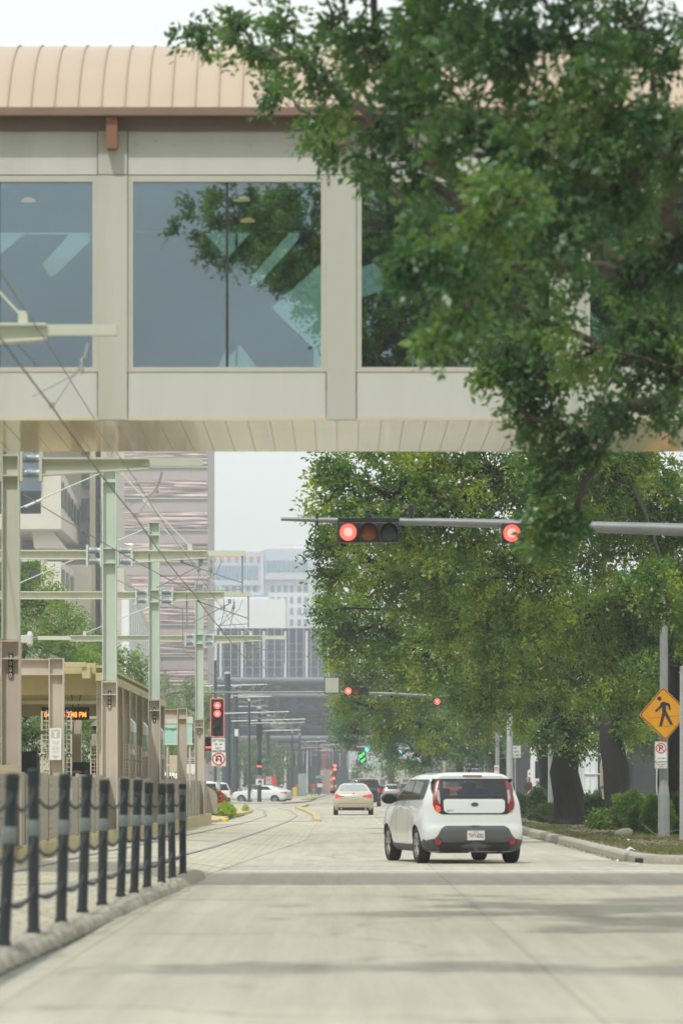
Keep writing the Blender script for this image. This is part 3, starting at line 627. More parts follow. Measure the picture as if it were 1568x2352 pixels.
for i, (lab, base, r0, lb, fk, ls) in enumerate(LT):
    tree(lab, base, r0, [lobe(*q) for q in lb], fk, ls, 2.6, clump=ls*4.2, m='leaf_left' if i != 2 else 'leaf', seed=30+i, name='leafy_tree')
for i, (px, d, h, lab) in enumerate([(520,520,7,'shadowy tree beneath the dark building behind the dark poles'),(610,560,6.5,'shadowy low tree between the far thin poles'),(575,470,4,'small roadside tree behind the white crossing sedan')]):
    x = X(px, d); tree(lab, (x,d,0), .25, [(x,d,h,2.4),(x-1.8,d,h-1,1.8),(x+1.9,d+1,h-.8,1.9)], (x,d,h-2.5), .34, 2.2, clump=1.1, m='leaf', seed=50+i, name='street_tree', twigs=False)

def bush(label, x, y, z, rx, ry, rz, m='leaf_hedge', size=.05, n=900, seed=1, name='shrub', box=False):
    r = np.random.default_rng(seed); root = thing(name, label, name.replace('_', ' '), (x, y, z))
    u = r.normal(size=(n, 3)); u /= np.linalg.norm(u, axis=1, keepdims=True)
    if box: u = np.sign(u)*np.abs(u)**.45
    lump = 1+.16*np.sin(u[:, :1]*5+seed)*np.cos(u[:, 1:2]*4+seed*2)+.12*np.sin(u[:, 2:3]*7+u[:, :1]*6+seed)
    p = u*np.array([rx, ry, rz])*r.uniform(.72, 1.0, (n, 1))*lump; p[:, 2] += rz; p = p[p[:, 2] > .03]
    b_ = MB()
    for k in range(9): a = r.uniform(0, 6.28); b_.tube([(0,0,-.03), (math.cos(a)*rx*.3, math.sin(a)*ry*.3, rz*.7), (math.cos(a)*rx*.6, math.sin(a)*ry*.6, rz*1.35)], [.03,.02,.008], 4)
    b_.build('stem', M['bark_dark'], root)
    leaf_mesh('foliage', p, size*2.2, 5, 5, size, M[m], root, seed, (0,0,rz*.6), droop=0)
    return root
def pb(px, pyb, d): return X(px, d)
bush('low dark clipped hedge beside the white hatchback', X(1215,150), 150, .13, 1.0, .8, .42, seed=60, n=1500, size=.07, name='hedge', box=True)
bush('second section of clipped hedge behind the round concrete post', X(1258,140), 140, .13, .62, .7, .52, seed=61, n=1100, size=.07, name='hedge', box=True)
bush('tiny rounded shrub at the foot of the thickest trunk', X(1252,133), 132, .13, .32, .35, .30, seed=62, n=500, size=.05)
bush('dark green clipped shrub beside the thickest oak trunk', X(1370,128), 128, .13, .5, .5, .45, seed=63, n=900, size=.055)
bush('tall yellow-green shrub between the board and the flaring trunk', X(1437,112), 110, .13, .52, .55, .50, 'leaf_left', seed=64, n=1500, size=.055)
bush('small tufted shrub at the foot of the flaring trunk', X(1462,104), 103, .13, .22, .3, .32, seed=65, n=420, size=.05)
bush('round green shrub behind the crossing sign post', X(1500,99), 98, .13, .38, .45, .46, 'leaf_left', seed=66, n=1000, size=.05)
bush('green shrub at the base of the rough oak trunk beyond the sign post', X(1556,100), 99, .13, .35, .4, .5, seed=67, n=900, size=.05)
bush('far hedge behind the thick trunks', X(1330,170), 170, .13, 2.6, .7, .45, seed=68, n=2600, size=.08, name='hedge', box=True)
bush('leafy strappy plant with one red bloom beside the board legs', X(1377,112), 111, .13, .25, .25, .17, 'leaf_left', .12, 90, 69, name='flowering_plant')
bush('ragged bush of red blossom at the platform end', X(493,164)-.1, 165, .13, .45, .6, .5, 'leaf_left', .06, 900, 70, name='flower_bush')
bush('bright lime green mounded shrub on the planter', X(518,160), 160, .13, .33, .5, .22, 'leaf_lime', .06, 900, 71)
bush('pale weeds on the curved planter kerb', X(562,190), 192, .12, .12, .3, .14, 'leaf_lime', .06, 30, 72, name='weed_clump')
# red blossoms belong to the flower bush
fb = [o for o in COL.objects if o.name.startswith('flower_bush')][0]
r = np.random.default_rng(5); u = r.normal(size=(420, 3)); u /= np.linalg.norm(u, axis=1, keepdims=True); p = u*np.array([.5,.66,.55]); p[:, 2] += .52
M['blossom'] = mat('blossom', (.62,.05,.06), .5, var=.3)
leaf_mesh('blossom', p, .06, 3, 3, .08, M['blossom'], fb, 6, ratio=.9)
fp = [o for o in COL.objects if o.name.startswith('flowering_plant')][0]
leaf_mesh('bloom', [(.12,-.2,.06)], .04, 6, 5, .06, M['blossom'], fp, 7, ratio=.9)
mk('arm_grey', (.26,.29,.30), .5, var=.1)
# ---------------------------------------------------------------- overhead line masts, wires, platform
def ibeam(b, x0, x1, y, z0, z1, z1r=None, dep=.22, fl=.028, web=.02, z0r=None):
    """horizontal I section from x0 to x1, top flat at z1, the underside may taper (z0 -> z0r)"""
    z0r = z0 if z0r is None else z0r
    def pl(za, zb, zc, zd, ya, yb): b.add([(x0,ya,za),(x1,ya,zc),(x1,yb,zc),(x0,yb,za),(x0,ya,zb),(x1,ya,zd),(x1,yb,zd),(x0,yb,zb)], [(0,3,2,1),(4,5,6,7),(0,1,5,4),(1,2,6,5),(2,3,7,6),(3,0,4,7)])
    pl(z1-fl, z1, z1-fl, z1, y-dep/2, y+dep/2); pl(z0, z0+fl, z0r, z0r+fl, y-dep/2, y+dep/2); pl(z0+fl, z1-fl, z0r+fl, z1-fl, y-web/2, y+web/2)
def icol(b, w, dep, z0, z1, x=0, y=0, fl=.02, stiff=()):
    """vertical I column seen on its web: flanges at the x sides"""
    b.box(x-w/2, x-w/2+fl, y-dep/2, y+dep/2, z0, z1); b.box(x+w/2-fl, x+w/2, y-dep/2, y+dep/2, z0, z1)
    b.box(x-w/2+fl, x+w/2-fl, y-.012, y+.012, z0+.002, z1-.002)
    for z in stiff: b.box(x-w/2+fl, x+w/2-fl, y-dep/2+.008, y+dep/2-.008, z-.011, z+.011)
masts = []
def ocs_mast(label, x, d, w, ztop, zbeam, bl, br_, m='mint', split=3.62, digits=None, second=True, tie_l=3.7, tie_r=1.57, grp='mint steel masts carrying the tram wires'):
    t = thing('tram_mast', label, 'overhead line mast', (x, d, .4), 0, grp); o = -.4
    b = MB(); icol(b, w, w*1.05, split+o, ztop+o, stiff=(ztop+o-.32, zbeam+o+.01, zbeam+o-.30)); b.box(-w/2-.02, w/2+.02, -w*.55, w*.55, ztop+o, ztop+o+.025)
    b.build('post', M[m], t)
    b = MB(); icol(b, w*1.1, w*1.15, 0, split+o-.002, stiff=(split+o-.03, split+o-.30)); b.box(-w*.75, w*.75, -w*.7, w*.7, 0, .04)
    b.build('base_column', M['taupe'], t)
    gap = w/2+.01; il = .27
    # insulator stacks and clamping plates either side
    for s in (-1, 1):
        x1 = s*(gap+.02); x2 = s*(gap+il+.05)
        for xx in (x1, x2): p = MB(); p.box(xx-.022, xx+.022, -.13, .13, zbeam+o-.38, zbeam+o+.09); p.build('clamp_plate', M[m], t)
        for zc in (zbeam+o-.03, zbeam+o-.26):
            q = MB(); prof = []; xa, xb = sorted((x1+s*.022, x2-s*.022))
            k = 9
            L = xb-xa
            for i in range(k*4+1):
                u = i/(k*4); prof.append((.055+(.03 if (i % 4 in (1, 2)) and .2 < u < .8 else 0)+(.012 if u < .2 or u > .8 else 0), xa+L*u))
            q.lathe(prof, 14, (0,0,zc), 'x'); q.build('insulator', M['insul'], t, smooth=True)
    st = gap+il+.07
    b = MB(); ibeam(b, st, br_*.72, 0, zbeam+o-.30, zbeam+o-.02, z0r=zbeam+o-.20); b.box(br_*.72-.1, br_, -.05, .05, zbeam+o-.15, zbeam+o-.03)
    b.build('crossbeam', M['mint_warm'], t)
    b = MB(); ibeam(b, -bl*.8, -st, 0, zbeam+o-.22, zbeam+o-.02); b.box(-bl, -bl*.8+.1, -.05, .05, zbeam+o-.17, zbeam+o-.04)
    b.build('crossbeam', M['mint_warm'], t)
    for s, tl in ((-1, tie_l), (1, tie_r)):
        b = MB(); b.tube([(s*w/2, 0, ztop+o-.12), (s*(w/2+.12), 0, ztop+o-.16), (s*(tl+w/2), 0, zbeam+o+.05)], .016, 6); b.tube([(s*(w/2+tl*.35), 0, ztop+o-.12-(ztop-zbeam-.17)*.36), (s*(w/2+tl*.45), 0, ztop+o-.12-(ztop-zbeam-.17)*.46)], .028, 6)
        b.box(s*(tl+w/2)-.05, s*(tl+w/2)+.05, -.04, .04, zbeam+o-.02, zbeam+o+.12); b.build('stay_rod', M[m], t)
    if br_ != 2.95 and br_ != 2.75:
        xr = br_-.06; cx = -3.17-x
        b = MB(); b.tube([(xr, 0, zbeam+o-.05), (xr, 0, zbeam+o-.95)], .018, 8); b.tube([(xr-1.3, 0, zbeam+o-.28), (xr, 0, zbeam+o-.72)], .015, 8); b.box(xr-1.33, xr-1.26, -.05, .05, zbeam+o-.30, zbeam+o-.18)
        b.tube([(xr, 0, zbeam+o-.86), (cx+.05, 0, zbeam+o-.90)], .011, 8); b.tube([(cx, 0, zbeam+o-.93), (cx+.5, 0, zbeam+o-.50), (cx+.6, 0, zbeam+o-.25)], .008, 5)
        for k in range(2): b.tube([(cx+.02+.25*k, 0, zbeam+o-.95), (cx+.12+.25*k, 0, zbeam+o-.55), (cx+.12+.25*k, 0, zbeam+o-.22)], .010, 5); b.lathe([(.02,-.06),(.035,-.02),(.035,.02),(.02,.06)], 8, (cx+.12+.25*k, 0, zbeam+o-.42))
        b.build('registration_arm', M['arm_grey'], t)
        if second:
            b = MB(); b.tube([(st+.35, 0, zbeam+o-.1), (st+.35, 0, zbeam+o-1.0)], .02, 8); b.tube([(st+.5, 0, zbeam+o-.82), (st+1.45, 0, zbeam+o-.34)], .015, 8); b.box(st+1.42, st+1.5, -.05, .05, zbeam+o-.33, zbeam+o-.22)
            b.tube([(st+.38, 0, zbeam+o-.97), (st+1.8, 0, zbeam+o-1.1)], .008, 6); b.build('registration_arm', M['arm_grey'], t)
    if digits:
        b = MB(); b.box(-.035, .035, -.045, -.013, 2.63, 3.0); pl = b.build('number_plate', M['ink'], t)
        for k, ch in enumerate(digits): text(ch, .042, .066, M['sign_white'], pl, (0, -.048, 2.94-k*.092), name='digit')
    masts.append(t); return t
m0 = ocs_mast('mint mast nearest the camera whose blurred crossbeam crosses the footbridge window', X(-308,42.9), 42.9, .30, 8.2, 6.44, 5.2, 2.75, m='mint_warm', second=False)
m1 = ocs_mast('mint and taupe mast closest to the footbridge, its crossbeam just under the soffit', X(25,60.4), 60.4, .27, 8.2, 6.44, 5.2, 2.95, m='mint_warm', digits='3000')
m2 = ocs_mast('tall mint mast that rises from the front corner of the platform canopy', X(252,84), 84, .30, 8.2, 6.44, 5.2, 2.9, digits='3008')
m3 = ocs_mast('mint mast standing at the middle of the platform canopy edge', X(354.5,101.8), 101.8, .285, 8.2, 6.44, 5.2, 2.5, digits='3084')
m4 = ocs_mast('smallest mint mast, past the canopy next to the double red signal', X(458,130.9), 130.9, .275, 8.1, 6.42, 5.4, 2.9, digits='3112', second=False)
b = MB(); b.box(-.165,.165,-.16,-.145,1.07,1.28); b.build('plaque', M['beige_board'], m1, bevel=.004)
b = MB(); b.box(-.2,.2,-.17,-.13,6.18,6.24); b.box(-.2,.2,.13,.17,6.18,6.24); b.build('clamp_band', M['steel_grey'], m1)
b = MB(); b.lathe([(.02,-.12),(.05,-.08),(.05,.06),(.03,.12)], 10, (.3,-.1,3.22)); b.box(.16,.3,-.13,-.07,3.16,3.28); b.build('siren', M['white_paint'], m1, bevel=.01)
# wires
def wire(label, pts, r=.011, name='overhead_wire', grp='wires above the tram track'):
    b = MB(); q = []
    for a, c in zip(pts, pts[1:]):
        a, c = Vector(a), Vector(c); L = (c-a).length
        for i in range(8): t = i/8; q.append(a*(1-t)+c*t-Vector((0,0,1))*4*t*(1-t)*L*.0022)
    q.append(Vector(pts[-1])); b.tube(q, r, 5); return tag(b.build(name, M['wire']), label, 'wire', grp)
W1 = [(-3.1,20,5.6),(-3.16,42.9,5.50),(-3.17,60.4,5.50),(-3.17,84,5.50),(-3.15,101.8,5.47),(-3.0,130.9,5.45),(-3.0,190,5.5),(-4.2,245,5.6),(-4.3,308,5.6),(-2.6,404,5.7),(-2.2,495,5.7),(-1.8,700,5.8)]
wire('lower contact wire strung along the tram track from mast to mast', W1)
wire('thin upper carrier wire running above the lower contact wire', [(p[0], p[1], p[2]+(.62 if i % 2 else .58)) for i, p in enumerate(W1)], .006)
wire('crossing wire slanting in from beyond the platform to the middle mast', [(-8.5,40,6.3),(-5.07,62,6.0),(-3.17,84,5.52)], .009)
wire('second crossing wire that swings over to the rear mint mast', [(X(235,84),84,5.95),(X(420,101.8),101.8,5.95),(X(420,130.9),130.9,5.95),(X(540,190),190,6)], .008)
wire('far wire sweeping across the street toward the oak trees', [P(560,1480,200),P(620,1548,250),P(690,1600,300),P(760,1650,404)], .013)
wire('far sagging wire under the dark street building', [P(580,1562,250),P(640,1610,330),P(720,1660,420),P(790,1690,560)], .015)
# hanging assembly below each crossbeam (hanger)
for k, (mm, zb_, lab) in enumerate(((m0,6.2,'wire hanger below the blurred near crossbeam'),(m1,6.2,'wire hanger below the crossbeam under the footbridge'),(m2,6.2,'wire hanger below the crossbeam of the canopy corner mast'),(m3,6.15,'wire hanger below the crossbeam of the mid-platform mast'))):
    xx, yy = mm.location.x, mm.location.y; xe = -3.17; b = MB()
    top = xe+.40; b.tube([(top,yy,zb_),(top-.04,yy,zb_-.16)], .02, 6); b.tube([(top-.04,yy,zb_-.16),(xe+.02,yy,5.52)], .007, 5); b.tube([(top-.04,yy,zb_-.16),(top-.12,yy,zb_-.32),(xe-.22,yy,5.62)], .007, 5)
    b.lathe([(.012,-.09),(.022,-.05),(.014,0),(.022,.05),(.012,.09)], 8, (top-.07,yy,zb_-.24)); b.box(xe-.03,xe+.03,yy-.02,yy+.02,5.49,5.56)
    tag(b.build('wire_hanger', M['galv']), lab, 'wire hanger', 'hangers on the tram wires')
# dark round poles farther on
dp = [(522.5,308,.52,10.2,29),(540.5,349,.48,10.2,0),(572,305,.22,8.0,0),(595.5,308,.32,7.45,0),(616,495,.46,10.2,0),(640,675,.36,10.2,0),(671,470,.22,7.8,0),(688,520,.30,8.2,0),(702,620,.26,8.0,0),(731.5,540,.26,8.0,0),(494.5,300,.24,11.0,0)]
lbs = ['thickest dark steel pole, first of the round poles past the platform','second thick dark pole, just behind the thickest one','slim dark pole in front of the white sedan bonnet','dark pole carrying the train signal box and its sign','dark pole above the crossed-out turn sign past the sedan','slender dark pole behind the boot of the white sedan','thin dark pole at the tail of the white sedan','dark pole with two hanging loudspeaker boxes','thin dark pole on the grass strip','dark pole beside the small green street name sign','tallest thin dark pole behind the double red signal']
for i, ((px, d, w, h, _), lab) in enumerate(zip(dp, lbs)):
    x = X(px, d); t = thing('utility_pole', lab, 'pole', (x, d, .1), 0, 'dark steel poles of the tram line')
    b = MB(); b.lathe([(w*.62,0),(w*.62,.05),(w*.53,.08),(w/2,.4),(w/2*.94,h*.55),(w/2*.94,h*.56),(w/2*.9,h-.12)], 14); b.build('shaft', M['pole_blue'], t, smooth=True)
    b = MB(); b.lathe([(w*.56,h-.12),(w*.58,h-.05),(w*.5,h),(w*.25,h+.08)], 14); b.build('cap', M['galv'], t, smooth=True)
    if i in (0,1,2,3,4,5,7,8,9):
        b = MB(); za = h-1.05; L = (3.1,3.2,3.1,3.6,4.6,4.4,0,3.5,4.0,4.2)[i]
        b.tube([(-2.2 if i in (0,1,2,3) else -.2,0,za-.02),(L,0,za+.04*L)], .05, 6); b.tube([(0,0,h-.3),(L*.55,0,za+.06)], .018, 5)
        b.tube([(L*.62,0,za+.05),(L*.72,0,za-.75),(L*.85,0,za-.5),(L*.95,0,za+.02)], .02, 5); b.tube([(w/2,0,za-.75),(L*.8,0,za-.72)], .022, 5)
        b.lathe([(.05,0),(.09,.05),(.05,.1),(.09,.15),(.05,.2)], 8, (L*.3,0,za-.06), 'x')
        b.build('cantilever_arm', M['galv'], t)
        b = MB(); b.tube([(-.2,0,za-.8),(L*.9,0,za-.72)], .03, 5); b.tube([(w/2,0,za-.1),(L*.5,0,za-.75)], .015, 4); b.tube([(L*.3,0,za-.75),(L*.75,0,za+.03)], .015, 4); b.tube([(-1.5,0,za-.35),(L*.6,0,za-.4)], .014, 4); b.tube([(L*.55,0,za-.72),(L*.6,0,za-1.2),(L*.9,0,za-1.1)], .018, 4); b.build('steady_arm', M['galv'], t)
    if i == 0:
        b = MB(); b.tube([(-.1,-.1,h-.9),(-.6,-.1,h-.6),(-1.2,-.1,h-1.1),(-1.3,-.1,h-2.4)], .03, 5); b.tube([(.1,-.1,h-.6),(-.9,.0,h-.9)], .03, 5); b.build('cable', M['wire'], t)
        MB().box(.55,.85,-.3,-.05,5.2,5.75).build('junction_box', M['sign_white'], t, bevel=.02)
    if i in (3, 4):
        MB().box(-.22,.22,-w/2-.22,-w/2,h-2.6,h-1.2).build('equipment_box', M['black_metal'], t, bevel=.02)
    if i == 7:
        for s in (-1, 1):
            MB().box(s*.33-.14,s*.33+.14,-.2,.1,3.9,5.6, Matrix.Rotation(s*.08, 4, 'Y')).build('loudspeaker', M['black_metal'], t, bevel=.03)
# ---------------- platform structures
def portal(label, px, d, w, zt, left=4.0):
    x = X(px, d); t = thing('platform_portal', label, 'steel frame', (x, d, .4)); o = -.4
    b = MB(); icol(b, w, .24, 0, zt+o, stiff=(zt+o-.28,), fl=.02); b.build('column', M['taupe'], t)
    b = MB(); ibeam(b, -left, -w/2-.002, 0, zt+o-.29, zt+o, dep=.2, fl=.018); b.box(-w/2, w/2, -.12, .12, zt+o, zt+o+.016); b.build('beam', M['taupe'], t)
    b = MB(); icol(b, w, .24, 0, zt+o, x=-left-w/2, fl=.02); b.build('column', M['taupe'], t); return t
def lattice(t, x, y, z0, z1, s):
    """ladder-like brackets that flank a column"""
    z = z0; k = 0
    while z < z1:
        b = MB(); b.tube([(x+s*.13, y, z), (x+s*.13, y, z+.36)], .018, 5)
        for j in range(5): b.tube([(x, y, z+.02+j*.08), (x+s*.13, y, z+.02+j*.08)], .006, 4)
        b.tube([(x+s*.05, y, z), (x+s*.05, y, z+.38)], .007, 4)
        b.build('rail_bracket', M['taupe'], t); z += .42; k += 1
p1 = portal('taupe steel frame whose column carries the white tap sign', 130, 71, .27, 3.66, 4)
lattice(p1, -.135, 0, .7, 2.35, -1); lattice(p1, .135, 0, .7, 2.35, 1)
p2 = portal('taupe steel frame past the canopy near the hospital sign', 418, 117, .285, 3.66, 3)
t = thing('tap_sign', 'tall pale sign with an arrow fixed to the taupe column', 'sign', (X(129,71), 70.86, 1.83)); w_ = 27*71/F; h_ = 73*71/F
MB().prism(rpoly(rect(0, h_/2, w_, h_), .012), 'y', -.012, 0).build('board', M['white_paint'], t)
mk('faint_ink', (.52,.53,.52), .5); text('TAP', w_*.66, .062, M['faint_ink'], t, (0,-.014,h_*.53)); text('YOUR CARD', w_*.6, .022, M['faint_ink'], t, (0,-.014,h_*.41)); text('BEFORE', w_*.6, .035, M['faint_ink'], t, (0,-.014,h_*.34)); text('BOARDING', w_*.6, .035, M['faint_ink'], t, (0,-.014,h_*.25))
b = MB(); b.prism(rpoly(rect(0,h_*.82,w_*.74,w_*.74),.02), 'y', -.0145, -.0125); b.build('symbol_field', M['faint_ink'], t)
b = MB(); b.prism([(-.02,h_*.72),(.02,h_*.72),(.02,h_*.85),(.055,h_*.9),(.05,h_*.92),(0,h_*.88),(-.05,h_*.92),(-.055,h_*.9),(-.02,h_*.85)], 'y', -.0165, -.0147); b.build('symbol', M['white_paint'], t)
b = MB(); b.prism([(-w_*.34,h_*.14),(0,h_*.03),(w_*.34,h_*.14)], 'y', -.0145, -.0125); b.build('arrow', M['faint_ink'], t)
# canopy
cd0, cd1 = 87.2, 116.3; cx = -5.22
t = thing('platform_canopy', 'yellowish tan platform canopy on a row of taupe steel columns', 'platform canopy', (cx, cd0, .4)); o = -.4; D = cd1-cd0
b = MB(); b.box(-7.5, -.05, .3, D, 4.0+o, 4.06+o); 
for k in range(80): b.box(-7.4, -.15, .5+k*.36, .5+k*.36+.14, 3.95+o, 3.998+o)
b.build('roof_deck', M['canopy_tan'], t)
b = MB(); b.box(-.04, .02, 0, D, 3.70+o, 3.88+o); b.box(-.25, -.041, 0, .08, 3.70+o, 3.88+o); b.box(-7.5, -.25, .12, .2, 3.86+o, 4.10+o); b.box(-7.5, -.45, -.25, -.12, 4.0+o, 4.11+o); b.build('fascia_beam', M['canopy_tan'], t, bevel=.008)
for k in range(8):
    y = 1.2+k*3.8; b = MB(); b.box(-7.4, -.15, y, y+.14, 3.42+o, 3.946+o); b.build('cross_beam', M['canopy_tan'], t)
for px, y in ((-.45,-.2),(-4.6,-.2)): MB().prism([(y+0,3.75+o),(y+.45,3.75+o),(y+.6,4.02+o),(y,4.02+o)], 'x', px-.09, px+.09).build('beam_end', M['canopy_tan'], t, bevel=.01)
MB().box(-7.4,-.3,3.2,3.26,3.25+o,3.33+o).build('conduit', M['tan_light'], t)
cds = [88.1, 93.5, 96.5, 99.5, 102.6, 105.9, 108.6, 112.0, 115.3]
for k, d in enumerate(cds):
    w = .30; b = MB(); y = d-cd0
    xx = -.13; icol(b, w, .2, 0, 3.70+o, x=xx, y=y, stiff=(3.36+o,)); b.build('column', M['taupe'], t)
    b = MB(); b.box(xx+w/2-.02, xx+w/2+.012, y-.125, y-.102, 2.95+o, 3.70+o); b.box(xx+w/2-.006, xx+w/2+.012, y-.125, y-.11, .8, 2.95+o); b.build('flange_light_strip', M['tan_light'], t)
    lattice(t, xx+w/2, y, .35, 2.0, 1)
    if k == 0: lattice(t, xx-w/2, y, .8, 2.0, -1)
    b = MB(); b.box(-7.4,-7.2,y-.1,y+.1,0,3.78+o); b.build('rear_column', M['taupe'], t)
# glazed route boxes along the canopy edge
mk('pale_glass', (.33,.46,.42), .12, var=.08, spec=.7); mk('enamel', (.72,.78,.75), .35, var=.03)
for i, (px, d, ordw) in enumerate(((258.5,90.6,'first'),(305,98.3,'second'),(334.5,104.6,'third'),(372,114,'last'))):
    s = F/d; x = X(px, d); t = thing('route_case', 'white framed glazed case, %s one along the canopy edge' % ordw, 'display case', (x, d, 2.15), 0, 'glazed display cases on the canopy columns')
    w = .115; b = MB(); b.box(-w/2, w/2, -.55, .55, .56, .78); b.prism([(-w/2,.78),(w/2,.78),(-w/2,.92)], 'y', -.55, .55); b.build('head', M['enamel'], t, bevel=.006)
    MB().box(-w/2+.004, w/2-.004, -.54, .54, .12, .56).build('glass', M['pale_glass'], t); MB().box(-w/2, w/2, -.55, .55, 0, .12).build('sill', M['enamel'], t, bevel=.006)
# things hung under or standing near the canopy
d = 92; x = X(150, d); t = thing('departure_display', 'black LED display with glowing orange date and time under the canopy', 'LED display', (x, d, Z(1654,d)))
w = 110*d/F; h = 29*d/F; MB().box(-w/2,w/2,0,.12,0,h).build('housing', M['black_metal'], t, bevel=.01)
text('04/25/25 2:48 PM', w*.87, h*.42, M['amber_text'], t, (0,-.006,h*.42)); b = MB(); b.tube([(.18,.06,h),(.12,.06,h+.5)], .012, 5); b.tube([(.3,.06,h),(.4,.06,h+.5)], .012, 5); b.tube([(-.3,.06,h),(-.3,.06,h+.5)], .012, 5); b.build('hanger', M['black_metal'], t)
MB().box(.03,.23,.02,.1,-.035,-.002).build('speaker', M['white_paint'], t)
d = 90; x = X(62,d); t = thing('floodlight', 'round dark lamp fixed to the canopy beam', 'lamp', (x, d, Z(1578,d)))
MB().lathe([(.03,.1),(.11,.06),(.12,0),(.10,-.02)], 16, (0,0,0), 'y').build('head', M['black_metal'], t, smooth=True); MB().lathe([(.095,-.021),(.04,-.03)], 16, (0,0,0), 'y').build('lens', M['lamp_clear'], t); MB().cyl((-.17,.1,0),(-.04,.1,0),.035).build('bracket', M['black_metal'], t)
d = 90; x = X(219,d); t = thing('dome_camera', 'white capped dome camera on an arm by the canopy column', 'camera', (x, d, Z(1668,d)))
MB().lathe([(.03,.13),(.05,.08),(.09,.07),(.1,.02),(.1,0)], 16).build('cap', M['white_paint'], t, smooth=True); MB().lathe([(.08,0),(.075,-.05),(.03,-.09)], 16).build('dome', M['glass_dark'], t, smooth=True); MB().cyl((0,.05,.1),(.2,.05,.12),.02).build('arm', M['white_paint'], t)
d = 88.8; x = X(226,d); t = thing('notice_plate', 'small white notice with fine print on the corner canopy column', 'sign', (x, d, Z(1713,d)))
w = 30*d/F; h = 27*d/F; MB().prism(rpoly(rect(0,h/2,w,h),.015), 'y', -.01, 0).build('board', M['sign_white'], t)
b = MB()
for k in range(6): b.box(-w*.38, w*(.38 if k % 3 else .2), -.0125, -.0102, h*(.2+k*.11), h*(.2+k*.11)+.006)
b.build('fine_print', M['faint_ink'], t)
d = 98; x = X(189.5,d); t = thing('tram_company_panel', 'black panel with the white tram company lettering below the canopy', 'panel', (x, d, .4))
w = 66*d/F; zt = Z(1751,d)-.4; MB().box(-w/2,w/2,0,.1,.2,zt).build('board', M['black_metal'], t, bevel=.01); MB().box(-w*.45,w*.45,.02,.08,0,.2).build('foot', M['black_metal'], t)
text('METRO', .21, .058, M['sign_white'], t, (-w*.22+.02,-.006,zt-.245)); mk('logo_blue', (.03,.08,.45), .4)
b = MB(); b.prism([(0,0),(.06,0),(.085,.075),(.025,.075)], 'y', -.009, -.003); o_ = b.build('emblem', M['logo_blue'], t, (.01+.02,0,zt-.28)); b = MB(); b.prism([(.05,.0),(.08,.0),(.115,.075),(.055,.075),(.05,.05),(.075,.05)], 'y', -.013, -.0095); b.build('emblem_slash', M['red'], t, (.03,0,zt-.28))
d = 100; x = X(52,d); t = thing('ticket_machine', 'tall black ticket machine beneath the canopy', 'ticket machine', (x, d, .4)); MB().box(-.36,.36,0,.5,0,Z(1726,d)-.4).build('cabinet', M['black_metal'], t, bevel=.03); MB().box(-.2,.2,-.02,-.002,.9,1.25).build('screen', M['glass_dark'], t); MB().box(.37,.43,.1,.2,0,1.75).build('side_post', M['tan_light'], t)
d = 122; x = X(408,d); t = thing('hospital_sign', 'pale teal station name board of the hospital stop hung from a cream frame', 'station sign', (x, d, Z(1708,d)))
w = 66*d/F; h = 45*d/F; MB().box(-w/2-.35,w/2,0,.08,0,h).build('board', M['enamel'], t); MB().box(-w/2-.35,w/2+.03,-.03,.11,h,h+.22).build('head_frame', M['mint_warm'], t, bevel=.01); mk('teal_panel', (.42,.66,.60), .25, var=.06); MB().box(-w/2-.33,w/2-.03,-.012,-.002,.03,h-.01).build('panel', M['teal_panel'], t)
MB().box(-w/2-.35,w/2+.03,-.03,.11,-.05,0).build('foot_frame', M['mint_warm'], t); text('Hospital', .58, .13, M['ink'], t, (-.16,-.016,h*.72)); b = MB(); b.box(-w/2+.1,-w/2+.16,.02,.06,-1.9,-.05); b.box(w/2-.1,w/2-.04,.02,.06,-1.9,-.05); b.build('leg', M['taupe'], t)
d = 128; x = X(396,d); t = thing('map_board', 'beige back of a map board on twin posts beyond the canopy', 'board', (x, d, .4)); h0, h1 = Z(1774,d)-.4, Z(1735,d)-.4
MB().box(-.21,.21,0,.05,h0,h1).build('board', M['beige_board'], t, bevel=.006); b = MB(); b.box(-.05,-.02,.06,.1,0,h1); b.box(.07,.10,.06,.1,0,h1-.1); b.build('post', M['taupe'], t)
# platform edge fence: panels and posts
mk('fence_taupe', (.37,.33,.26), .6, var=.1, scale=1.2, stain=.25); mk('slot', (.12,.10,.075), .7); mk('fence_edge', (.42,.38,.30), .5)
t = thing('platform_fence', 'long taupe fence of slatted steel panels along the platform edge', 'fence', (0, 0, .4))
y = 58.3; k = 0
while y < 135:
    L = 2.35; x0, x1 = ex(y)-.13, ex(y+L)-.13; top = 1.13+(.04 if k % 2 else 0)
    if y+L > 135.5: L = 136-y
    b = MB(); xs = x0
    nb = 6
    for j in range(nb):
        ya = y+.04+j*(L-.06)/nb; yb = ya+(L-.06)/nb-.012; b.box(xs-.02+.0054*(ya-y), xs+.015+.0054*(ya-y), ya, yb, .03, top+.012*(j % 2))
    pn = b.build('fence_panel', M['fence_taupe'], t)
    b = MB()
    z = .14
    while z < top-.05: b.box(xs+.016, xs+.02, y+.06, y+L-.06, z, z+.012); z += .125
    b.build('slat_groove', M['fence_edge'], pn)
    b = MB()
    for j in range(nb*2):
        z = .2
        while z < top-.1: yy_ = y+.12+j*(L-.2)/(nb*2); b.box(xs+.0155, xs+.0185, yy_, yy_+.03, z, z+.035); z += .25
    b.build('slot_pattern', M['slot'], pn)
    b = MB(); b.box(xs-.03, xs+.035, y-.03, y+.025, 0, top+.03); b.build('fence_post', M['fence_edge'], t)
    y += L; k += 1
b = MB(); b.box(-.8, .02, 0, .03, .02, 1.10); pe = b.build('end_panel', M['fence_taupe'], t, (ex(130)-.13, 128.7, 0))
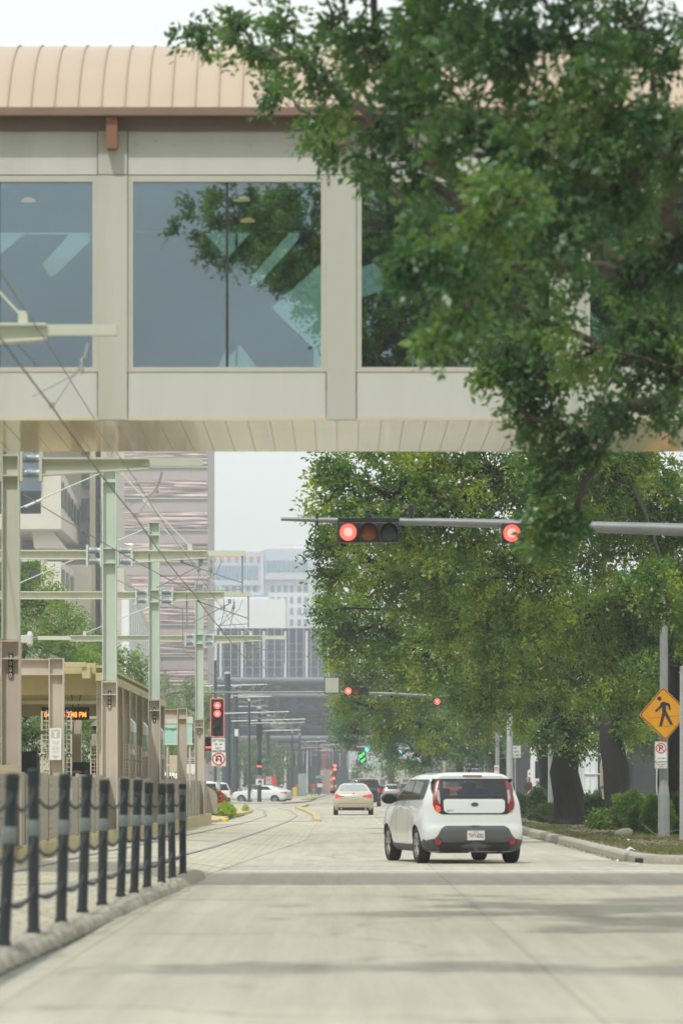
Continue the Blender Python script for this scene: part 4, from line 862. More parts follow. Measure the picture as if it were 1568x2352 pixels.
b = MB(); b.box(-.62,.0,0,.03,.02,1.13); b.build('end_panel', M['fence_taupe'], t, (ex(136)-.13, 136.1, 0)); b = MB(); b.prism([(0,.02),(.38,.02),(.38,.62),(.30,.78),(0,.98)], 'y', 0, .03); b.build('end_wing', M['fence_taupe'], t, (ex(136)-.11, 136.1, 0))
b = MB(); b.box(-3.2,.0,0,.03,.02,1.05); pe = b.build('end_panel', M['fence_taupe'], t, (ex(58)-.15, 58.1, 0)); b = MB()
for k in range(8): b.box(-3.2,-.01,-.006,-.001,.1+k*.12,.112+k*.12)
b.build('slat_groove', M['fence_edge'], pe)

# ---------------------------------------------------------------- bollards and chains
bolls = [((8,2171),(30,1773)),((77,2141),(77,1765)),((140,2119),(150,1775)),((189,2095),(200,1779)),((234,2079),(240,1789)),((277,2059),(287,1786)),((308,2051),(317,1789)),((338,2041),(342,1795)),((371,2029),(372,1798)),((396,2017),(392,1798)),((420,2009),(419,1799))]
ordn = ['first','second','third','fourth','fifth','sixth','seventh','eighth','ninth','tenth','last']
mk('boll_green', (.010,.018,.020), .45, var=.2, scale=4, spec=.5); mk('boll_band', (.15,.18,.175), .4, var=.15, scale=10)
mk('chain_mat', (.05,.065,.065), .5, .2, var=.3, scale=8)
info = []; proto = None
for i, ((bx, by), (tx, ty)) in enumerate(bolls):
    d = F*(H-.12)/(by-VY); x = X(bx, d); h = Z(ty, d)-.12; lx = X(tx, d)-x
    t = thing('bollard', '%s dark green grey-banded bollard counted from the near end of the chained row' % ordn[i] if i < 10 else 'last bollard of the chained row, with an extra grey band near its top', 'bollard', (x, d, .11), 0, 'chained bollards along the lumpy kerb')
    r = .05; Lb = .56*h
    if proto is None:
        pass
    b = MB(); b.lathe([(.062,0),(.062,.02),(r,.05),(r,h-.03)], 14); p_ = b.build('post', M['boll_green'], t, smooth=True)
    b = MB(); b.lathe([(r+.003,h-.13),(r+.006,h-.12),(r+.006,h-.012),(r*.9,h),(r*.3,h+.004)], 14); b.build('cap', M['boll_green'], t, smooth=True)
    b = MB(); b.lathe([(r+.006,h*.592),(r+.009,h*.597),(r+.009,h*.685),(r+.006,h*.69)], 14); b.build('band', M['boll_band'], t, smooth=True)
    if i == 10: b = MB(); b.lathe([(r+.009,h*.87),(r+.009,h*.94)], 14); b.build('band', M['boll_band'], t, smooth=True)
    for hz in (.87, .565, .262):
        b = MB(); b.lathe([(.02,-.012),(.026,0),(.02,.012)], 8, (0,-r-.02,h*hz), 'x'); b.build('chain_eye', M['chain_mat'], t, smooth=True)
    t.rotation_euler = (0, math.atan2(lx, h), 0); info.append((x, d, h, lx))
def chain(a, b_, sag, label, g):
    a, b_ = Vector(a), Vector(b_); L = (b_-a).length; n = int(L/.042); m = MB()
    pts = [a*(1-i/n)+b_*(i/n)-Vector((0,0,4*sag*(i/n)*(1-i/n))) for i in range(n+1)]
    for i in range(n):
        p, q = pts[i], pts[i+1]; t = (q-p).normalized(); u = t.cross(Vector((0,0,1))).normalized(); v = u.cross(t)
        if i % 2: u, v = v, u
        c = (p+q)/2; ring_ = [c+t*math.cos(th)*.03+u*math.sin(th)*.016 for th in [k*math.pi/4 for k in range(8)]]
        m.tube(ring_+[ring_[0]], .0042, 4, cap=False)
    return tag(m.build('chain', M['chain_mat']), label, 'chain', g)
for i in range(-1, len(info)-1):
    a = info[i] if i >= 0 else (info[0][0]-.05, info[0][1]-2.6, info[0][2], .02); c = info[i+1]
    for lv, (hz, sg, nm) in enumerate(((.87,.14,'top'),(.565,.14,'middle'),(.262,.09,'lowest'))):
        ha = hc = hz
        lab = ('%s chain hanging between the %s and %s bollards' % (nm, ordn[i], ordn[i+1])) if i >= 0 else '%s chain running out of the frame from the first bollard' % nm
        chain((a[0]+a[3]*ha, a[1], .11+a[2]*ha), (c[0]+c[3]*hc, c[1], .11+c[2]*hc), sg, lab, 'chains between the bollards')
t = thing('bollard', 'closest bollard before the frame edge, carrying the chains onward', 'bollard', (info[0][0]-.05, info[0][1]-2.6, .11), 0, 'chained bollards along the lumpy kerb'); h = 1.45
MB().lathe([(.062,0),(.052,.05),(.052,h)], 14).build('post', M['boll_green'], t, smooth=True); MB().lathe([(.064,h-.1),(.064,h),(.02,h+.02)], 14).build('cap', M['boll_green'], t, smooth=True)
# ---------------------------------------------------------------- signals and signs
def signal(name, label, loc, lenses, horiz=False, s=.34, back=None, rz=0, grp=None, lr=.145, visor=True):
    """lenses: list of materials; the housing box faces the camera"""
    t = thing(name, label, 'traffic signal', loc, rz, grp); n = len(lenses); hw, hh = (n*s/2, s/2) if horiz else (s/2, n*s/2)
    MB().prism(rpoly(rect(0, 0, 2*hw, 2*hh), .03), 'y', 0, .2).build('housing', M['dark_housing'], t, bevel=.012)
    if back:
        MB().prism(rpoly(rect(0, 0, 2*hw+.26, 2*hh+.26), .06), 'y', .02, .035).build('backplate', M['black_metal'], t)
        b = MB(); o = rpoly(rect(0,0,2*hw+.26,2*hh+.26), .06); i_ = rpoly(rect(0,0,2*hw+.17,2*hh+.17), .04); k = len(o)
        b.v += [(p[0], .012, p[1]) for p in o]+[(p[0], .012, p[1]) for p in i_]; b.f += [(j, (j+1) % k, k+(j+1) % k, k+j) for j in range(k)]; b.build('backplate_border', back, t)
    for j, lm in enumerate(lenses):
        c = ((j-(n-1)/2)*s, 0) if horiz else (0, ((n-1)/2-j)*s)
        q = MB(); q.prism(rpoly(rect(c[0], c[1], s*.93, s*.93), .02), 'y', -.02, -.001); q.build('door', M['dark_housing'], t, bevel=.006)
        q = MB(); q.lathe([(lr,-.022),(lr*.92,-.04),(lr*.6,-.052),(lr*.2,-.056)], 24, (c[0],0,c[1]), 'y'); ln = q.build('lens', M[lm], t, smooth=True)
        if lm == 'red_on': MB().lathe([(lr*.55,-.055),(lr*.4,-.06),(lr*.1,-.062)], 18, (c[0],0,c[1]), 'y').build('lens_core', M['red_core'], ln, smooth=True)
        if visor:
            q = MB(); k = 20; base = 0
            for yy_ in (-.02, -.24):
                for a in range(k+1):
                    th = math.pi*(-.12)+math.pi*1.24*a/k; q.v.append((c[0]+(lr+.012)*math.cos(th), yy_ if True else 0, c[1]+(lr+.012)*math.sin(th)))
            for a in range(k): q.f.append((a, a+1, k+1+a+1, k+1+a))
            v = q.build('visor', M['dark_housing'], t, smooth=True); m_ = v.modifiers.new('s', 'SOLIDIFY'); m_.thickness = .006
    return t
sc = 67.7
t = thing('signal_mast_arm', 'long grey steel arm reaching over the road below the footbridge', 'mast arm', (8.4, sc, .15))
b = MB(); pts = [(X(px,sc)-8.4, 0, Z(py,sc)-.15) for px, py in ((645,1192),(800,1196),(1000,1199),(1180,1204),(1380,1211),(1568,1217),(1800,1224))]+[(0,0,Z(1232,sc)-.15)]
b.tube(pts, [.032,.05,.068,.083,.098,.112,.125,.14], 14); b.build('arm', M['steel_grey'], t, smooth=True)
b = MB(); b.lathe([(.26,0),(.26,.05),(.17,.06),(.15,3),(.13,6.3),(.0,6.36)], 16); b.build('pole', M['steel_grey'], t, smooth=True)
b = MB(); b.cyl((X(728,sc)-8.4,-.01,Z(1180,sc)-.15),(X(728,sc)-8.4,-.01,Z(1210,sc)-.15),.03); b.build('cable_clamp', M['dark_housing'], t)
signal('traffic_signal', 'three-lamp signal lying sideways on the long arm, red lit beside dim amber and green', (X(846,sc), sc-.28, Z(1225,sc)), ['red_on','amber_off','green_off'], True, grp='signals on the long arm', s=.352)
b = MB(); x0, z0 = X(846,sc), Z(1196,sc); 
t = thing('signal_bracket', 'black bracket clamping the sideways three-lamp signal to its arm', 'bracket', (x0, sc-.2, z0))
b.box(-.53,.53,-.06,.06,-.035,.035); b.lathe([(.04,0),(.04,.14),(.05,.15),(.035,.2)], 12, (-.02,.02,.0)); b.box(-.06,.05,-.09,.1,-.07,.1); b.box(-.54,-.48,-.05,.03,-.35,-.03); b.build('clamp', M['black_metal'], t, bevel=.01)
signal('traffic_signal', 'sideways signal half hidden by the hanging oak leaves, red lamp lit', (X(1220,sc), sc-.28, Z(1227,sc)), ['red_on','amber_off','green_off'], True, grp='signals on the long arm', s=.352)
t = thing('detector', 'small black vehicle detector standing on the long signal arm', 'detector', (X(944,sc), sc, Z(1198,sc)))
b = MB(); b.cyl((0,0,0),(0,0,.18),.022); b.lathe([(.05,.1),(.055,.12),(.055,.28),(.03,.3)], 12); b.box(-.2,0,-.02,.02,.2,.225); b.build('body', M['black_metal'], t)
# second arm, farther down the road
s2 = 165
t = thing('signal_mast_arm', 'pale farther signal arm behind the concrete post, half hidden in the oak leaves', 'mast arm', (X(1170,s2), s2, .15)); x0 = X(1170,s2)
b = MB(); b.tube([(X(px,s2)-x0, 0, Z(py,s2)-.15) for px, py in ((470,1591),(600,1591),(760,1590),(900,1594),(1080,1604),(1170,1612))], [.035,.042,.052,.065,.08,.1], 12); b.build('arm', M['steel_grey'], t, smooth=True)
b = MB(); b.lathe([(.22,0),(.2,.1),(.145,.3),(.125,Z(1590,s2)-.15)], 14); b.build('pole', M['galv'], t, smooth=True)
signal('traffic_signal', 'far red signal peeping from the leaf edge beside the blank board', (X(818,s2), s2-.3, Z(1588,s2)), ['red_on','amber_off','green_off'], True)
signal('traffic_signal', 'far red signal shining alone within the dark oak leaves', (X(1022,s2), s2-.3, Z(1612,s2)), ['red_on','amber_off','green_off'], True, lr=.13)
t = thing('blank_board', 'square grey blank sign board fixed on the farther signal arm', 'sign', (X(762,s2), s2-.2, Z(1592,s2)))
w = 35*s2/F; MB().prism(rect(0, w/2, w, 38*s2/F), 'y', -.03, .03).build('frame', M['dark_housing'], t, bevel=.01); MB().prism(rect(0, w/2, w-.07, 38*s2/F-.07), 'y', -.036, -.031).build('panel', M['sign_back'], t)
# double red signal with signs on its post
d = 165; x = X(499,d)
t = thing('signal_post', 'grey post holding the double red signal and the turn signs at the platform end', 'post', (x, d+.25, .13)); MB().lathe([(.12,0),(.12,.06),(.075,.12),(.07,4.95),(.0,5.0)], 12, (.05,0,0)).build('shaft', M['galv'], t, smooth=True)
signal('traffic_signal', 'tall four-lamp signal with two red lamps lit inside an orange bordered backplate', (x, d, Z(1649,d)), ['red_on','red_on','lens_off','lens_off'], back=M['red_soft'] if False else mat('salmon', (.80,.22,.16), .5), s=.345, lr=.15)
def sign_panel(name, label, px0, px1, py0, py1, d, thick=.006, m='sign_white', r=.05, border=True, cat='sign', grp=None, back=None):
    x = X((px0+px1)/2, d); w = (px1-px0)*d/F; h = (py1-py0)*d/F; z = Z(py1, d); t = thing(name, label, cat, (x, d, z), 0, grp)
    MB().prism(rpoly(rect(0,h/2,w,h), r*w), 'y', -thick, 0).build('board', M[m], t)
    if border:
        b = MB(); o = rpoly(rect(0,h/2,w*.96,h-.04*w), r*w); i_ = rpoly(rect(0,h/2,w*.92,h-.08*w), r*w*.8); k = len(o)
        b.v += [(p[0], -thick-.003, p[1]) for p in o]+[(p[0], -thick-.003, p[1]) for p in i_]; b.f += [(j, (j+1) % k, k+(j+1) % k, k+j) for j in range(k)]; b.build('border', M['ink'], t)
    return t, w, h
def banned(t, cx, cz, r, y=-.012, ringm='red'):
    vs, fs = ring(cx, cz, r*.8, r); b = MB(); b.add([(v[0], y, v[2]) for v in vs], fs)
    a = math.radians(45); dx, dz = math.cos(a), math.sin(a); k = r*.085; R_ = r*.83
    b.quad((cx-dx*R_-dz*k, y-.001, cz+dz*R_-dx*k), (cx-dx*R_+dz*k, y-.001, cz+dz*R_+dx*k), (cx+dx*R_+dz*k, y-.001, cz-dz*R_+dx*k), (cx+dx*R_-dz*k, y-.001, cz-dz*R_-dx*k))
    b.build('prohibition_ring', M[ringm], t)
def uturn(t, cx, cz, s, y=-.009):
    b = MB(); n = 12; r1, r0 = s*.62, s*.30; ps = []
    for j in range(n+1): th = math.pi*j/n; ps.append((cx+s*.05+r1*math.cos(th), cz+s*.15+r1*math.sin(th)))
    pi2 = [(cx+s*.05+r0*math.cos(th), cz+s*.15+r0*math.sin(th)) for th in [math.pi*j/n for j in range(n, -1, -1)]]
    poly = [(cx+s*.05+r1, cz-s*.75)]+ps+[(cx+s*.05-r1, cz-s*.05)]+[(cx+s*.05-r0, cz-s*.05)]+pi2+[(cx+s*.05+r0, cz-s*.75)]
    m = len(ps)
    for j in range(n): b.quad(*[(p[0], y, p[1]) for p in (ps[j], ps[j+1], pi2[n-j-1], pi2[n-j])])
    b.quad((cx+s*.05+r0,y,cz-s*.75),(cx+s*.05+r1,y,cz-s*.75),(cx+s*.05+r1,y,cz+s*.15),(cx+s*.05+r0,y,cz+s*.15))
    b.quad((cx+s*.05-r1,y,cz-s*.1),(cx+s*.05-r0,y,cz-s*.1),(cx+s*.05-r0,y,cz+s*.15),(cx+s*.05-r1,y,cz+s*.15))
    xm = cx+s*.05-(r0+r1)/2; b.add([(xm-s*.36,y,cz-s*.08),(xm+s*.36,y,cz-s*.08),(xm,y,cz-s*.68)], [(0,1,2)])
    b.build('turn_arrow', M['ink'], t)
d = 164.8
t, w, h = sign_panel('turn_sign', 'white sign about turning on the green arrow, below the double red signal', 485, 517.5, 1695, 1725, d)
text('LEFT TURN', w*.86, h*.19, M['ink'], t, (0,-.012,h*.79)); text('ON', w*.22, h*.17, M['ink'], t, (-w*.17,-.012,h*.50)); text('ONLY', w*.42, h*.17, M['ink'], t, (0,-.012,h*.2))
b = MB(); vs = [(w*.19+.062*math.cos(k*.52), -.011, h*.5+.062*math.sin(k*.52)) for k in range(12)]; b.add([(w*.07,-.012,h*.5),(w*.17,-.012,h*.6),(w*.17,-.012,h*.54),(w*.28,-.012,h*.54),(w*.28,-.012,h*.46),(w*.17,-.012,h*.46),(w*.17,-.012,h*.4)], [tuple(range(7))]); b.build('green_arrow', M['sign_green'], t)
t, w, h = sign_panel('turn_ban_sign', 'white square sign with a crossed-out U-turn arrow on the post at the platform end', 485, 519, 1727, 1761, d); uturn(t, 0, h/2, h*.33); banned(t, 0, h/2, h*.44)
d = 166; signal('tram_signal', 'small two-lamp tram signal with a lit red bar beside the turn sign', (X(479,d), d, Z(1709,d)), ['lens_off','lens_off'], s=.30, lr=.12)
tt = [o for o in COL.objects if o.name.startswith('tram_signal')][0]; MB().box(-.13,.13,-.075,-.06,-.185,-.115).build('light_bar', M['red_on'], tt)
# train signal further
d = 307
tt = signal('tram_signal', 'tiny red-bar tram signal on the dark pole before the white sedan', (X(595.5,d), d, Z(1756,d)), ['lens_off','lens_off'], s=.32, lr=.13); MB().box(-.19,.19,-.08,-.065,-.23,-.1).build('light_bar', M['red_on'], tt)
t, w, h = sign_panel('train_signal_sign', 'small white and black train signal sign on the dark pole', 587, 606, 1781, 1804, 307.2); MB().prism(rect(0,h*.8,w*.9,h*.34), 'y', -.011, -.0065).build('header', M['ink'], t); text('TRAIN', w*.7, h*.12, M['sign_white'], t, (0,-.014,h*.88)); text('SIGNAL', w*.75, h*.12, M['sign_white'], t, (0,-.014,h*.72))
b = MB(); b.prism(rpoly(rect(0,h*.35,w*.4,h*.22),.05), 'y', -.011, -.007); b.box(-w*.25,w*.25,-.011,-.007,h*.14,h*.17); b.build('train_symbol', M['ink'], t)
t, w, h = sign_panel('turn_ban_sign', 'tiny white square sign with a crossed-out U-turn arrow above the sedan roof', 610, 625, 1784, 1802, 440); uturn(t, 0, h/2, h*.3); banned(t, 0, h/2, h*.42)
MB().cyl((0,.06,h),(0,.06,-Z(1802,440)+.1),.06).build('post', M['galv'], t)
t, w, h = sign_panel('train_signal_sign', 'larger train signal sign mostly hidden behind the rear mint mast', 415, 461, 1743, 1783, 150); MB().prism(rect(0,h*.83,w*.92,h*.28), 'y', -.011, -.0065).build('header', M['ink'], t); text('TRAIN', w*.6, h*.1, M['sign_white'], t, (0,-.014,h*.89)); text('SIGNAL', w*.62, h*.1, M['sign_white'], t, (0,-.014,h*.76)); text('ONLY', w*.5, h*.1, M['ink'], t, (0,-.014,h*.1)); MB().cyl((0,.04,h),(0,.04,-Z(1783,150)+.1),.03).build('post', M['galv'], t)
t, w, h = sign_panel('street_name_sign', 'small green street name sign on a far dark pole', 724, 741, 1781, 1789, 539, m='sign_green', border=False); text('MAIN ST', w*.8, h*.5, M['sign_white'], t, (0,-.012,h*.5))
t, w, h = sign_panel('train_signal_sign', 'faint far train signal sign near the person in red', 728, 741, 1795, 1809, 538.5); MB().prism(rect(0,h*.8,w*.9,h*.3), 'y', -.011, -.0065).build('header', M['ink'], t)
t, w, h = sign_panel('turn_ban_sign', 'faint round-marked turn sign beside the far red pier', 736, 745, 1770, 1781, 537); uturn(t, 0, h/2, h*.3); banned(t, 0, h/2, h*.42)
# right hand side posts and signs
d = 92; x = X(1524,d)
t = thing('concrete_pole', 'tall pale octagonal concrete pole carrying the yellow crossing sign', 'pole', (x, d, .15)); MB().lathe([(.14,0),(.14,.02),(.135,1.0),(.105,1.25),(.09,Z(1330,d))], 8).build('shaft', mat('pole_conc', (.26,.28,.27), .75, var=.12, stain=.3), t)
M['pole_conc'] = bpy.data.materials['pole_conc']
d = 91.7; t = thing('crossing_sign', 'yellow diamond sign with a black walking figure on the tall concrete pole', 'warning sign', (X(1525,d), d, Z(1640,d))); t.rotation_euler = (0, R(-3), 0)
r_ = 62*d/F
MB().prism(rpoly([(0,-r_),(r_*.94,0),(0,r_),(-r_*.94,0)], .06), 'y', -.01, 0).build('board', M['sign_yellow'], t)
b = MB(); o = rpoly([(0,-r_*.965),(r_*.905,0),(0,r_*.965),(-r_*.905,0)], .05); i_ = rpoly([(0,-r_*.925),(r_*.865,0),(0,r_*.925),(-r_*.865,0)], .04); k = len(o)
b.v += [(p[0], -.013, p[1]) for p in o]+[(p[0], -.013, p[1]) for p in i_]; b.f += [(j, (j+1) % k, k+(j+1) % k, k+j) for j in range(k)]; b.build('border', M['ink'], t)
u = r_/62.; 
def sp(l): return [(a*u*.565*1.0, c*u*.565) for a, c in l]
b = MB()
b.prism(sp([(-17+9*math.cos(k*.5236), 63+9*math.sin(k*.5236)) for k in range(12)]), 'y', -.0135, -.0105)
b.prism(sp([(-12,46),(0,50),(24,40),(28,16),(20,14),(16,32),(9,34),(8,12),(34,-46),(22,-46),(2,-6),(-12,-50),(-24,-50),(-8,6),(-8,28),(-32,8),(-38,14),(-16,34)]), 'y', -.0135, -.0105)
b.build('walking_figure', M['ink'], t)
b = MB(); b.box(-r_*.62,-r_*.12,-.0115,-.0102,-r_*.14,-r_*.11); b.box(r_*.12,r_*.66,-.0115,-.0102,-r_*.12,-r_*.09); b.box(-r_*.3,r_*.4,-.0115,-.0102,-r_*.48,-r_*.45); b.build('crosswalk_line', mat('olive_line', (.35,.19,.02), .5), t)
d = 91.75; t, w, h = sign_panel('no_parking_sign', 'white no parking sign under the yellow crossing diamond', 1503, 1532, 1703, 1750, d, r=.08)
text('P', w*.34, h*.30, M['ink'], t, (0,-.0085,h*.66)); banned(t, 0, h*.66, w*.42); text('ANY TIME', w*.6, h*.06, M['ink'], t, (0,-.0085,h*.16))
t, w, h = sign_panel('arrow_plate', 'small white arrow plate just below the no parking sign', 1503, 1532, 1750.5, 1766, d, r=.1); text('TOW-AWAY', w*.8, h*.3, M['ink'], t, (0,-.0085,h*.62)); text('<-  ZONE  ->', w*.8, h*.2, M['ink'], t, (0,-.0085,h*.28))
for (px, d, r0, yt, lab) in ((1264,133,.10,1660,'round pale concrete post standing before the thickest oak trunk'),(1142,195,.115,1560,'pale lamp pole behind the roof of the white hatchback, with a small parking sign'),(1565,88,.05,1530,'thin grey sign post cut by the frame edge beside the yellow diamond'),(987,290,.12,1740,'thin grey pole beside the parking sign down the street'),(951,290,.12,1745,'pale thin pole behind the queue of cars')):
    x = X(px,d); t = thing('pole', lab, 'pole', (x, d, .14)); MB().lathe([(r0*1.1,0),(r0,.3),(r0*.85,Z(yt,d)-.14)], 10).build('shaft', M['pole_conc'] if px != 1565 else M['galv'], t, smooth=True)
t, w, h = sign_panel('no_parking_sign', 'small no parking sign on the pale lamp pole above the white hatchback', 1134.5, 1145.5, 1758, 1781, 194.6, r=.08); text('P', w*.36, h*.32, M['ink'], t, (0,-.0085,h*.66)); banned(t, 0, h*.64, w*.42); text('TAXI', w*.5, h*.1, M['ink'], t, (0,-.0085,h*.15))
t, w, h = sign_panel('turn_sign', 'pale square sign forbidding turns on red, beyond the white hatchback', 1170, 1196, 1712.5, 1741.5, 176); text('NO', w*.34, h*.17, M['ink'], t, (0,-.0085,h*.78)); text('TURN', w*.58, h*.17, M['ink'], t, (0,-.0085,h*.5)); text('ON RED', w*.8, h*.17, M['ink'], t, (0,-.0085,h*.21)); MB().cyl((w*.0,.03,h*.9),(0,.03,-Z(1741.5,176)+.14),.028).build('post', M['galv'], t)
d = 118; x = X(1398,d); t = thing('notice_board', 'beige back of a notice board with a small crest top on two grey legs', 'notice board', (x, d, .14)); h0, h1 = Z(1806,d)-.14, Z(1754,d)-.14; w = 42*d/F
MB().prism([(-w/2,h0),(w/2,h0),(w/2,h1),(w*.3,h1+.005),(w*.22,h1+.05),(0,h1+.075),(-w*.22,h1+.05),(-w*.3,h1+.005),(-w/2,h1)], 'y', -.03, .02).build('board', M['beige_board'], t, bevel=.006)
MB().prism([(-w*.35,h0-.4),(w*.3,h0-.4),(w*.42,h0-.02),(-w*.42,h0-.02)], 'y', .03, .05).build('planter_tray', M['beige_board'], t)
b = MB(); b.cyl((w*.05,.05,0),(w*.05,.05,h0+.1),.022); b.cyl((-w*.3,.05,h0-.3),(-w*.45,.05,h0),.02); b.cyl((w*.2,.05,0),(w*.4,.05,h0-.3),.022); b.build('leg', M['galv'], t)
mk('navy', (.02,.026,.05), .4, var=.1); mk('sign_blue', (.03,.13,.42), .4)
d = 250; t, w, h = sign_panel('parking_sign', 'dark blue parking sign with a white P in a light blue square', 1006, 1029, 1719, 1746, d, m='navy', border=False); MB().prism(rpoly(rect(0,h*.66,w*.6,w*.6),.05), 'y', -.012, -.0065).build('square', M['sign_blue'], t); text('P', w*.3, w*.44, M['sign_white'], t, (0,-.014,h*.66)); text('Parking', w*.6, h*.13, M['sign_white'], t, (0,-.0085,h*.16)); MB().cyl((w*.1,.08,h*.9),(w*.1,.08,-Z(1746,d)+.1),.07).build('post', M['beige_board'], t)
d = 240; t, w, h = sign_panel('direction_sign', 'dark navy hospital direction board with white lines of lettering', 1068, 1111, 1728, 1771, d, m='navy', border=False)
mk('pale_text', (.6,.62,.62), .5); text('John Freeman', w*.86, h*.12, M['pale_text'], t, (w*.04,-.009,h*.83)); 
for k, (a, s_) in enumerate((('>', 'Main St'), ('^', 'Entrances 1'), ('^', 'Entrances 1-2'))):
    text(s_, w*(.42, .58, .68)[k], h*.11, M['pale_text'], t, (w*(-.1, -.02, .03)[k],-.009,h*(.58-.23*k)))
    b = MB(); c_ = (-w*.42, h*(.58-.23*k)); u_ = h*.055
    vs = [(-1,-.25),(0,-.25),(0,-1),(1.2,0),(0,1),(0,.25),(-1,.25)]; vs = vs if k == 0 else [(-q, p) for p, q in vs]
    b.add([(c_[0]+p*u_, -.009, c_[1]+q*u_) for p, q in vs], [tuple(range(7))]); b.build('arrow', M['pale_text'], t)
MB().box(-w*.5,w*.42,.0,.05,h+.005,h+.06).build('top_bar', M['pale_text'], t); b = MB(); b.box(-w*.56,-w*.5,-.03,.05,-Z(1771,d)+.1,h); b.box(w*.5,w*.56,-.03,.05,-Z(1771,d)+.1,h); b.build('post', M['beige_board'], t)
d = 200; t, w, h = sign_panel('directory_board', 'small rounded white directory board with red squares behind the hedge', 1211, 1230, 1768, 1801, d, r=.3, border=False); b = MB(); b.prism(rect(-w*.25,h*.42,w*.2,w*.2),'y',-.01,-.0065); b.prism(rect(-w*.25,h*.16,w*.2,w*.2),'y',-.01,-.0065); b.build('red_square', M['red'], t)
MB().prism(rect(-w*.25,h*.7,w*.2,w*.2),'y',-.01,-.0065).build('blue_square', M['sign_blue'], t); b = MB(); 
for k in range(6): b.box(0,w*.4,-.009,-.0065,h*(.12+k*.13),h*(.12+k*.13)+.02)
b.build('text_line', M['faint_ink'], t); MB().cyl((0,.04,h*.5),(0,.04,-Z(1801,d)+.1),.03).build('post', M['galv'], t)
# far green signals and lane arrows
g = 430
for (px, py, lab) in ((842,1722,'far green signal lamp above the lit lane arrows'),(917,1729,'far green signal lamp against the dark oak, beyond the lane arrows')):
    signal('traffic_signal', lab, (X(px-10,g), g-.5, Z(py,g)), ['lens_off','amber_off','green_on'], True, s=.5, lr=.21)
t = thing('signal_mast_arm', 'distant grey signal arm that holds the green lamps', 'mast arm', (X(1010,g), g, .1)); b = MB(); b.tube([(X(815,g)-X(1010,g),0,Z(1716,g)-.1),(0,0,Z(1722,g)-.1)], [.06,.12], 8); b.build('arm', M['galv'], t); MB().cyl((0,0,0),(0,0,Z(1716,g)),.15).build('pole', M['galv'], t)
for (px, py, s_, lab) in ((831,1735,17,'black sign box with the larger glowing green slanted lane arrow'),(834,1746.5,14,'black sign box with the smaller glowing green slanted lane arrow')):
    t = thing('lane_signal', lab, 'lane signal', (X(px,g), g-.4, Z(py,g))); k = s_*g/F/2; MB().box(-k*1.15,k*1.15,0,.2,-k*.82,k*.82).build('housing', M['black_metal'], t, bevel=.02)
    b = MB(); b.add([(p*k,-.01,q*k) for p, q in ((-.75,-.65),(-.75,.15),(-.5,-.1),(.45,.7),(.75,.42),(-.2,-.4),(.1,-.65))], [tuple(range(7))]); b.build('arrow', M['arrow_on'], t)
for (x0, x1, y0, y1, lab) in ((845,857,1726,1740,'small white plate beside the larger lit lane arrow'),(847,857,1742,1749,'tiny white plate beside the smaller lit lane arrow'),(873,881,1740,1755,'tiny white sign among the far oak leaves')):
    t, w, h = sign_panel('regulation_sign', lab, x0, x1, y0, y1, g-.2, border=True)
    MB().box(-w*.35,w*.35,-.01,-.0065,h*.3,h*.42).build('text_line', M['ink'], t)
t, w, h = sign_panel('street_name_sign', 'green framed sign plate hanging beyond the lane arrows', 855, 874, 1750, 1762, g+2, m='sign_green', border=False); MB().prism(rect(0,h/2,w*.86,h*.76),'y',-.011,-.0065).build('panel', M['leaf_hedge'] if False else M['teal_panel'], t)
# small far red signals by the red pier
for (px, py, ls, lab) in ((769,1768,['red_on','red_on','lens_off'],'far signal with two red lamps in front of the red pier'),(766,1784,['amber_off','red_on'],'tiny far signal low on the pole by the red pier')):
    signal('traffic_signal', lab, (X(px,520), 519, Z(py,520)), ls, s=.5, lr=.22)
t = thing('signal_post', 'slim dark post of the far red signals', 'post', (X(767,520), 519.6, .1)); MB().cyl((0,0,0),(0,0,6.5),.1).build('shaft', M['pole_blue'], t)
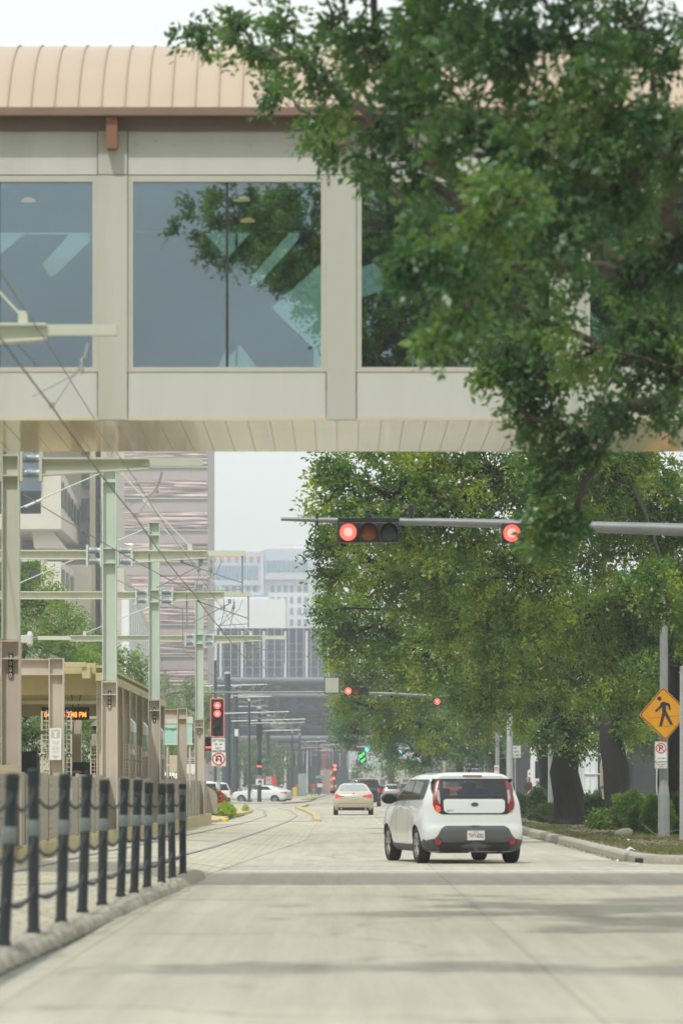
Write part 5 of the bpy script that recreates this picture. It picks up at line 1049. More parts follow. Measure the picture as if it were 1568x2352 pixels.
# ---------------------------------------------------------------- vehicles
def carbody(S, N=(9,6,16,6,7), bow=.05, bulge=()):
    """stack of rounded outlines: S rows = (z, y_rear, y_front, half width, rear corner radius, front corner radius)"""
    zs = [s[0] for s in S]; lev = []
    for a, c in zip(zs, zs[1:]):
        k = max(1, int(round((c-a)/.035)));  lev += [a+(c-a)*i/k for i in range(k)]
    lev.append(zs[-1]); A = np.array(S)
    # smooth the profile a little
    vals = [np.interp(lev, A[:, 0], A[:, j]) for j in range(1, 6)]
    for j in range(5):
        v = vals[j]; vv = v.copy(); vv[1:-1] = .25*v[:-2]+.5*v[1:-1]+.25*v[2:]; vals[j] = vv
    b = MB(); rows = []
    for i, z in enumerate(lev):
        yr, yf, hw, rr, rf = [v[i] for v in vals]; half = []
        n0, n1, n2, n3, n4 = N
        for k in range(n0): x = (hw-rr)*k/n0; half.append((x, yr+bow*((x/hw)**2)))
        yc_ = yr+bow*((hw-rr)/hw)**2
        for k in range(n1): th = math.pi/2*k/n1; half.append((hw-rr+rr*math.sin(th), yc_+rr*1.15*(1-math.cos(th))))
        ya, yb = yc_+rr*1.15, yf-rf*1.1
        for k in range(n2):
            y = ya+(yb-ya)*k/n2; half.append((hw, y))
        for k in range(n3): th = math.pi/2*k/n3; half.append((hw-rf*(1-math.cos(th)), yb+rf*1.1*math.sin(th)))
        for k in range(n4): x = (hw-rf)*(1-k/n4); half.append((x, yf+.06*(1-(x/hw)**2)))
        half.append((0, yf+.06))
        out = []
        for (x, y) in half:
            for (yw, zw, amt, sy, sz) in bulge:
                if x > hw*.5: x += amt*math.exp(-((y-yw)/sy)**2-((z-zw)/sz)**2)
            out.append((x, y, z))
        full = out+[(-x, y, z) for x, y, z in reversed(out[1:-1])]
        rows.append(full)
    n = len(rows[0])
    for r_ in rows: b.v += r_
    for i in range(len(rows)-1):
        for j in range(n): b.f.append((i*n+j, i*n+(j+1) % n, (i+1)*n+(j+1) % n, (i+1)*n+j))
    b.f.append(tuple(range(n-1, -1, -1))); b.f.append(tuple((len(rows)-1)*n+j for j in range(n)))
    return b
def cut_arches(o, wheels, r, hw, tunnel=None):
    bm = MB()
    if tunnel: bm.prism(tunnel, 'x', -.54, .54)
    for (x, y) in wheels:
        s = 1 if x > 0 else -1; bm.cyl((s*(hw-.36), y, r*.93), (s*(hw+.3), y, r*.93), r+.055, n=28)
    c = bm.build('cutter', M['plastic_black'], o.parent); bpy.context.view_layer.update(); m = o.modifiers.new('b', 'BOOLEAN'); m.operation = 'DIFFERENCE'; m.object = c; m.solver = 'EXACT'
    try: m.material_mode = 'TRANSFER'
    except Exception: pass
    dg = bpy.context.evaluated_depsgraph_get(); me = bpy.data.meshes.new_from_object(o.evaluated_get(dg)); o.modifiers.clear(); o.data = me; bpy.data.objects.remove(c)
    me.polygons.foreach_set('use_smooth', [True]*len(me.polygons))
    try: me.set_sharp_from_angle(angle=R(38))
    except Exception: pass
class Skin:
    def __init__(s, b): s.t = BVHTree.FromPolygons([Vector(v) for v in b.v], b.f)
    def hit(s, mode, u, v):
        if mode == 'rear': o, d = Vector((u, -4, v)), Vector((0, 1, 0))
        elif mode == 'front': o, d = Vector((u, 12, v)), Vector((0, -1, 0))
        elif mode == 'L': o, d = Vector((-4, u, v)), Vector((1, 0, 0))
        else: o, d = Vector((4, u, v)), Vector((-1, 0, 0))
        p, n, i, dist = s.t.ray_cast(o, d)
        return (p, d) if p else (None, d)
    def wrap(s, name, poly, mode, m, parent, off=.006, nr=16, nc=18, thick=.02, smooth=True, r=None):
        if r: poly = rpoly(poly, r)
        zs = [p[1] for p in poly]; z0, z1 = min(zs)+1e-4, max(zs)-1e-4; b = MB(); g = []
        for i in range(nr+1):
            z = z0+(z1-z0)*i/nr; xs = []
            for (a, c) in zip(poly, poly[1:]+poly[:1]):
                if (a[1]-z)*(c[1]-z) < 0: xs.append(a[0]+(c[0]-a[0])*(z-a[1])/(c[1]-a[1]))
            if len(xs) < 2: continue
            x0, x1 = min(xs), max(xs); row = []
            for j in range(nc+1):
                u = x0+(x1-x0)*j/nc; p, d = s.hit(mode, u, z)
                if p is None: p = Vector((u, .3, z)) if mode == 'rear' else Vector((0, u, z))
                row.append(p-d*off)
            g.append(row)
        k = len(g[0])
        for row in g: b.v += [tuple(p) for p in row]
        for i in range(len(g)-1):
            for j in range(k-1): b.f.append((i*k+j, i*k+j+1, (i+1)*k+j+1, (i+1)*k+j))
        d = s.hit(mode, 0, 0)[1]; n0 = len(b.v); bd = [j for j in range(k)]+[i*k+k-1 for i in range(1, len(g))]+[(len(g)-1)*k+j for j in range(k-2, -1, -1)]+[i*k for i in range(len(g)-2, 0, -1)]
        for q in bd: b.v.append(tuple(Vector(b.v[q])+d*(thick+off)))
        L = len(bd)
        for i in range(L): b.f.append((bd[i], bd[(i+1) % L], n0+(i+1) % L, n0+i))
        return b.build(name, m, parent, smooth=True)
def wheel(parent, x, y, r, w, spokes=5, rimf=.66, twin=True):
    s = 1 if x > 0 else -1
    b = MB(); b.lathe([(r*.62,-w*.42),(r*.78,-w/2),(r*.93,-w*.49),(r*.985,-w*.38),(r,-w*.2),(r,w*.2),(r*.985,w*.38),(r*.93,w*.49),(r*.78,w/2),(r*.62,w*.42)], 36, (0,0,0), 'x')
    wh = b.build('wheel', M['rubber'], parent, (x, y, r), smooth=True)
    q = MB(); xo = s*w*.43
    q.lathe(sorted([(r*rimf, xo), (r*(rimf-.05), xo-s*.012), (r*(rimf-.07), xo-s*.05)], key=lambda p: p[1]), 30, (0,0,0), 'x') if False else None
    for k in range(spokes):
        for dlt in ((-.13,.13) if twin else (0,)):
            a = 2*math.pi*k/spokes+.3; a1 = a+dlt*.5; a2 = a+dlt*1.5
            p0 = Vector((xo-s*.02, math.cos(a1)*r*.1, math.sin(a1)*r*.1)); p1 = Vector((xo-s*.012, math.cos(a2)*r*rimf*.96, math.sin(a2)*r*rimf*.96)); q.tube([p0, p1], [r*.085, r*.06], 5)
    n = 36; base = len(q.v)
    for rr_, xx in ((r*rimf, xo+s*.004), (r*rimf*.93, xo+s*.002), (r*rimf*.9, xo-s*.05)):
        for j in range(n): th = 2*math.pi*j/n; q.v.append((xx, rr_*math.cos(th), rr_*math.sin(th)))
    for i in range(2):
        for j in range(n): q.f.append((base+i*n+j, base+i*n+(j+1) % n, base+(i+1)*n+(j+1) % n, base+(i+1)*n+j))
    q.lathe([(r*.12, min(xo, xo-s*.04)), (r*.12, max(xo, xo-s*.04))], 12, (0,0,0), 'x'); q.build('rim', M['alloy'], wh, smooth=True)
    MB().lathe([(r*rimf*.9, xo-s*.07), (r*rimf*.9, xo-s*.065)], 24, (0,0,0), 'x').build('brake_disc', M['plastic_black'], wh)
    return wh
def plate(parent, x, z, y, w, h, s, m='plate_white', state=None):
    p = MB().prism(rpoly(rect(0,0,w,h), .012), 'y', -.006, .0).build('number_plate', M[m], parent, (x, y, z))
    text(s, w*.86, h*.46, M['ink'], p, (0,-.008,-h*.04));
    if state: text(state, w*.3, h*.13, M['ink'], p, (0,-.008,h*.36))
    return p
def mirror(parent, x, y, z, m, s=1, k=1.0):
    b = MB(); b.lathe([(.0,-.04),(.085*k,-.035),(.11*k,.0),(.10*k,.06),(.05*k,.11)], 14, (0,0,0), 'y')
    o = b.build('wing_mirror', m, parent, (x, y, z), smooth=True); o.scale = (1.15, 1, .78)
    MB().cyl((-s*.0,.02,-.02), (-s*.17,.05,-.05), .025, n=8).build('stalk', m, o)
mk('white_car', (.64,.665,.655), .22, var=.015, clear=.7); mk('champagne', (.50,.44,.33), .3, .25, var=.02, clear=.7); mk('black_car', (.012,.014,.017), .2, var=.1, clear=.8); mk('silver_car', (.42,.44,.45), .3, .4, var=.03, clear=.6); mk('red_car', (.35,.03,.035), .25, var=.05, clear=.8); mk('blue_car', (.05,.08,.13), .25, var=.05, clear=.8)
M['car_glass'] = glassm('car_glass', (.16,.2,.2), refl=.07, trans=.35)
# --- white boxy hatchback (hero)
t = thing('hatchback', 'white boxy hatchback with a grey rear bumper crossing the lane in front of the camera', 'car', (X(1092,68.3), 68.3, 0), R(10.5))
S = [(.20,.16,3.9,.76,.22,.3),(.26,.07,4.0,.84,.2,.35),(.34,.03,4.06,.875,.2,.4),(.45,.0,4.1,.885,.2,.42),(.60,.005,4.11,.89,.22,.42),(.68,.045,4.11,.89,.24,.42),(.85,.075,4.06,.885,.24,.42),(.98,.095,3.92,.872,.22,.36),(1.04,.105,3.62,.862,.2,.3),(1.09,.115,3.12,.85,.2,.22),(1.15,.13,2.98,.835,.2,.2),(1.30,.19,2.72,.775,.17,.2),(1.42,.245,2.52,.725,.15,.2),(1.50,.275,2.38,.69,.15,.2),(1.535,.25,2.25,.665,.15,.25),(1.57,.27,2.0,.60,.2,.3),(1.595,.40,1.85,.48,.2,.3),(1.605,.6,1.6,.3,.15,.2)]
cb = carbody(S, bow=.07, bulge=((.78,.62,.045,.42,.25),(3.35,.60,.045,.42,.25))); body = cb.build('body', M['white_car'], t, smooth=True); sk = Skin(cb)
WH = [(-.80,.76),(.80,.76),(-.80,3.33),(.80,3.33)]; cut_arches(body, WH, .325, .89, [(-.3,1.19),(3.4,1.19),(3.4,1.44),(.9,1.45),(-.3,1.45)])
# cabin seen through the back window: hollow it out, then seats and the windscreen beyond
M['seat_cloth'] = mat('seat_cloth', (.05,.05,.052), .9)
for (x_, y_) in ((-.34,2.05),(.34,2.05)):
    MB().prism(rpoly([(x_-.22,1.19),(x_+.22,1.19),(x_+.19,1.30),(x_-.19,1.30)],.04), 'y', y_, y_+.12).build('seat', M['seat_cloth'], t, bevel=.02); MB().prism(rpoly(rect(x_,1.355,.24,.14),.05), 'y', y_, y_+.1).build('headrest', M['seat_cloth'], t, bevel=.02)
for x_ in (-.36,.36): MB().prism(rpoly(rect(x_,1.255,.22,.12),.04), 'y', .95, 1.05).build('headrest', M['seat_cloth'], t, bevel=.02)
M['tint_glass'] = glassm('tint_glass', (.42,.47,.46), refl=.05, trans=.82)
for (x, y) in WH: wheel(t, x, y, .325, .215)
sk.wrap('tailgate_frame', [(-.71,1.19),(.71,1.19),(.715,1.0),(.60,.865),(-.60,.865),(-.715,1.0)], 'rear', M['plastic_black'], t, .008, 14, 30, r=.03)
for s in (-1, 1): sk.wrap('tailgate_frame', [(s*.71,1.485),(s*.53,1.485),(s*.53,1.185),(s*.715,1.185),(s*.735,1.30)], 'rear', M['plastic_black'], t, .0075, 14, 8)
sk.wrap('tailgate_frame', [(-.55,1.485),(.55,1.485),(.55,1.44),(-.55,1.44)], 'rear', M['plastic_black'], t, .0085, 3, 24)
sk.wrap('rear_window', [(-.555,1.47),(.555,1.47),(.60,1.17),(.54,1.155),(-.54,1.155),(-.60,1.17)], 'rear', M['tint_glass'], t, .014, 14, 24, r=.03, thick=-.012)
sk.wrap('tailgate_panel', [(-.535,1.13),(.535,1.13),(.55,1.08),(.545,.93),(.50,.885),(-.50,.885),(-.545,.93),(-.55,1.08)], 'rear', M['white_car'], t, .022, 12, 24, r=.04)
for s in (-1, 1):
    sk.wrap('tail_lamp', [(s*.58,1.455),(s*.655,1.44),(s*.70,1.30),(s*.725,1.15),(s*.73,1.03),(s*.70,.95),(s*.62,.90),(s*.60,.91),(s*.595,1.10),(s*.61,1.25)], 'rear', M['lamp_red'], t, .018, 26, 8)
    sk.wrap('reversing_lamp', [(s*.607,1.285),(s*.645,1.30),(s*.655,1.15),(s*.62,1.04),(s*.603,1.06)], 'rear', M['lamp_clear'], t, .023, 12, 5)
    sk.wrap('brake_lamp', [(s*.61,1.00),(s*.69,1.02),(s*.68,.945),(s*.625,.905),(s*.605,.92)], 'rear', M['brake_on'] if s < 0 else M['lamp_red'], t, .024, 8, 6)
sk.wrap('high_brake_lamp', [(-.17,1.548),(.17,1.548),(.17,1.523),(-.17,1.523)], 'rear', M['red_soft'] if False else M['lamp_red'], t, .01, 3, 8)
sk.wrap('bumper', [(-.52,.665),(.52,.665),(.60,.62),(.66,.50),(.72,.44),(.80,.43),(.86,.40),(.86,.24),(.76,.215),(-.76,.215),(-.86,.24),(-.86,.40),(-.80,.43),(-.72,.44),(-.66,.50),(-.60,.62)], 'rear', M['plastic_grey'], t, .012, 26, 40, thick=.05)
sk.wrap('bumper_lip', [(-.60,.375),(.60,.375),(.64,.28),(.60,.215),(-.60,.215),(-.64,.28)], 'rear', M['plastic_black'], t, .02, 8, 24)
sk.wrap('plate_recess', [(-.33,.60),(.33,.60),(.30,.40),(-.30,.40)], 'rear', M['plastic_grey'], t, .016, 6, 12, r=.03)
for s in (-1, 1):
    o = MB().lathe([(.075,0),(.075,-.02),(.062,-.028)], 22, (0,0,0), 'y').build('fog_lamp_ring', M['plastic_black'], t, (s*.665, sk.hit('rear', s*.665, .385)[0].y-.008, .385), smooth=True)
    MB().lathe([(.060,-.028),(.055,-.036),(.02,-.042)], 22, (0,0,0), 'y').build('fog_lamp', M['lamp_red'], o, smooth=True)
plate(t, .0, .497, -.018, .31, .165, 'TWY-8382', state='TEXAS')
o = MB().lathe([(.066,-.001),(.062,-.008),(.0,-.009)], 24, (0,0,0), 'y').build('badge', M['plastic_black'], t, (0, sk.hit('rear', 0, 1.035)[0].y-.024, 1.035), smooth=True); o.scale = (1, 1, .55)
vs, fs = ring(0, 0, .056, .066, 28); MB().add([(v[0], -.012, v[2]) for v in vs], fs).build('badge_ring', M['chrome'], o)
text('KIA', .078, .075, M['chrome'], o, (0,-.013,0)); text('SOUL', .15, .03, M['chrome'], t, (-.42, sk.hit('rear', -.42, .93)[0].y-.026, .93))
sk.wrap('handle_recess', [(-.07,.67),(.07,.67),(.06,.645),(-.06,.645)], 'rear', M['plastic_black'], t, .016, 2, 4)
for md, s in (('L', -1), ('R', 1)):
    win = [(.42,1.16),(.50,1.42),(.62,1.455),(2.35,1.455),(2.93,1.13),(2.9,1.115),(.60,1.115)]
    sk.wrap('window_surround', [(.40,1.15),(.48,1.44),(.62,1.475),(2.38,1.475),(3.02,1.12),(2.95,1.095),(.60,1.10)], md, M['plastic_black'], t, .004, 16, 40)
    sk.wrap('side_window', [(1.62,1.135),(1.70,1.445),(2.33,1.445),(2.83,1.14)], md, M['pane_dark'] if 'pane_dark' in M else M['glass_dark'], t, .009, 12, 20)
    sk.wrap('side_window', [(.80,1.135),(.88,1.44),(1.62,1.445),(1.54,1.135)], md, M['glass_dark'], t, .009, 12, 14)
    sk.wrap('sill', [(.98,.205),(.98,.33),(3.05,.33),(3.05,.205)], md, M['plastic_grey'], t, .010, 5, 20, thick=.04)
    sk.wrap('wheel_trim', [(.0,.22),(.0,.42),(.22,.43),(.38,.36),(.42,.22)], md, M['plastic_grey'], t, .012, 6, 6, thick=.03)
    for y in (1.60, 2.62): sk.wrap('door_seam', [(y,.36),(y-.008,.36),(y-.008,1.10),(y,1.10)], md, M['plastic_black'], t, .0015, 14, 1, thick=.004)
    for y in (1.35, 2.32): MB().box(-.02,.02,-.09,.09,-.016,.016).build('door_handle', M['white_car'], t, (s*(abs(sk.hit(md, y, .98)[0].x)+.015), y, .98), bevel=.01)
    mirror(t, s*1.0, 2.72, 1.13, M['plastic_black'], s, 1.15)
for x in (-.46, .46): MB().tube([(x,.9,1.60),(x,1.0,1.635),(x,2.1,1.62),(x,2.2,1.58)], .015, 6).build('roof_rail', M['plastic_black'], t)
MB().tube([(0,.55,1.60),(.01,.45,1.68)], [.02,.008], 6).build('aerial', M['plastic_black'], t)
b = MB(); b.box(-.6,-.1,.12,.6,.185,.27); b.box(.25,.6,.25,.5,.17,.24); b.cyl((.45,.05,.22),(.45,.5,.22),.03); b.box(-.65,.65,.6,.9,.19,.25); b.build('underbody', M['plastic_black'], t)
# bodies of the other cars
def sedan(label, px, d, m, rz=0, plate_s='', lit=False, L=4.8, hw=.9, H_=1.46, name='sedan', lamps='wide', grp=None, detail=True):
    k = H_/1.46
    t = thing(name, label, 'car', (X(px, d), d, 0), rz, grp)
    S = [(.22,.2,L-.25,hw-.12,.25,.35),(.30,.08,L-.1,hw-.05,.25,.45),(.42,.02,L,hw,.26,.5),(.60*k,.0,L,hw,.26,.5),(.80*k,.04,L-.03,hw,.26,.5),(.92*k,.08,L-.25,hw-.02,.25,.45),(.985*k,.13,L-.7,hw-.04,.22,.4),(1.02*k,.22,L-1.2,hw-.07,.2,.3),(1.05*k,.38,L-1.45,hw-.10,.2,.25),(1.2*k,.85,L-1.85,hw-.2,.18,.22),(1.33*k,1.25,L-2.2,hw-.28,.18,.22),(1.41*k,1.55,L-2.45,hw-.36,.2,.3),(1.45*k,1.85,L-2.7,hw-.5,.2,.3),(1.46*k,2.05,L-2.85,hw-.65,.15,.2)]
    cb = carbody(S, bow=.10, bulge=((.95,.6,.03,.45,.25),(L-.95,.6,.03,.45,.25))); body = cb.build('body', m, t, smooth=True); sk = Skin(cb)
    WH = [(-(hw-.10),1.02),(hw-.10,1.02),(-(hw-.10),L-.95),(hw-.10,L-.95)]; cut_arches(body, WH, .325, hw)
    for (x, y) in WH: wheel(t, x, y, .325, .22)
    g = M['glass_dark']
    sk.wrap('rear_window', [(-hw+.36,1.38*k),(hw-.36,1.38*k),(hw-.25,1.09*k),(-hw+.25,1.09*k)], 'rear', M['car_glass_pale'], t, .006, 10, 16, r=.05)
    for s in (-1, 1):
        lp = [(s*(hw-.06),.93*k),(s*(hw-.12),.95*k),(s*(hw-.50),.88*k),(s*(hw-.50),.83*k),(s*(hw-.08),.76*k)] if lamps == 'wide' else [(s*(hw-.06),.95*k),(s*(hw-.34),.93*k),(s*(hw-.30),.74*k),(s*(hw-.05),.76*k)]
        sk.wrap('tail_lamp', lp, 'rear', M['brake_on'] if lit else M['red'], t, .01, 8, 10)
        md = 'L' if s < 0 else 'R'
        sk.wrap('side_window', [(1.35,1.08*k),(1.75,1.34*k),(2.35,1.37*k),(2.30,1.08*k)], md, g, t, .006, 10, 10); sk.wrap('side_window', [(2.38,1.08*k),(2.42,1.37*k),(2.75,1.35*k),(3.35,1.07*k)], md, g, t, .006, 10, 10)
        mirror(t, s*(hw+.07), 3.05, 1.05*k, M['plastic_black'], s, .9)
        if lamps != 'wide': sk.wrap('side_lamp', [(.12,.92*k),(.55,.90*k),(.60,.86*k),(.14,.76*k)], md, M['red'], t, .008, 6, 8)
        for y in (2.36, 3.3): sk.wrap('door_seam', [(y,.30),(y-.01,.30),(y-.01,1.0),(y,1.0)], md, M['plastic_black'], t, .0015, 8, 1, thick=.004)
    sk.wrap('bumper_insert', [(-hw+.22,.36),(hw-.22,.36),(hw-.16,.22),(-hw+.16,.22)], 'rear', M['plastic_black'], t, .01, 5, 16)
    sk.wrap('bumper_crease', [(-hw+.1,.53*k),(hw-.1,.53*k),(hw-.1,.515*k),(-hw+.1,.515*k)], 'rear', M['plastic_grey'], t, .003, 2, 16, thick=.004)
    if plate_s: plate(t, 0, .80*k, .005, .31, .16, plate_s)
    return t, sk
M['car_glass_pale'] = mat('car_glass_pale', (.22,.27,.28), .08, spec=1.0, var=.15, scale=2)
t, sk = sedan('champagne coloured sedan driving away in the lane beside the tram track', 811.5, 184, M['champagne'], 0, 'XSN 9567', H_=1.52, hw=.93, L=5.0)
for s in (-1, 1): MB().lathe([(.05,-.02),(.05,.05)], 14, (s*.57,.03,.30), 'y').build('exhaust', M['chrome'], t, smooth=True)
MB().lathe([(.045,-.004),(.0,-.006)], 20, (0, sk.hit('rear',0,1.0)[0].y-.006, 1.0), 'y').build('badge', M['chrome'], t); MB().tube([(0,1.7,1.5),(0,1.6,1.56)], [.02,.01], 5).build('aerial', M['champagne'], t)
t, sk = sedan('white sedan seen from its side crossing the street behind the dark poles', 667, 316, M['white_car'], R(70), '', lamps='corner', L=4.85)
# pick-up and suvs
def suv(label, px, d, m, rz=0, Hh=1.75, hw=.95, L=4.8, lit=True, name='suv', plate_s='', grp=None):
    t = thing(name, label, 'car', (X(px, d), d, 0), rz, grp); k = Hh/1.75
    S = [(.28,.15,L-.2,hw-.1,.2,.3),(.40,.03,L-.05,hw-.02,.2,.4),(.62,.0,L,hw,.2,.42),(.95*k,.03,L-.05,hw,.2,.42),(1.05*k,.06,L-.5,hw-.02,.2,.35),(1.12*k,.09,L-1.25,hw-.05,.18,.25),(1.4*k,.22,L-1.75,hw-.15,.16,.2),(1.62*k,.34,L-2.1,hw-.22,.16,.2),(1.70*k,.42,L-2.3,hw-.32,.2,.25),(1.75*k,.8,L-2.7,hw-.6,.2,.2)]
    cb = carbody(S, bow=.06); body = cb.build('body', m, t, smooth=True); sk = Skin(cb); WH = [(-(hw-.12),.95),(hw-.12,.95),(-(hw-.12),L-.95),(hw-.12,L-.95)]; cut_arches(body, WH, .36, hw)
    for (x, y) in WH: wheel(t, x, y, .36, .24)
    sk.wrap('rear_window', [(-hw+.26,1.60*k),(hw-.26,1.60*k),(hw-.16,1.16*k),(-hw+.16,1.16*k)], 'rear', M['glass_dark'], t, .008, 8, 12, r=.05)
    for s in (-1, 1):
        sk.wrap('tail_lamp', [(s*(hw-.03),1.15*k),(s*(hw-.22),1.12*k),(s*(hw-.20),.85*k),(s*(hw-.03),.85*k)], 'rear', M['brake_on'] if lit else M['red'], t, .012, 6, 5)
        sk.wrap('side_window', [(.6,1.16*k),(.7,1.58*k),(L-2.2,1.58*k),(L-1.5,1.16*k)], 'L' if s < 0 else 'R', M['glass_dark'], t, .006, 6, 12); mirror(t, s*(hw+.09), L-1.75, 1.15*k, M['plastic_black'], s, 1.1)
    sk.wrap('high_brake_lamp', [(-.15,1.70*k),(.15,1.70*k),(.15,1.665*k),(-.15,1.665*k)], 'rear', M['brake_on'] if lit else M['red'], t, .01, 2, 4); sk.wrap('bumper', [(-hw+.04,.6),(hw-.04,.6),(hw-.06,.34),(-hw+.06,.34)], 'rear', M['plastic_black'], t, .015, 5, 12)
    plate(t, 0, .78, -.01, .31, .16, plate_s or 'KBR 2041') if plate_s else None
    return t
suv('large black off-roader ahead of the champagne sedan', 841, 262, M['black_car'], 0, 1.92, .98, 5.0, False, plate_s='')
suv('silver off-roader with red brake lamps lit, waiting at the far signals', 899, 400, M['silver_car'], 0, 1.6, .88, 4.5)
suv('dark blue off-roader whose high brake lamp shows over the wing mirror of the hatchback', 930, 420, M['blue_car'], 0, 1.75, .95, 4.7)
suv('red van-like car standing beyond the silver off-roader', 906, 560, M['red_car'], 0, 2.15, 1.05, 5.0, name='minivan')
suv('black car with lit brake lamps in the far queue beside the silver off-roader', 880, 520, M['black_car'], 0, 1.55, .9, 4.5)
suv('grey car far ahead half hidden behind the black off-roader', 862, 640, M['silver_car'], 0, 1.6, .9, 4.5)
suv('pale car farthest away in the queue beneath the distant tree', 889, 760, M['white_car'], 0, 1.7, .9, 4.6)
suv('dark car peeping over the roof of the champagne sedan', 797, 560, M['blue_car'], 0, 1.7, .95, 4.7, lit=False)
for i, (px, d, m, rz, lab) in enumerate(((472,215,'white_car',8,'white car parked behind the platform end by the red blossom'),(505,262,'white_car',20,'white car partly hidden by the thickest dark pole'),(430,205,'white_car',90,'white van showing between the two taupe columns'),(640,640,'silver_car',60,'silver car glinting behind the roof of the white sedan'),(603,700,'white_car',80,'small white car far behind the white sedan'),(660,720,'white_car',85,'farthest white car past the boot of the white sedan'))):
    suv(lab, px, d, M[m], R(rz), 1.65 if i != 2 else 2.1, .92, 4.7, False, name='parked_car' if i != 2 else 'van')
# ---------------------------------------------------------------- buildings
mk('brutal_conc', (.66,.62,.52), .8, var=.06, scale=.25, stain=.25); mk('brutal_tan', (.56,.49,.34), .8, var=.06, scale=.3); mk('win_blue', (.10,.14,.18), .12, var=.2, scale=.6, spec=.8); mk('win_dark', (.035,.045,.055), .12, var=.3, scale=.8, spec=.8)
mk('tower_band', (.45,.375,.355), .6, var=.05, scale=.2); mk('white_wall', (.76,.78,.79), .7, var=.03, scale=.1); mk('pale_blue_win', (.22,.33,.42), .15, var=.15, scale=.3, spec=.8); mk('mullion_white', (.62,.65,.68), .5); mk('dark_cladding', (.04,.048,.056), .5, var=.2, scale=.2, spec=.3)
mk('beige_wall', (.55,.50,.42), .8, var=.05, scale=.3)
def wavy(name, col, rough, dist, sc, metal=1.0, st=(.8,1,1.8)):
    m = mat(name, col, rough, metal, var=.1, scale=.3); n = m.node_tree; b = n.nodes['Principled BSDF']; tc = n.nodes.new('ShaderNodeTexCoord'); mp = n.nodes.new('ShaderNodeMapping'); mp.inputs['Scale'].default_value = st
    no = n.nodes.new('ShaderNodeTexNoise'); no.inputs['Scale'].default_value = sc; no.inputs['Detail'].default_value = 1.2; bu = n.nodes.new('ShaderNodeBump'); bu.inputs['Strength'].default_value = 1; bu.inputs['Distance'].default_value = dist
    n.links.new(tc.outputs['Object'], mp.inputs[0]); n.links.new(mp.outputs[0], no.inputs[0]); n.links.new(no.outputs[0], bu.inputs['Height']); n.links.new(bu.outputs[0], b.inputs['Normal']); return m
M['wavy_pink'] = wavy('wavy_pink', (.62,.48,.45), .05, .6, .5, st=(.22,1,4.2)); M['wavy_dark'] = wavy('wavy_dark', (.055,.065,.075), .08, .5, .35); M['wavy_blue'] = wavy('wavy_blue', (.13,.17,.23), .08, .12, .15)
# brutalist building: stacked window boxes cantilever towards the street
d = 440; u = d/F
def bx(b, px0, px1, py0, py1, d0, d1): b.box(X(px0,d), X(px1,d), d0, d1, Z(py1,d), Z(py0,d))
t = thing('concrete_building', 'cream concrete office block with stacked overhanging window boxes beyond the platform', 'office building', (X(100,d), d, 0)); ox, oy = X(100,d), d
def lb(fn, name, m):
    b = MB(); fn(b); b.v = [(v[0]-ox, v[1]-oy, v[2]) for v in b.v]; return b.build(name, m, t)
def core(b):
    bx(b, -260, 200, 560, 1800, 452, 480); bx(b, 196, 240, 700, 1800, 458, 480); b.box(X(-260,d), X(200,d), 446, 452, 0, Z(1290,d))
lb(core, 'wall', M['brutal_conc'])
for px in (202, 228): lb(lambda b: bx(b, px-6.5, px+6.5, 700, 1800, 448, 458), 'pier', M['brutal_tan'])
wz = 1050
for k in range(9):
    y0 = 660+k*78; 
    for (a, c_) in ((208.6, 221), (172, 195)):
        f = lb(lambda b: bx(b, a, c_, y0, y0+52, 451.2, 452.2), 'window', M['win_dark']); 
        b = MB(); cx_ = X((a+c_)/2,d)-ox; w = (c_-a)*u; zz = Z(y0+52,d)
        b.box(cx_+w*.02, cx_+w*.40, 451.0-oy, 451.15-oy, zz+.25, zz+1.9); b.build('pane', M['win_blue'], f)
# overhanging boxes: skewed, their side faces turned to the street
def obox(px0, px1, ytl, ytr, ybl, ybr, strip=None):
    da, dc = 436, 450     # the box recedes from px0 (near) to px1 (far)
    def pt(px, py, dd): return (X(px,dd)-ox, dd-oy, Z(py,dd))
    b = MB(); v = [pt(px0,ybl,da), pt(px1,ybr,dc), pt(px1,ytr,dc), pt(px0,ytl,da), (X(px0,da)-ox-14, da-oy, Z(ybl,da)), (X(px0,da)-ox-14, dc-oy+2, Z(ybl,da)), (X(px0,da)-ox-14, dc-oy+2, Z(ytl,da)), (X(px0,da)-ox-14, da-oy, Z(ytl,da)), (X(px1,dc)-ox, dc-oy+2, Z(ybr,dc)), (X(px1,dc)-ox, dc-oy+2, Z(ytr,dc))]
    b.add(v, [(0,1,2,3), (4,0,3,7), (5,6,9,8), (3,2,9,6,7), (0,4,5,8,1), (1,8,9,2), (4,7,6,5)]); o = b.build('window_box', M['brutal_conc'], t)
    if strip:
        n = strip
        for k in range(n):
            a0 = (k+.15)/n; a1 = (k+.72)/n
            q = []
            for a_, tt_ in ((a0,.36),(a1,.36),(a1,.80),(a0,.80)):
                px = px0+(px1-px0)*a_; yl = ybl+(ytl-ybl)*tt_; yr_ = ybr+(ytr-ybr)*tt_; dd = da+(dc-da)*a_; v_ = pt(px, yl+(yr_-yl)*a_, dd); q.append((v_[0]+.12, v_[1]-.1, v_[2]))
            MB().quad(*q).build('window', M['win_dark'], o)
    return o
obox(94, 136, 1040, 1130, 1180, 1216, 6); obox(140, 182, 1075, 1160, 1215, 1252, 6)
obox(94, 134, 1275, 1310, 1345, 1380, 4); obox(140, 181, 1290, 1318, 1370, 1400, 4); obox(94, 134, 780, 880, 930, 990, 6); obox(140, 182, 820, 910, 960, 1020, 6)
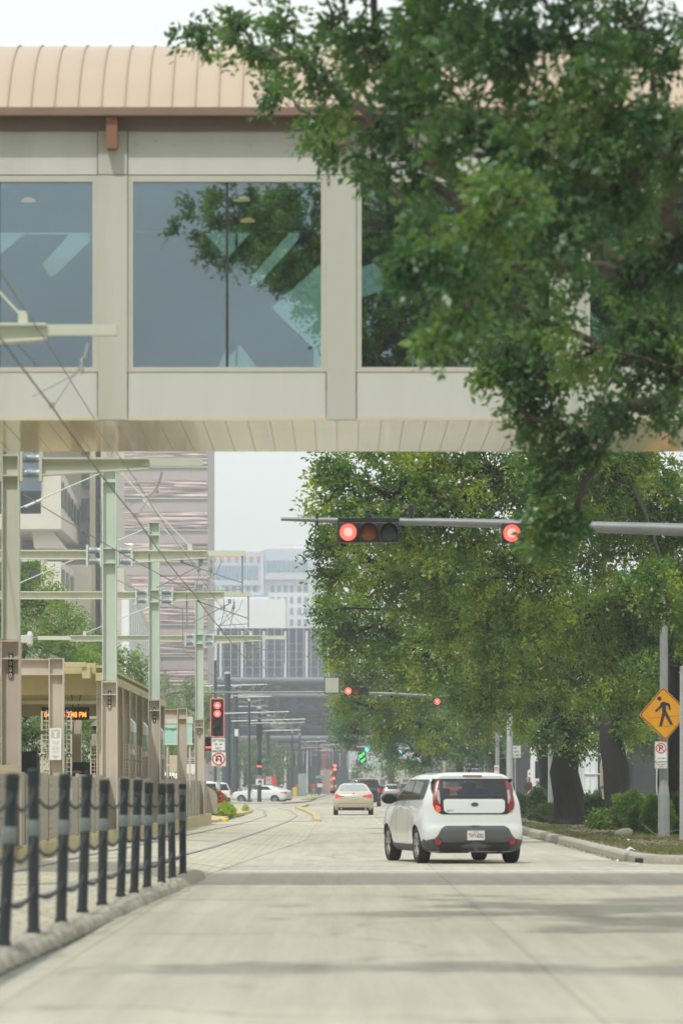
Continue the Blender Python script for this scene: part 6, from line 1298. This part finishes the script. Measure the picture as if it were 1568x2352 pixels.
lb(lambda b: b.box(X(40,436), X(94,436), 435.6, 436, Z(1128,436), Z(1040,436)), 'window', M['win_blue']); lb(lambda b: b.prism([(X(82,440),Z(1262,440)),(X(150,440),Z(1262,440)),(X(98,440),Z(1180,440)),(X(70,440),Z(1182,440))], 'y', 438, 449), 'support_fin', M['brutal_conc'])
lb(lambda b: bx(b, 40, 130, 1182, 1268, 447, 449), 'recessed_glazing', M['win_dark'])
# receding low building with ribs
t = thing('ribbed_building', 'pale building with a receding ribbed facade between the mint masts', 'building', (X(310,430), 430, 0)); ox, oy = X(310,430), 430
b = MB(); pA = (X(285,405)-ox, 405-oy); pB = (X(345,560)-ox, 560-oy); zt_ = Z(1305,405)
b.prism([pA, pB, (pB[0]-3.5, pB[1]), (pA[0]-.9, pA[1])], 'z', 0, zt_); b.build('wall', M['beige_wall'], t); D_ = Vector((pB[0]-pA[0], pB[1]-pA[1])); Ld = D_.length; dn = D_/Ld; nn = Vector((dn.y, -dn.x))
b = MB()
k = 0
while k < Ld: p = Vector(pA)+dn*k+nn*.3; b.box(p.x-.5, p.x+.25, p.y-1, p.y+1, 0, zt_-2.4); k += 12
b.build('rib', M['white_wall'], t)
for k in range(5):
    b = MB(); z = zt_-3.2-k*3.4; p = Vector(pA)+nn*.35; q = Vector(pB)+nn*.35; b.add([(p.x,p.y,z),(q.x,q.y,z),(q.x,q.y,z+.35),(p.x,p.y,z+.35)], [(0,1,2,3)]); b.build('sunshade', M['win_dark'], t)
b = MB()
for k in range(13):
    p = Vector(pA)+dn*(k*12+6)+nn*.12; b.box(p.x-.1, p.x+.12, p.y-3.4, p.y+3.4, 1, zt_-3)
mk('rib_dark', (.10,.11,.13), .9); b.build('window_strip', M['rib_dark'], t)
# banded tower
d = 560; t = thing('banded_tower', 'tall brown-grey tower with mirror window bands behind the mint masts', 'tower', (X(360,d), d, 0)); ox = X(360,d); x0, x1 = X(236,d)-ox, X(477,d)-ox
MB().box(x0, x1, 0, 30, 0, Z(700,d)).build('wall', M['tower_band'], t)
k = 0; y = 1575
while y > 760:
    za, zb2 = Z(y,d), Z(y-36,d); MB().box(x0+.02, x1-.03, -.25, -.02, za, zb2).build('window_band', M['wavy_pink'], t)
    b = MB(); 
    for q in range(3): b.box(x0, x1, -.3, -.26, za+(zb2-za)*(.25+.25*q), za+(zb2-za)*(.25+.25*q)+.06)
    b.build('glazing_bar', M['tower_band'], t); MB().box(x0, x1, -.35, -.02, zb2+1.9, zb2+1.98).build('ledge', M['white_wall'], t); y -= 72.5
# unseen blocks behind the camera, added for tower and footbridge glass to mirror
mk('pinkish', (.75,.52,.42), .8, var=.05); mk('slate_blue', (.64,.76,.86), .7, var=.12, scale=.03)
for i, (xx, yy, w, dd_, hh) in enumerate(((-95,-225,110,40,230),(8,-225,88,40,230),(120,-220,60,50,120))):
    q = thing('mirrored_block', ('pink banded','slate blue plain','grey banded')[i]+' office block added unseen behind the viewpoint for the glass to mirror', 'office building', (xx, yy, 0)); MB().box(-w/2, w/2, -dd_/2, dd_/2, 0, hh).build('wall', M[('pinkish','slate_blue','tower_band')[i]], q)
    b = MB(); z = 4
    while z < hh-2 and i != 1: b.box(-w/2, w/2, dd_/2+.02, dd_/2+.3, z, z+2.6); z += 4.4
    if i != 1: b.build('window_band', M['win_dark'], q)
# curtain wall block
mk('hotel_dark', (.16,.19,.23), .5)
d = 720; t = thing('curtain_wall_building', 'blue glass office block with tall white fins in front of the white hotel', 'office building', (X(620,d), d, 0)); ox = X(620,d); zt_ = Z(1443,d)
MB().box(X(478,d)-ox, X(800,d)-ox, .1, 40, 0, zt_).build('wall', M['dark_cladding'], t)
px = 480
xs = []
while px < 800: xs.append(px); px += 16.7
for a, c_ in zip(xs, xs[1:]):
    MB().box(X(a,d)-ox+.05, X(c_,d)-ox-.05, -.08, .08, Z(1562,d)-3, zt_-.5).build('glass_panel', M['wavy_blue'], t)
b = MB()
for a in xs: b.box(X(a,d)-ox-.045, X(a,d)-ox+.045, -.35, -.1, 5, zt_+.1)
b.build('mullion', M['mullion_white'], t)
b = MB()
for py in (1480, 1498, 1516, 1534, 1552): b.box(X(478,d)-ox, X(800,d)-ox, -.14, -.09, Z(py,d), Z(py,d)+.16)
b.build('floor_line', M['hotel_dark'], t)
for a in (496, 507, 556, 606, 655, 704, 755): MB().box(X(a-2.7,d)-ox, X(a+2.7,d)-ox, -1.2, -.4, 0, zt_-.6 if a > 500 else zt_).build('fin', M['mullion_white'], t)
# white hotel far behind
d = 1050; t = thing('white_hotel', 'hazy white hotel block with blue upper storeys and a stepped podium', 'hotel', (X(620,d), d, 0)); ox = X(620,d)
def hb(name, m, px0, px1, py0, py1, y0, y1, par=None): return MB().box(X(px0,d)-ox, X(px1,d)-ox, y0, y1, Z(py1,d), Z(py0,d)).build(name, M[m], par or t)
mk('hotel_grey', (.50,.55,.62), .6, var=.04, scale=.1)
hb('wall', 'white_wall', 478, 725, 1330, 1700, 0, 30); hb('upper_storey', 'hotel_grey', 478, 600, 1268, 1345, -1, 30); hb('upper_storey', 'hotel_grey', 606, 735, 1262, 1332, -2, 30); hb('stair_core', 'hotel_grey', 598, 606, 1266, 1480, -3, 5); hb('side_wing', 'white_wall', 725, 790, 1345, 1700, 2, 30); hb('corner_pier', 'hotel_grey', 708, 719, 1290, 1450, -3, 1)
hb('podium', 'white_wall', 478, 660, 1392, 1460, -40, -4); hb('podium_parapet', 'white_wall', 478, 620, 1384, 1392, -30, -6); hb('podium_glazing', 'pale_blue_win', 478, 612, 1378, 1384.5, -28, -8)
for r_ in range(5):
    for c_ in range(6):
        px = 622+c_*14.5+(3 if c_ > 3 else 0); py = 1345+r_*26+(0)
        if px < 704: hb('window', 'pale_blue_win', px, px+8, py, py+15, -.15, -.01)
for r_ in range(2):
    for c_ in range(7): hb('window', 'pale_blue_win', 485+c_*16, 494+c_*16, 1347+r_*26, 1360+r_*26, -.15, -.01)
for c_ in range(9): hb('upper_window', 'pale_blue_win', 612+c_*11.5, 621+c_*11.5, 1288, 1313, -2.3, -2.05)
for c_ in range(8): hb('upper_window', 'pale_blue_win', 482+c_*14, 493+c_*14, 1300, 1330, -1.3, -1.05)
mk('orange_panel', (.62,.20,.12), .6)
for c_ in range(7): hb('loggia_panel', 'orange_panel', 482+c_*17+6, 490+c_*17+6, 1279, 1289, -1.3, -1.05)
b = MB()
for c_ in range(5): b.box(X(650+c_*10,d)-ox, X(650+c_*10,d)-ox+.3, 0, .3, Z(1262,d), Z(1252,d))
b.box(X(640,d)-ox, X(700,d)-ox, 0, .3, Z(1253,d), Z(1251,d)); b.box(X(640,d)-ox, X(735,d)-ox, 3, 20, Z(1262,d), Z(1255,d)); b.build('roof_frame', M['white_wall'], t)
# dark reflective building that bridges the street
d = 640; t = thing('dark_glass_building', 'dark mirror-glass building spanning the street above the tram poles', 'building', (X(640,d), d, 0)); ox = X(640,d)
def db(name, m, px0, px1, py0, py1, y0, y1): return MB().box(X(px0,d)-ox, X(px1,d)-ox, y0, y1, Z(py1,d), Z(py0,d)).build(name, M[m], t)
db('wall', 'dark_cladding', 300, 1000, 1566, 1720, .4, 45)
for (a, c_) in ((1574,1590),(1606,1632),(1636,1660),(1664,1690)):
    for (p, q) in ((372,480),(482,534),(536,608),(610,684),(686,760),(762,838),(840,916)): db('mirror_window', 'wavy_dark', p, q, a, c_, .1, .39)
for (a, c_, y) in ((1556,1570,-1.2),(1592,1604,-1.2),(1690,1702,-1.4),(1708,1722,-.5)): 
    b = MB(); zc, rr_ = (Z(a,d)+Z(c_,d))/2, (Z(a,d)-Z(c_,d))/2; b.tube([(X(300,d)-ox,y,zc),(X(1000,d)-ox,y,zc)], rr_, 14); b.build('rounded_band', mat('band_grey', (.16,.18,.20), .45, var=.05) if 'band_grey' not in bpy.data.materials else bpy.data.materials['band_grey'], t, smooth=True)
mk('pier_red', (.24,.09,.08), .6, var=.15, scale=.5, stretch=(4,4,.3)); mk('pier_pink', (.42,.29,.27), .7, var=.1, scale=.5)
for (a, c_, y0) in ((740,748,0),(744,757,8)): db('pier', 'pier_red', a, c_, 1715, 1768, y0-12, y0-4); 
db('pier_base', 'pier_pink', 739, 757, 1768, 1826, -13, 3)
# shops beyond, seen under the dark building
d = 800; t = thing('shop_front', 'pale shops with a teal awning seen beneath the dark building', 'building', (X(640,d), d, 0)); ox = X(640,d)
def shb(name, m, px0, px1, py0, py1, y0, y1): return MB().box(X(px0,d)-ox, X(px1,d)-ox, y0, y1, Z(py1,d), Z(py0,d)).build(name, M[m], t)
shb('wall', 'white_wall', 420, 800, 1768, 1830, 0, 30); shb('upper_wall', 'hotel_grey', 480, 900, 1700, 1766, 4, 30); mk('teal', (.04,.35,.30), .6); shb('awning', 'teal', 690, 726, 1733, 1738, -3, 3.9); shb('awning', 'teal', 756, 785, 1731, 1737, -3, 3.9); shb('red_band', 'pier_red', 680, 728, 1726, 1732, -.5, 3.9); shb('red_band', 'pier_red', 690, 738, 1764, 1768, -1, -.01)
mk('shop_cream', (.80,.78,.70), .6, var=.05)
for k in range(5): shb('shop_bay', 'shop_cream', 556+k*36, 574+k*36, 1768, 1828, -1.2, -.31)
for k in range(9): shb('shop_window', 'win_blue', 492+k*27, 510+k*27, 1742, 1760, 3.6, 3.95)
for k in range(6): shb('shop_window', 'pale_blue_win', 560+k*30, 583+k*30, 1776, 1812, -.3, -.01)
d = 620; t = thing('station_canopy', 'pale curved shelter roofs of the next tram stop', 'shelter', (X(590,d), d, .1)); ox = X(590,d); mk('canopy_white', (.62,.64,.62), .5)
for (a, c_, y1_, y2_) in ((548,612,1735,1727),(560,640,1752,1744)):
    b = MB(); b.tube([(X(a,d)-ox,0,Z(y1_,d)-.1),((X(a,d)+X(c_,d))/2-ox,-1,Z(y1_,d)+.15),(X(c_,d)-ox,0,Z(y2_,d)-.1)], .16, 6); b.box(X(a,d)-ox,X(c_,d)-ox,0,3,Z(y1_,d)-.2,Z(y1_,d)-.05); b.build('roof', M['canopy_white'], t)
b = MB()
for px in (552, 575, 600, 630): b.box(X(px,d)-ox-.08, X(px,d)-ox+.08, .5, .66, 0, Z(1745,d)-.1)
b.build('post', M['beige_wall'], t)
d = 900; t = thing('far_wall_building', 'low beige building closing the view down the street', 'building', (X(880,d), d, 0)); ox = X(880,d); MB().box(X(770,d)-ox, X(1010,d)-ox, 0, 20, 0, Z(1772,d)).build('wall', M['beige_wall'], t)
b = MB()
for k in range(7): b.box(X(795+k*26,d)-ox, X(806+k*26,d)-ox, -.3, -.01, 1, 3)
b.build('window_row', M['win_dark'], t)
# glass-fronted building behind the oaks on the right side, and a long dark backdrop block
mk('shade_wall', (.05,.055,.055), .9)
d = 205; t = thing('white_grid_building', 'building corner of white gridded glass showing between the oak trunks', 'building', (X(1400,d), d, 0)); ox = X(1400,d)
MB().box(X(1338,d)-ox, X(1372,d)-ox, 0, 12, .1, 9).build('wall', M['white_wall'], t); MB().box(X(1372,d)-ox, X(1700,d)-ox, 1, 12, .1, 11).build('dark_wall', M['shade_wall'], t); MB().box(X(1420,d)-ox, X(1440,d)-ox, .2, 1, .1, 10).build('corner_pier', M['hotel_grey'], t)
b = MB()
for k in range(7): z = Z(1870,d)+k*1.03; b.box(X(1340,d)-ox, X(1418,d)-ox, -.08, .98, z, z+.06)
for k in range(4): xx = X(1340,d)-ox+k*.3; b.box(xx, xx+.04, -.06, -.001, .1, 9)
b.build('grid_bar', M['mullion_white'], t); 
for k in range(6): z = Z(1870,d)+k*1.03+.08; MB().box(X(1373,d)-ox, X(1417,d)-ox, .9, .99, z, z+.92).build('window', M['win_blue'], t)
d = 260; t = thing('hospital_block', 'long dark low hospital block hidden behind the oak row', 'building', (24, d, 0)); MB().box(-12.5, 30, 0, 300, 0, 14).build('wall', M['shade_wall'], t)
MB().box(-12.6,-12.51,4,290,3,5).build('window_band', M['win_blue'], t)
for (px, d, w, h, lab, m) in ((1243,185,1.0,3.2,'cream rounded wall piece behind the slim oak','white_wall'),(1545,150,1.2,2.6,'pale kiosk seen past the crossing sign post','canopy_white')):
    t = thing('kiosk', lab, 'kiosk', (X(px,d), d, .14)); MB().prism(rpoly(rect(0,h/2,w,h),.25), 'y', 0, .6).build('wall', M[m], t, bevel=.02); MB().box(-w*.3,w*.3,-.02,-.002,h*.5,h*.75).build('window', M['win_dark'], t)
# street clutter: barriers, drums, litter
mk('orange', (.75,.18,.03), .5)
for i, (px, d, w, h) in enumerate(((1000,300,.9,1.6),(1038,280,1.4,1.35),(1018,330,.8,1.7))):
    t = thing('road_work_barrier', ('orange work barrier beside the parking sign','wider orange barrier behind the roof of the white hatchback','orange barrier farther back near the oak foliage')[i], 'barrier', (X(px,d), d, 0)); b = MB(); b.box(-w/2,w/2,-.03,.03,h-.25,h); b.box(-w/2,w/2,-.03,.03,h-.7,h-.5); b.build('board', M['orange'], t); b = MB(); b.box(-w/2+.05,-w/2+.1,-.3,.3,0,h); b.box(w/2-.1,w/2-.05,-.3,.3,0,h); b.build('leg', M['galv'], t)
t = thing('work_sign', 'orange diamond work sign down the street above the queue', 'warning sign', (X(964,600), 600, Z(1787,600))); MB().prism([(0,-.75),(.75,0),(0,.75),(-.75,0)],'y',-.02,0).build('board', M['orange'], t); MB().cyl((0,.05,0),(0,.05,-Z(1787,600)),.05).build('post', M['galv'], t)
mk('litter_paper', (.55,.54,.50), .7, var=.2, scale=20)
def scrap(label, px, py, s, seed, m, z=.0):
    r = np.random.default_rng(seed); b = MB(); n = 9; vs = [(math.cos(k/n*6.283)*s*r.uniform(.5,1), math.sin(k/n*6.283)*s*.6*r.uniform(.5,1), abs(r.normal(0,.25))*s) for k in range(n)]+[(0,0,s*.55)]
    b.add(vs, [(k, (k+1) % n, n) for k in range(n)]); d = F*(H-z)/(py-VY); o = b.build('litter', M[m], None, (X(px,d), d, z+.004)); tag(o, label, 'litter'); mo = o.modifiers.new('s','SOLIDIFY'); mo.thickness = .004
scrap('crumpled pale paper lying on the verge near the frame edge', 1446, 1955+0, .14, 1, 'litter_paper', .15); scrap('small white cup lid at the foot of the verge kerb', 1417, 1980, .06, 2, 'white_paint', 0); scrap('bluish scrap by the drain mouth', 1463, 1987, .045, 3, 'litter_paper', 0); scrap('tiny pale scrap in the gutter behind the white hatchback', 1092+350-0, 1931, .05, 4, 'litter_paper', .15)
r = np.random.default_rng(8); b = MB(); b.lathe([(.02,-.25),(.09,-.2),(.13,0),(.1,.18),(.03,.25)], 12, (0,0,.05), 'x'); o = b.build('stone', M['kerb'], None, (X(1225,96)+2.2, 96, .15), smooth=True); tag(o, 'long grey stone lying in the mulch of the verge', 'stone'); o.rotation_euler = (0, R(-12), R(20))
o = MB().box(-.2,.2,-.02,.05,.01,.085).build('drain_mouth', M['plastic_black'], None, (5.28, 68.9, 0)); o.rotation_euler = (0,0,R(-62)); tag(o, 'dark storm drain opening in the rounded kerb corner', 'drain')
t = thing('fallen_branch', 'bare fallen twig lying against the tall concrete pole', 'branch', (X(1545,90), 90, .15)); b = MB(); b.tube([(0,0,.02),(-.2,-.05,.06),(-.45,0,.13),(-.7,.1,.34)], [.014,.012,.01,.005], 5); b.tube([(-.2,-.05,.06),(-.1,-.1,.16),(.2,-.1,.22)], [.01,.008,.004], 5); b.tube([(-.3,0,.1),(-.35,-.2,.05)], [.008,.004], 5); b.build('twig', mat('twig', (.24,.17,.11), .8), t)
# green cabinet and boxes near poles
t = thing('cabinet', 'tall grey-green street cabinet beside the loudspeaker pole', 'cabinet', (X(694,500), 500, .1)); MB().box(-.55,.55,0,.8,0,2.9).build('body', mat('cab', (.30,.36,.34), .6, var=.06), t, bevel=.03); MB().box(-.45,.45,-.02,-.002,.4,2.6).build('door', mat('cab2', (.33,.39,.37), .6), t)
t = thing('newspaper_box', 'red street box above the roof of the white sedan', 'box', (X(629,420), 420, 0)); MB().box(-.25,.25,0,.4,1.2,2.4).build('box', M['red'], t, bevel=.04); MB().cyl((0,.2,0),(0,.2,1.2),.06).build('post', M['galv'], t)
t = thing('yellow_bin', 'small yellow bin on the far pavement near the red-shirted person', 'bin', (X(677,470), 470, .1)); MB().lathe([(.3,0),(.34,1.0),(.3,1.1),(.0,1.15)], 12).build('body', M['yellow_paint'], t, smooth=True)
for k, (px, z_) in enumerate(((761,0),)):
    for j in range(4):
        t = thing('traffic_drum', ('lowest','second','third','topmost')[j]+' orange banded marker stacked by the red pier', 'marker', (X(763,560), 560, .1+j*.95)); MB().lathe([(.34,0),(.30,.45),(.26,.9)], 14).build('drum', M['orange'], t, smooth=True); MB().lathe([(.33,.25),(.31,.42)], 14).build('band', M['white_paint'], t)
# ---------------------------------------------------------------- people
mk('skin', (.42,.24,.17), .5, var=.05); mk('hair_dark', (.02,.015,.012), .6); mk('maroon', (.055,.018,.02), .8, var=.2); mk('light_shirt', (.45,.5,.55), .8); mk('red_shirt', (.62,.05,.03), .8); mk('khaki', (.38,.30,.2), .8); mk('dark_cloth', (.03,.03,.035), .8); mk('blue_shirt', (.16,.24,.27), .8)
def person(label, x, y, z, h, rz, top, bottom, hair='hair_dark', walk=.25):
    t = thing('person', label, 'person', (x, y, z), rz); k = h/1.72; V = lambda a, b_, c: Vector((a, b_, c))*k
    J = {'pel':V(0,0,.95),'sp':V(0,.01,1.15),'ch':V(0,.0,1.35),'nk':V(0,.01,1.48),'hd':V(0,-.02,1.60),'tp':V(0,-.01,1.70)}
    nodes = [(J['pel'],.13),(J['sp'],.12),(J['ch'],.13),(J['nk'],.052),(J['hd'],.085),(J['tp'],.06)]; edges = [(0,1),(1,2),(2,3),(3,4),(4,5)]
    for s in (-1, 1):
        n = len(nodes); w = walk*s
        nodes += [(V(s*.17,0,1.40),.06),(V(s*.22,-.03*s,1.14),.045),(V(s*.21,-.12-.1*s,.93),.035),(V(s*.20,-.16-.1*s,.86),.036)]; edges += [(2,n),(n,n+1),(n+1,n+2),(n+2,n+3)]
        n = len(nodes); nodes += [(V(s*.09,0,.88),.095),(V(s*.10,-w*.5-.03,.50),.062),(V(s*.10,-w*.9,.09),.042),(V(s*.10,-w*.9-.14,.035),.036)]; edges += [(0,n),(n,n+1),(n+1,n+2),(n+2,n+3)]
    me = bpy.data.meshes.new('body'); me.from_pydata([tuple(q[0]) for q in nodes], edges, []); o = bpy.data.objects.new('body', me); COL.objects.link(o); sm = o.modifiers.new('skin', 'SKIN')
    for i, q in enumerate(nodes): me.skin_vertices[0].data[i].radius = (q[1]*k*1.0, q[1]*k*(.8 if i < 3 else 1.0))
    me.skin_vertices[0].data[0].use_root = True; o.modifiers.new('sub', 'SUBSURF').levels = 1; o.modifiers['sub'].render_levels = 1
    m2 = bpy.data.meshes.new_from_object(o.evaluated_get(bpy.context.evaluated_depsgraph_get())); o.modifiers.clear(); o.data = m2; o.parent = t
    m2.materials.clear(); m2.materials.append(M['skin']); m2.polygons.foreach_set('use_smooth', [True]*len(m2.polygons))
    vs = [v.co.copy() for v in m2.vertices]; ns = [v.normal.copy() for v in m2.vertices]
    def cloth(name, cond, m, off):
        b = MB(); idx = {}; 
        for p in m2.polygons:
            if all(cond(vs[i]/k) for i in p.vertices):
                f = []
                for i in p.vertices:
                    if i not in idx: idx[i] = len(b.v); b.v.append(tuple(vs[i]+ns[i]*off))
                    f.append(idx[i])
                b.f.append(tuple(f))
        q = b.build(name, M[m], t, smooth=2); mo = q.modifiers.new('s', 'SOLIDIFY'); mo.thickness = .008
    cloth('shirt', lambda v: .93 < v.z < 1.49 and not (abs(v.x) > .17 and v.z < 1.12), top, .022); cloth('trousers', lambda v: .1 < v.z < .99 and abs(v.x) < .19, bottom, .015); cloth('hair', lambda v: v.z > 1.52 and (v.y > -.045 or v.z > 1.66), hair, .014)
    b = MB(); b.lathe([(.006,0),(.016,-.02),(.004,-.03)], 6, tuple(V(0,-.11,1.595)), 'y'); 
    for s in (-1,1): b.lathe([(.006,-.004),(.012,0),(.006,.004)], 6, tuple(V(s*.032,-.098,1.625)), 'y')
    b.build('face', M['skin'], t); return t
person('person with dark tied hair in a maroon top walking behind the hedge', X(1213,158), 158, .14, 1.62, R(-60), 'maroon', 'dark_cloth')
person('shorter person in a pale top following behind the hedge', X(1233,162), 162, .14, 1.46, R(-60), 'blue_shirt', 'dark_cloth')
person('person in a bright red shirt and khaki trousers on the far pavement', X(719.5,485), 485, .13, 1.78, R(200), 'red_shirt', 'khaki', walk=.3)
person('person in a white top and black trousers waiting past the red pier', X(769,590), 590, .1, 1.72, R(170), 'light_shirt', 'dark_cloth')
person('person in a reddish top half hidden by a thin dark pole on the far pavement', X(683,520), 520, .13, 1.7, R(160), 'red_shirt', 'dark_cloth')
# ---------------------------------------------------------------- haze, last
hz = MB().box(-700, 700, -320, 1300, -1.05, 90).build('haze', None); stuff(hz)
hm = bpy.data.materials.new('haze'); hm.use_nodes = True; n = hm.node_tree; n.nodes.clear(); o = n.nodes.new('ShaderNodeOutputMaterial'); v = n.nodes.new('ShaderNodeVolumePrincipled')
v.inputs['Color'].default_value = (.93,.97,1.0,1); v.inputs['Density'].default_value = HAZE; v.inputs['Anisotropy'].default_value = .2; n.links.new(v.outputs[0], o.inputs['Volume']); hz.data.materials.append(hm)
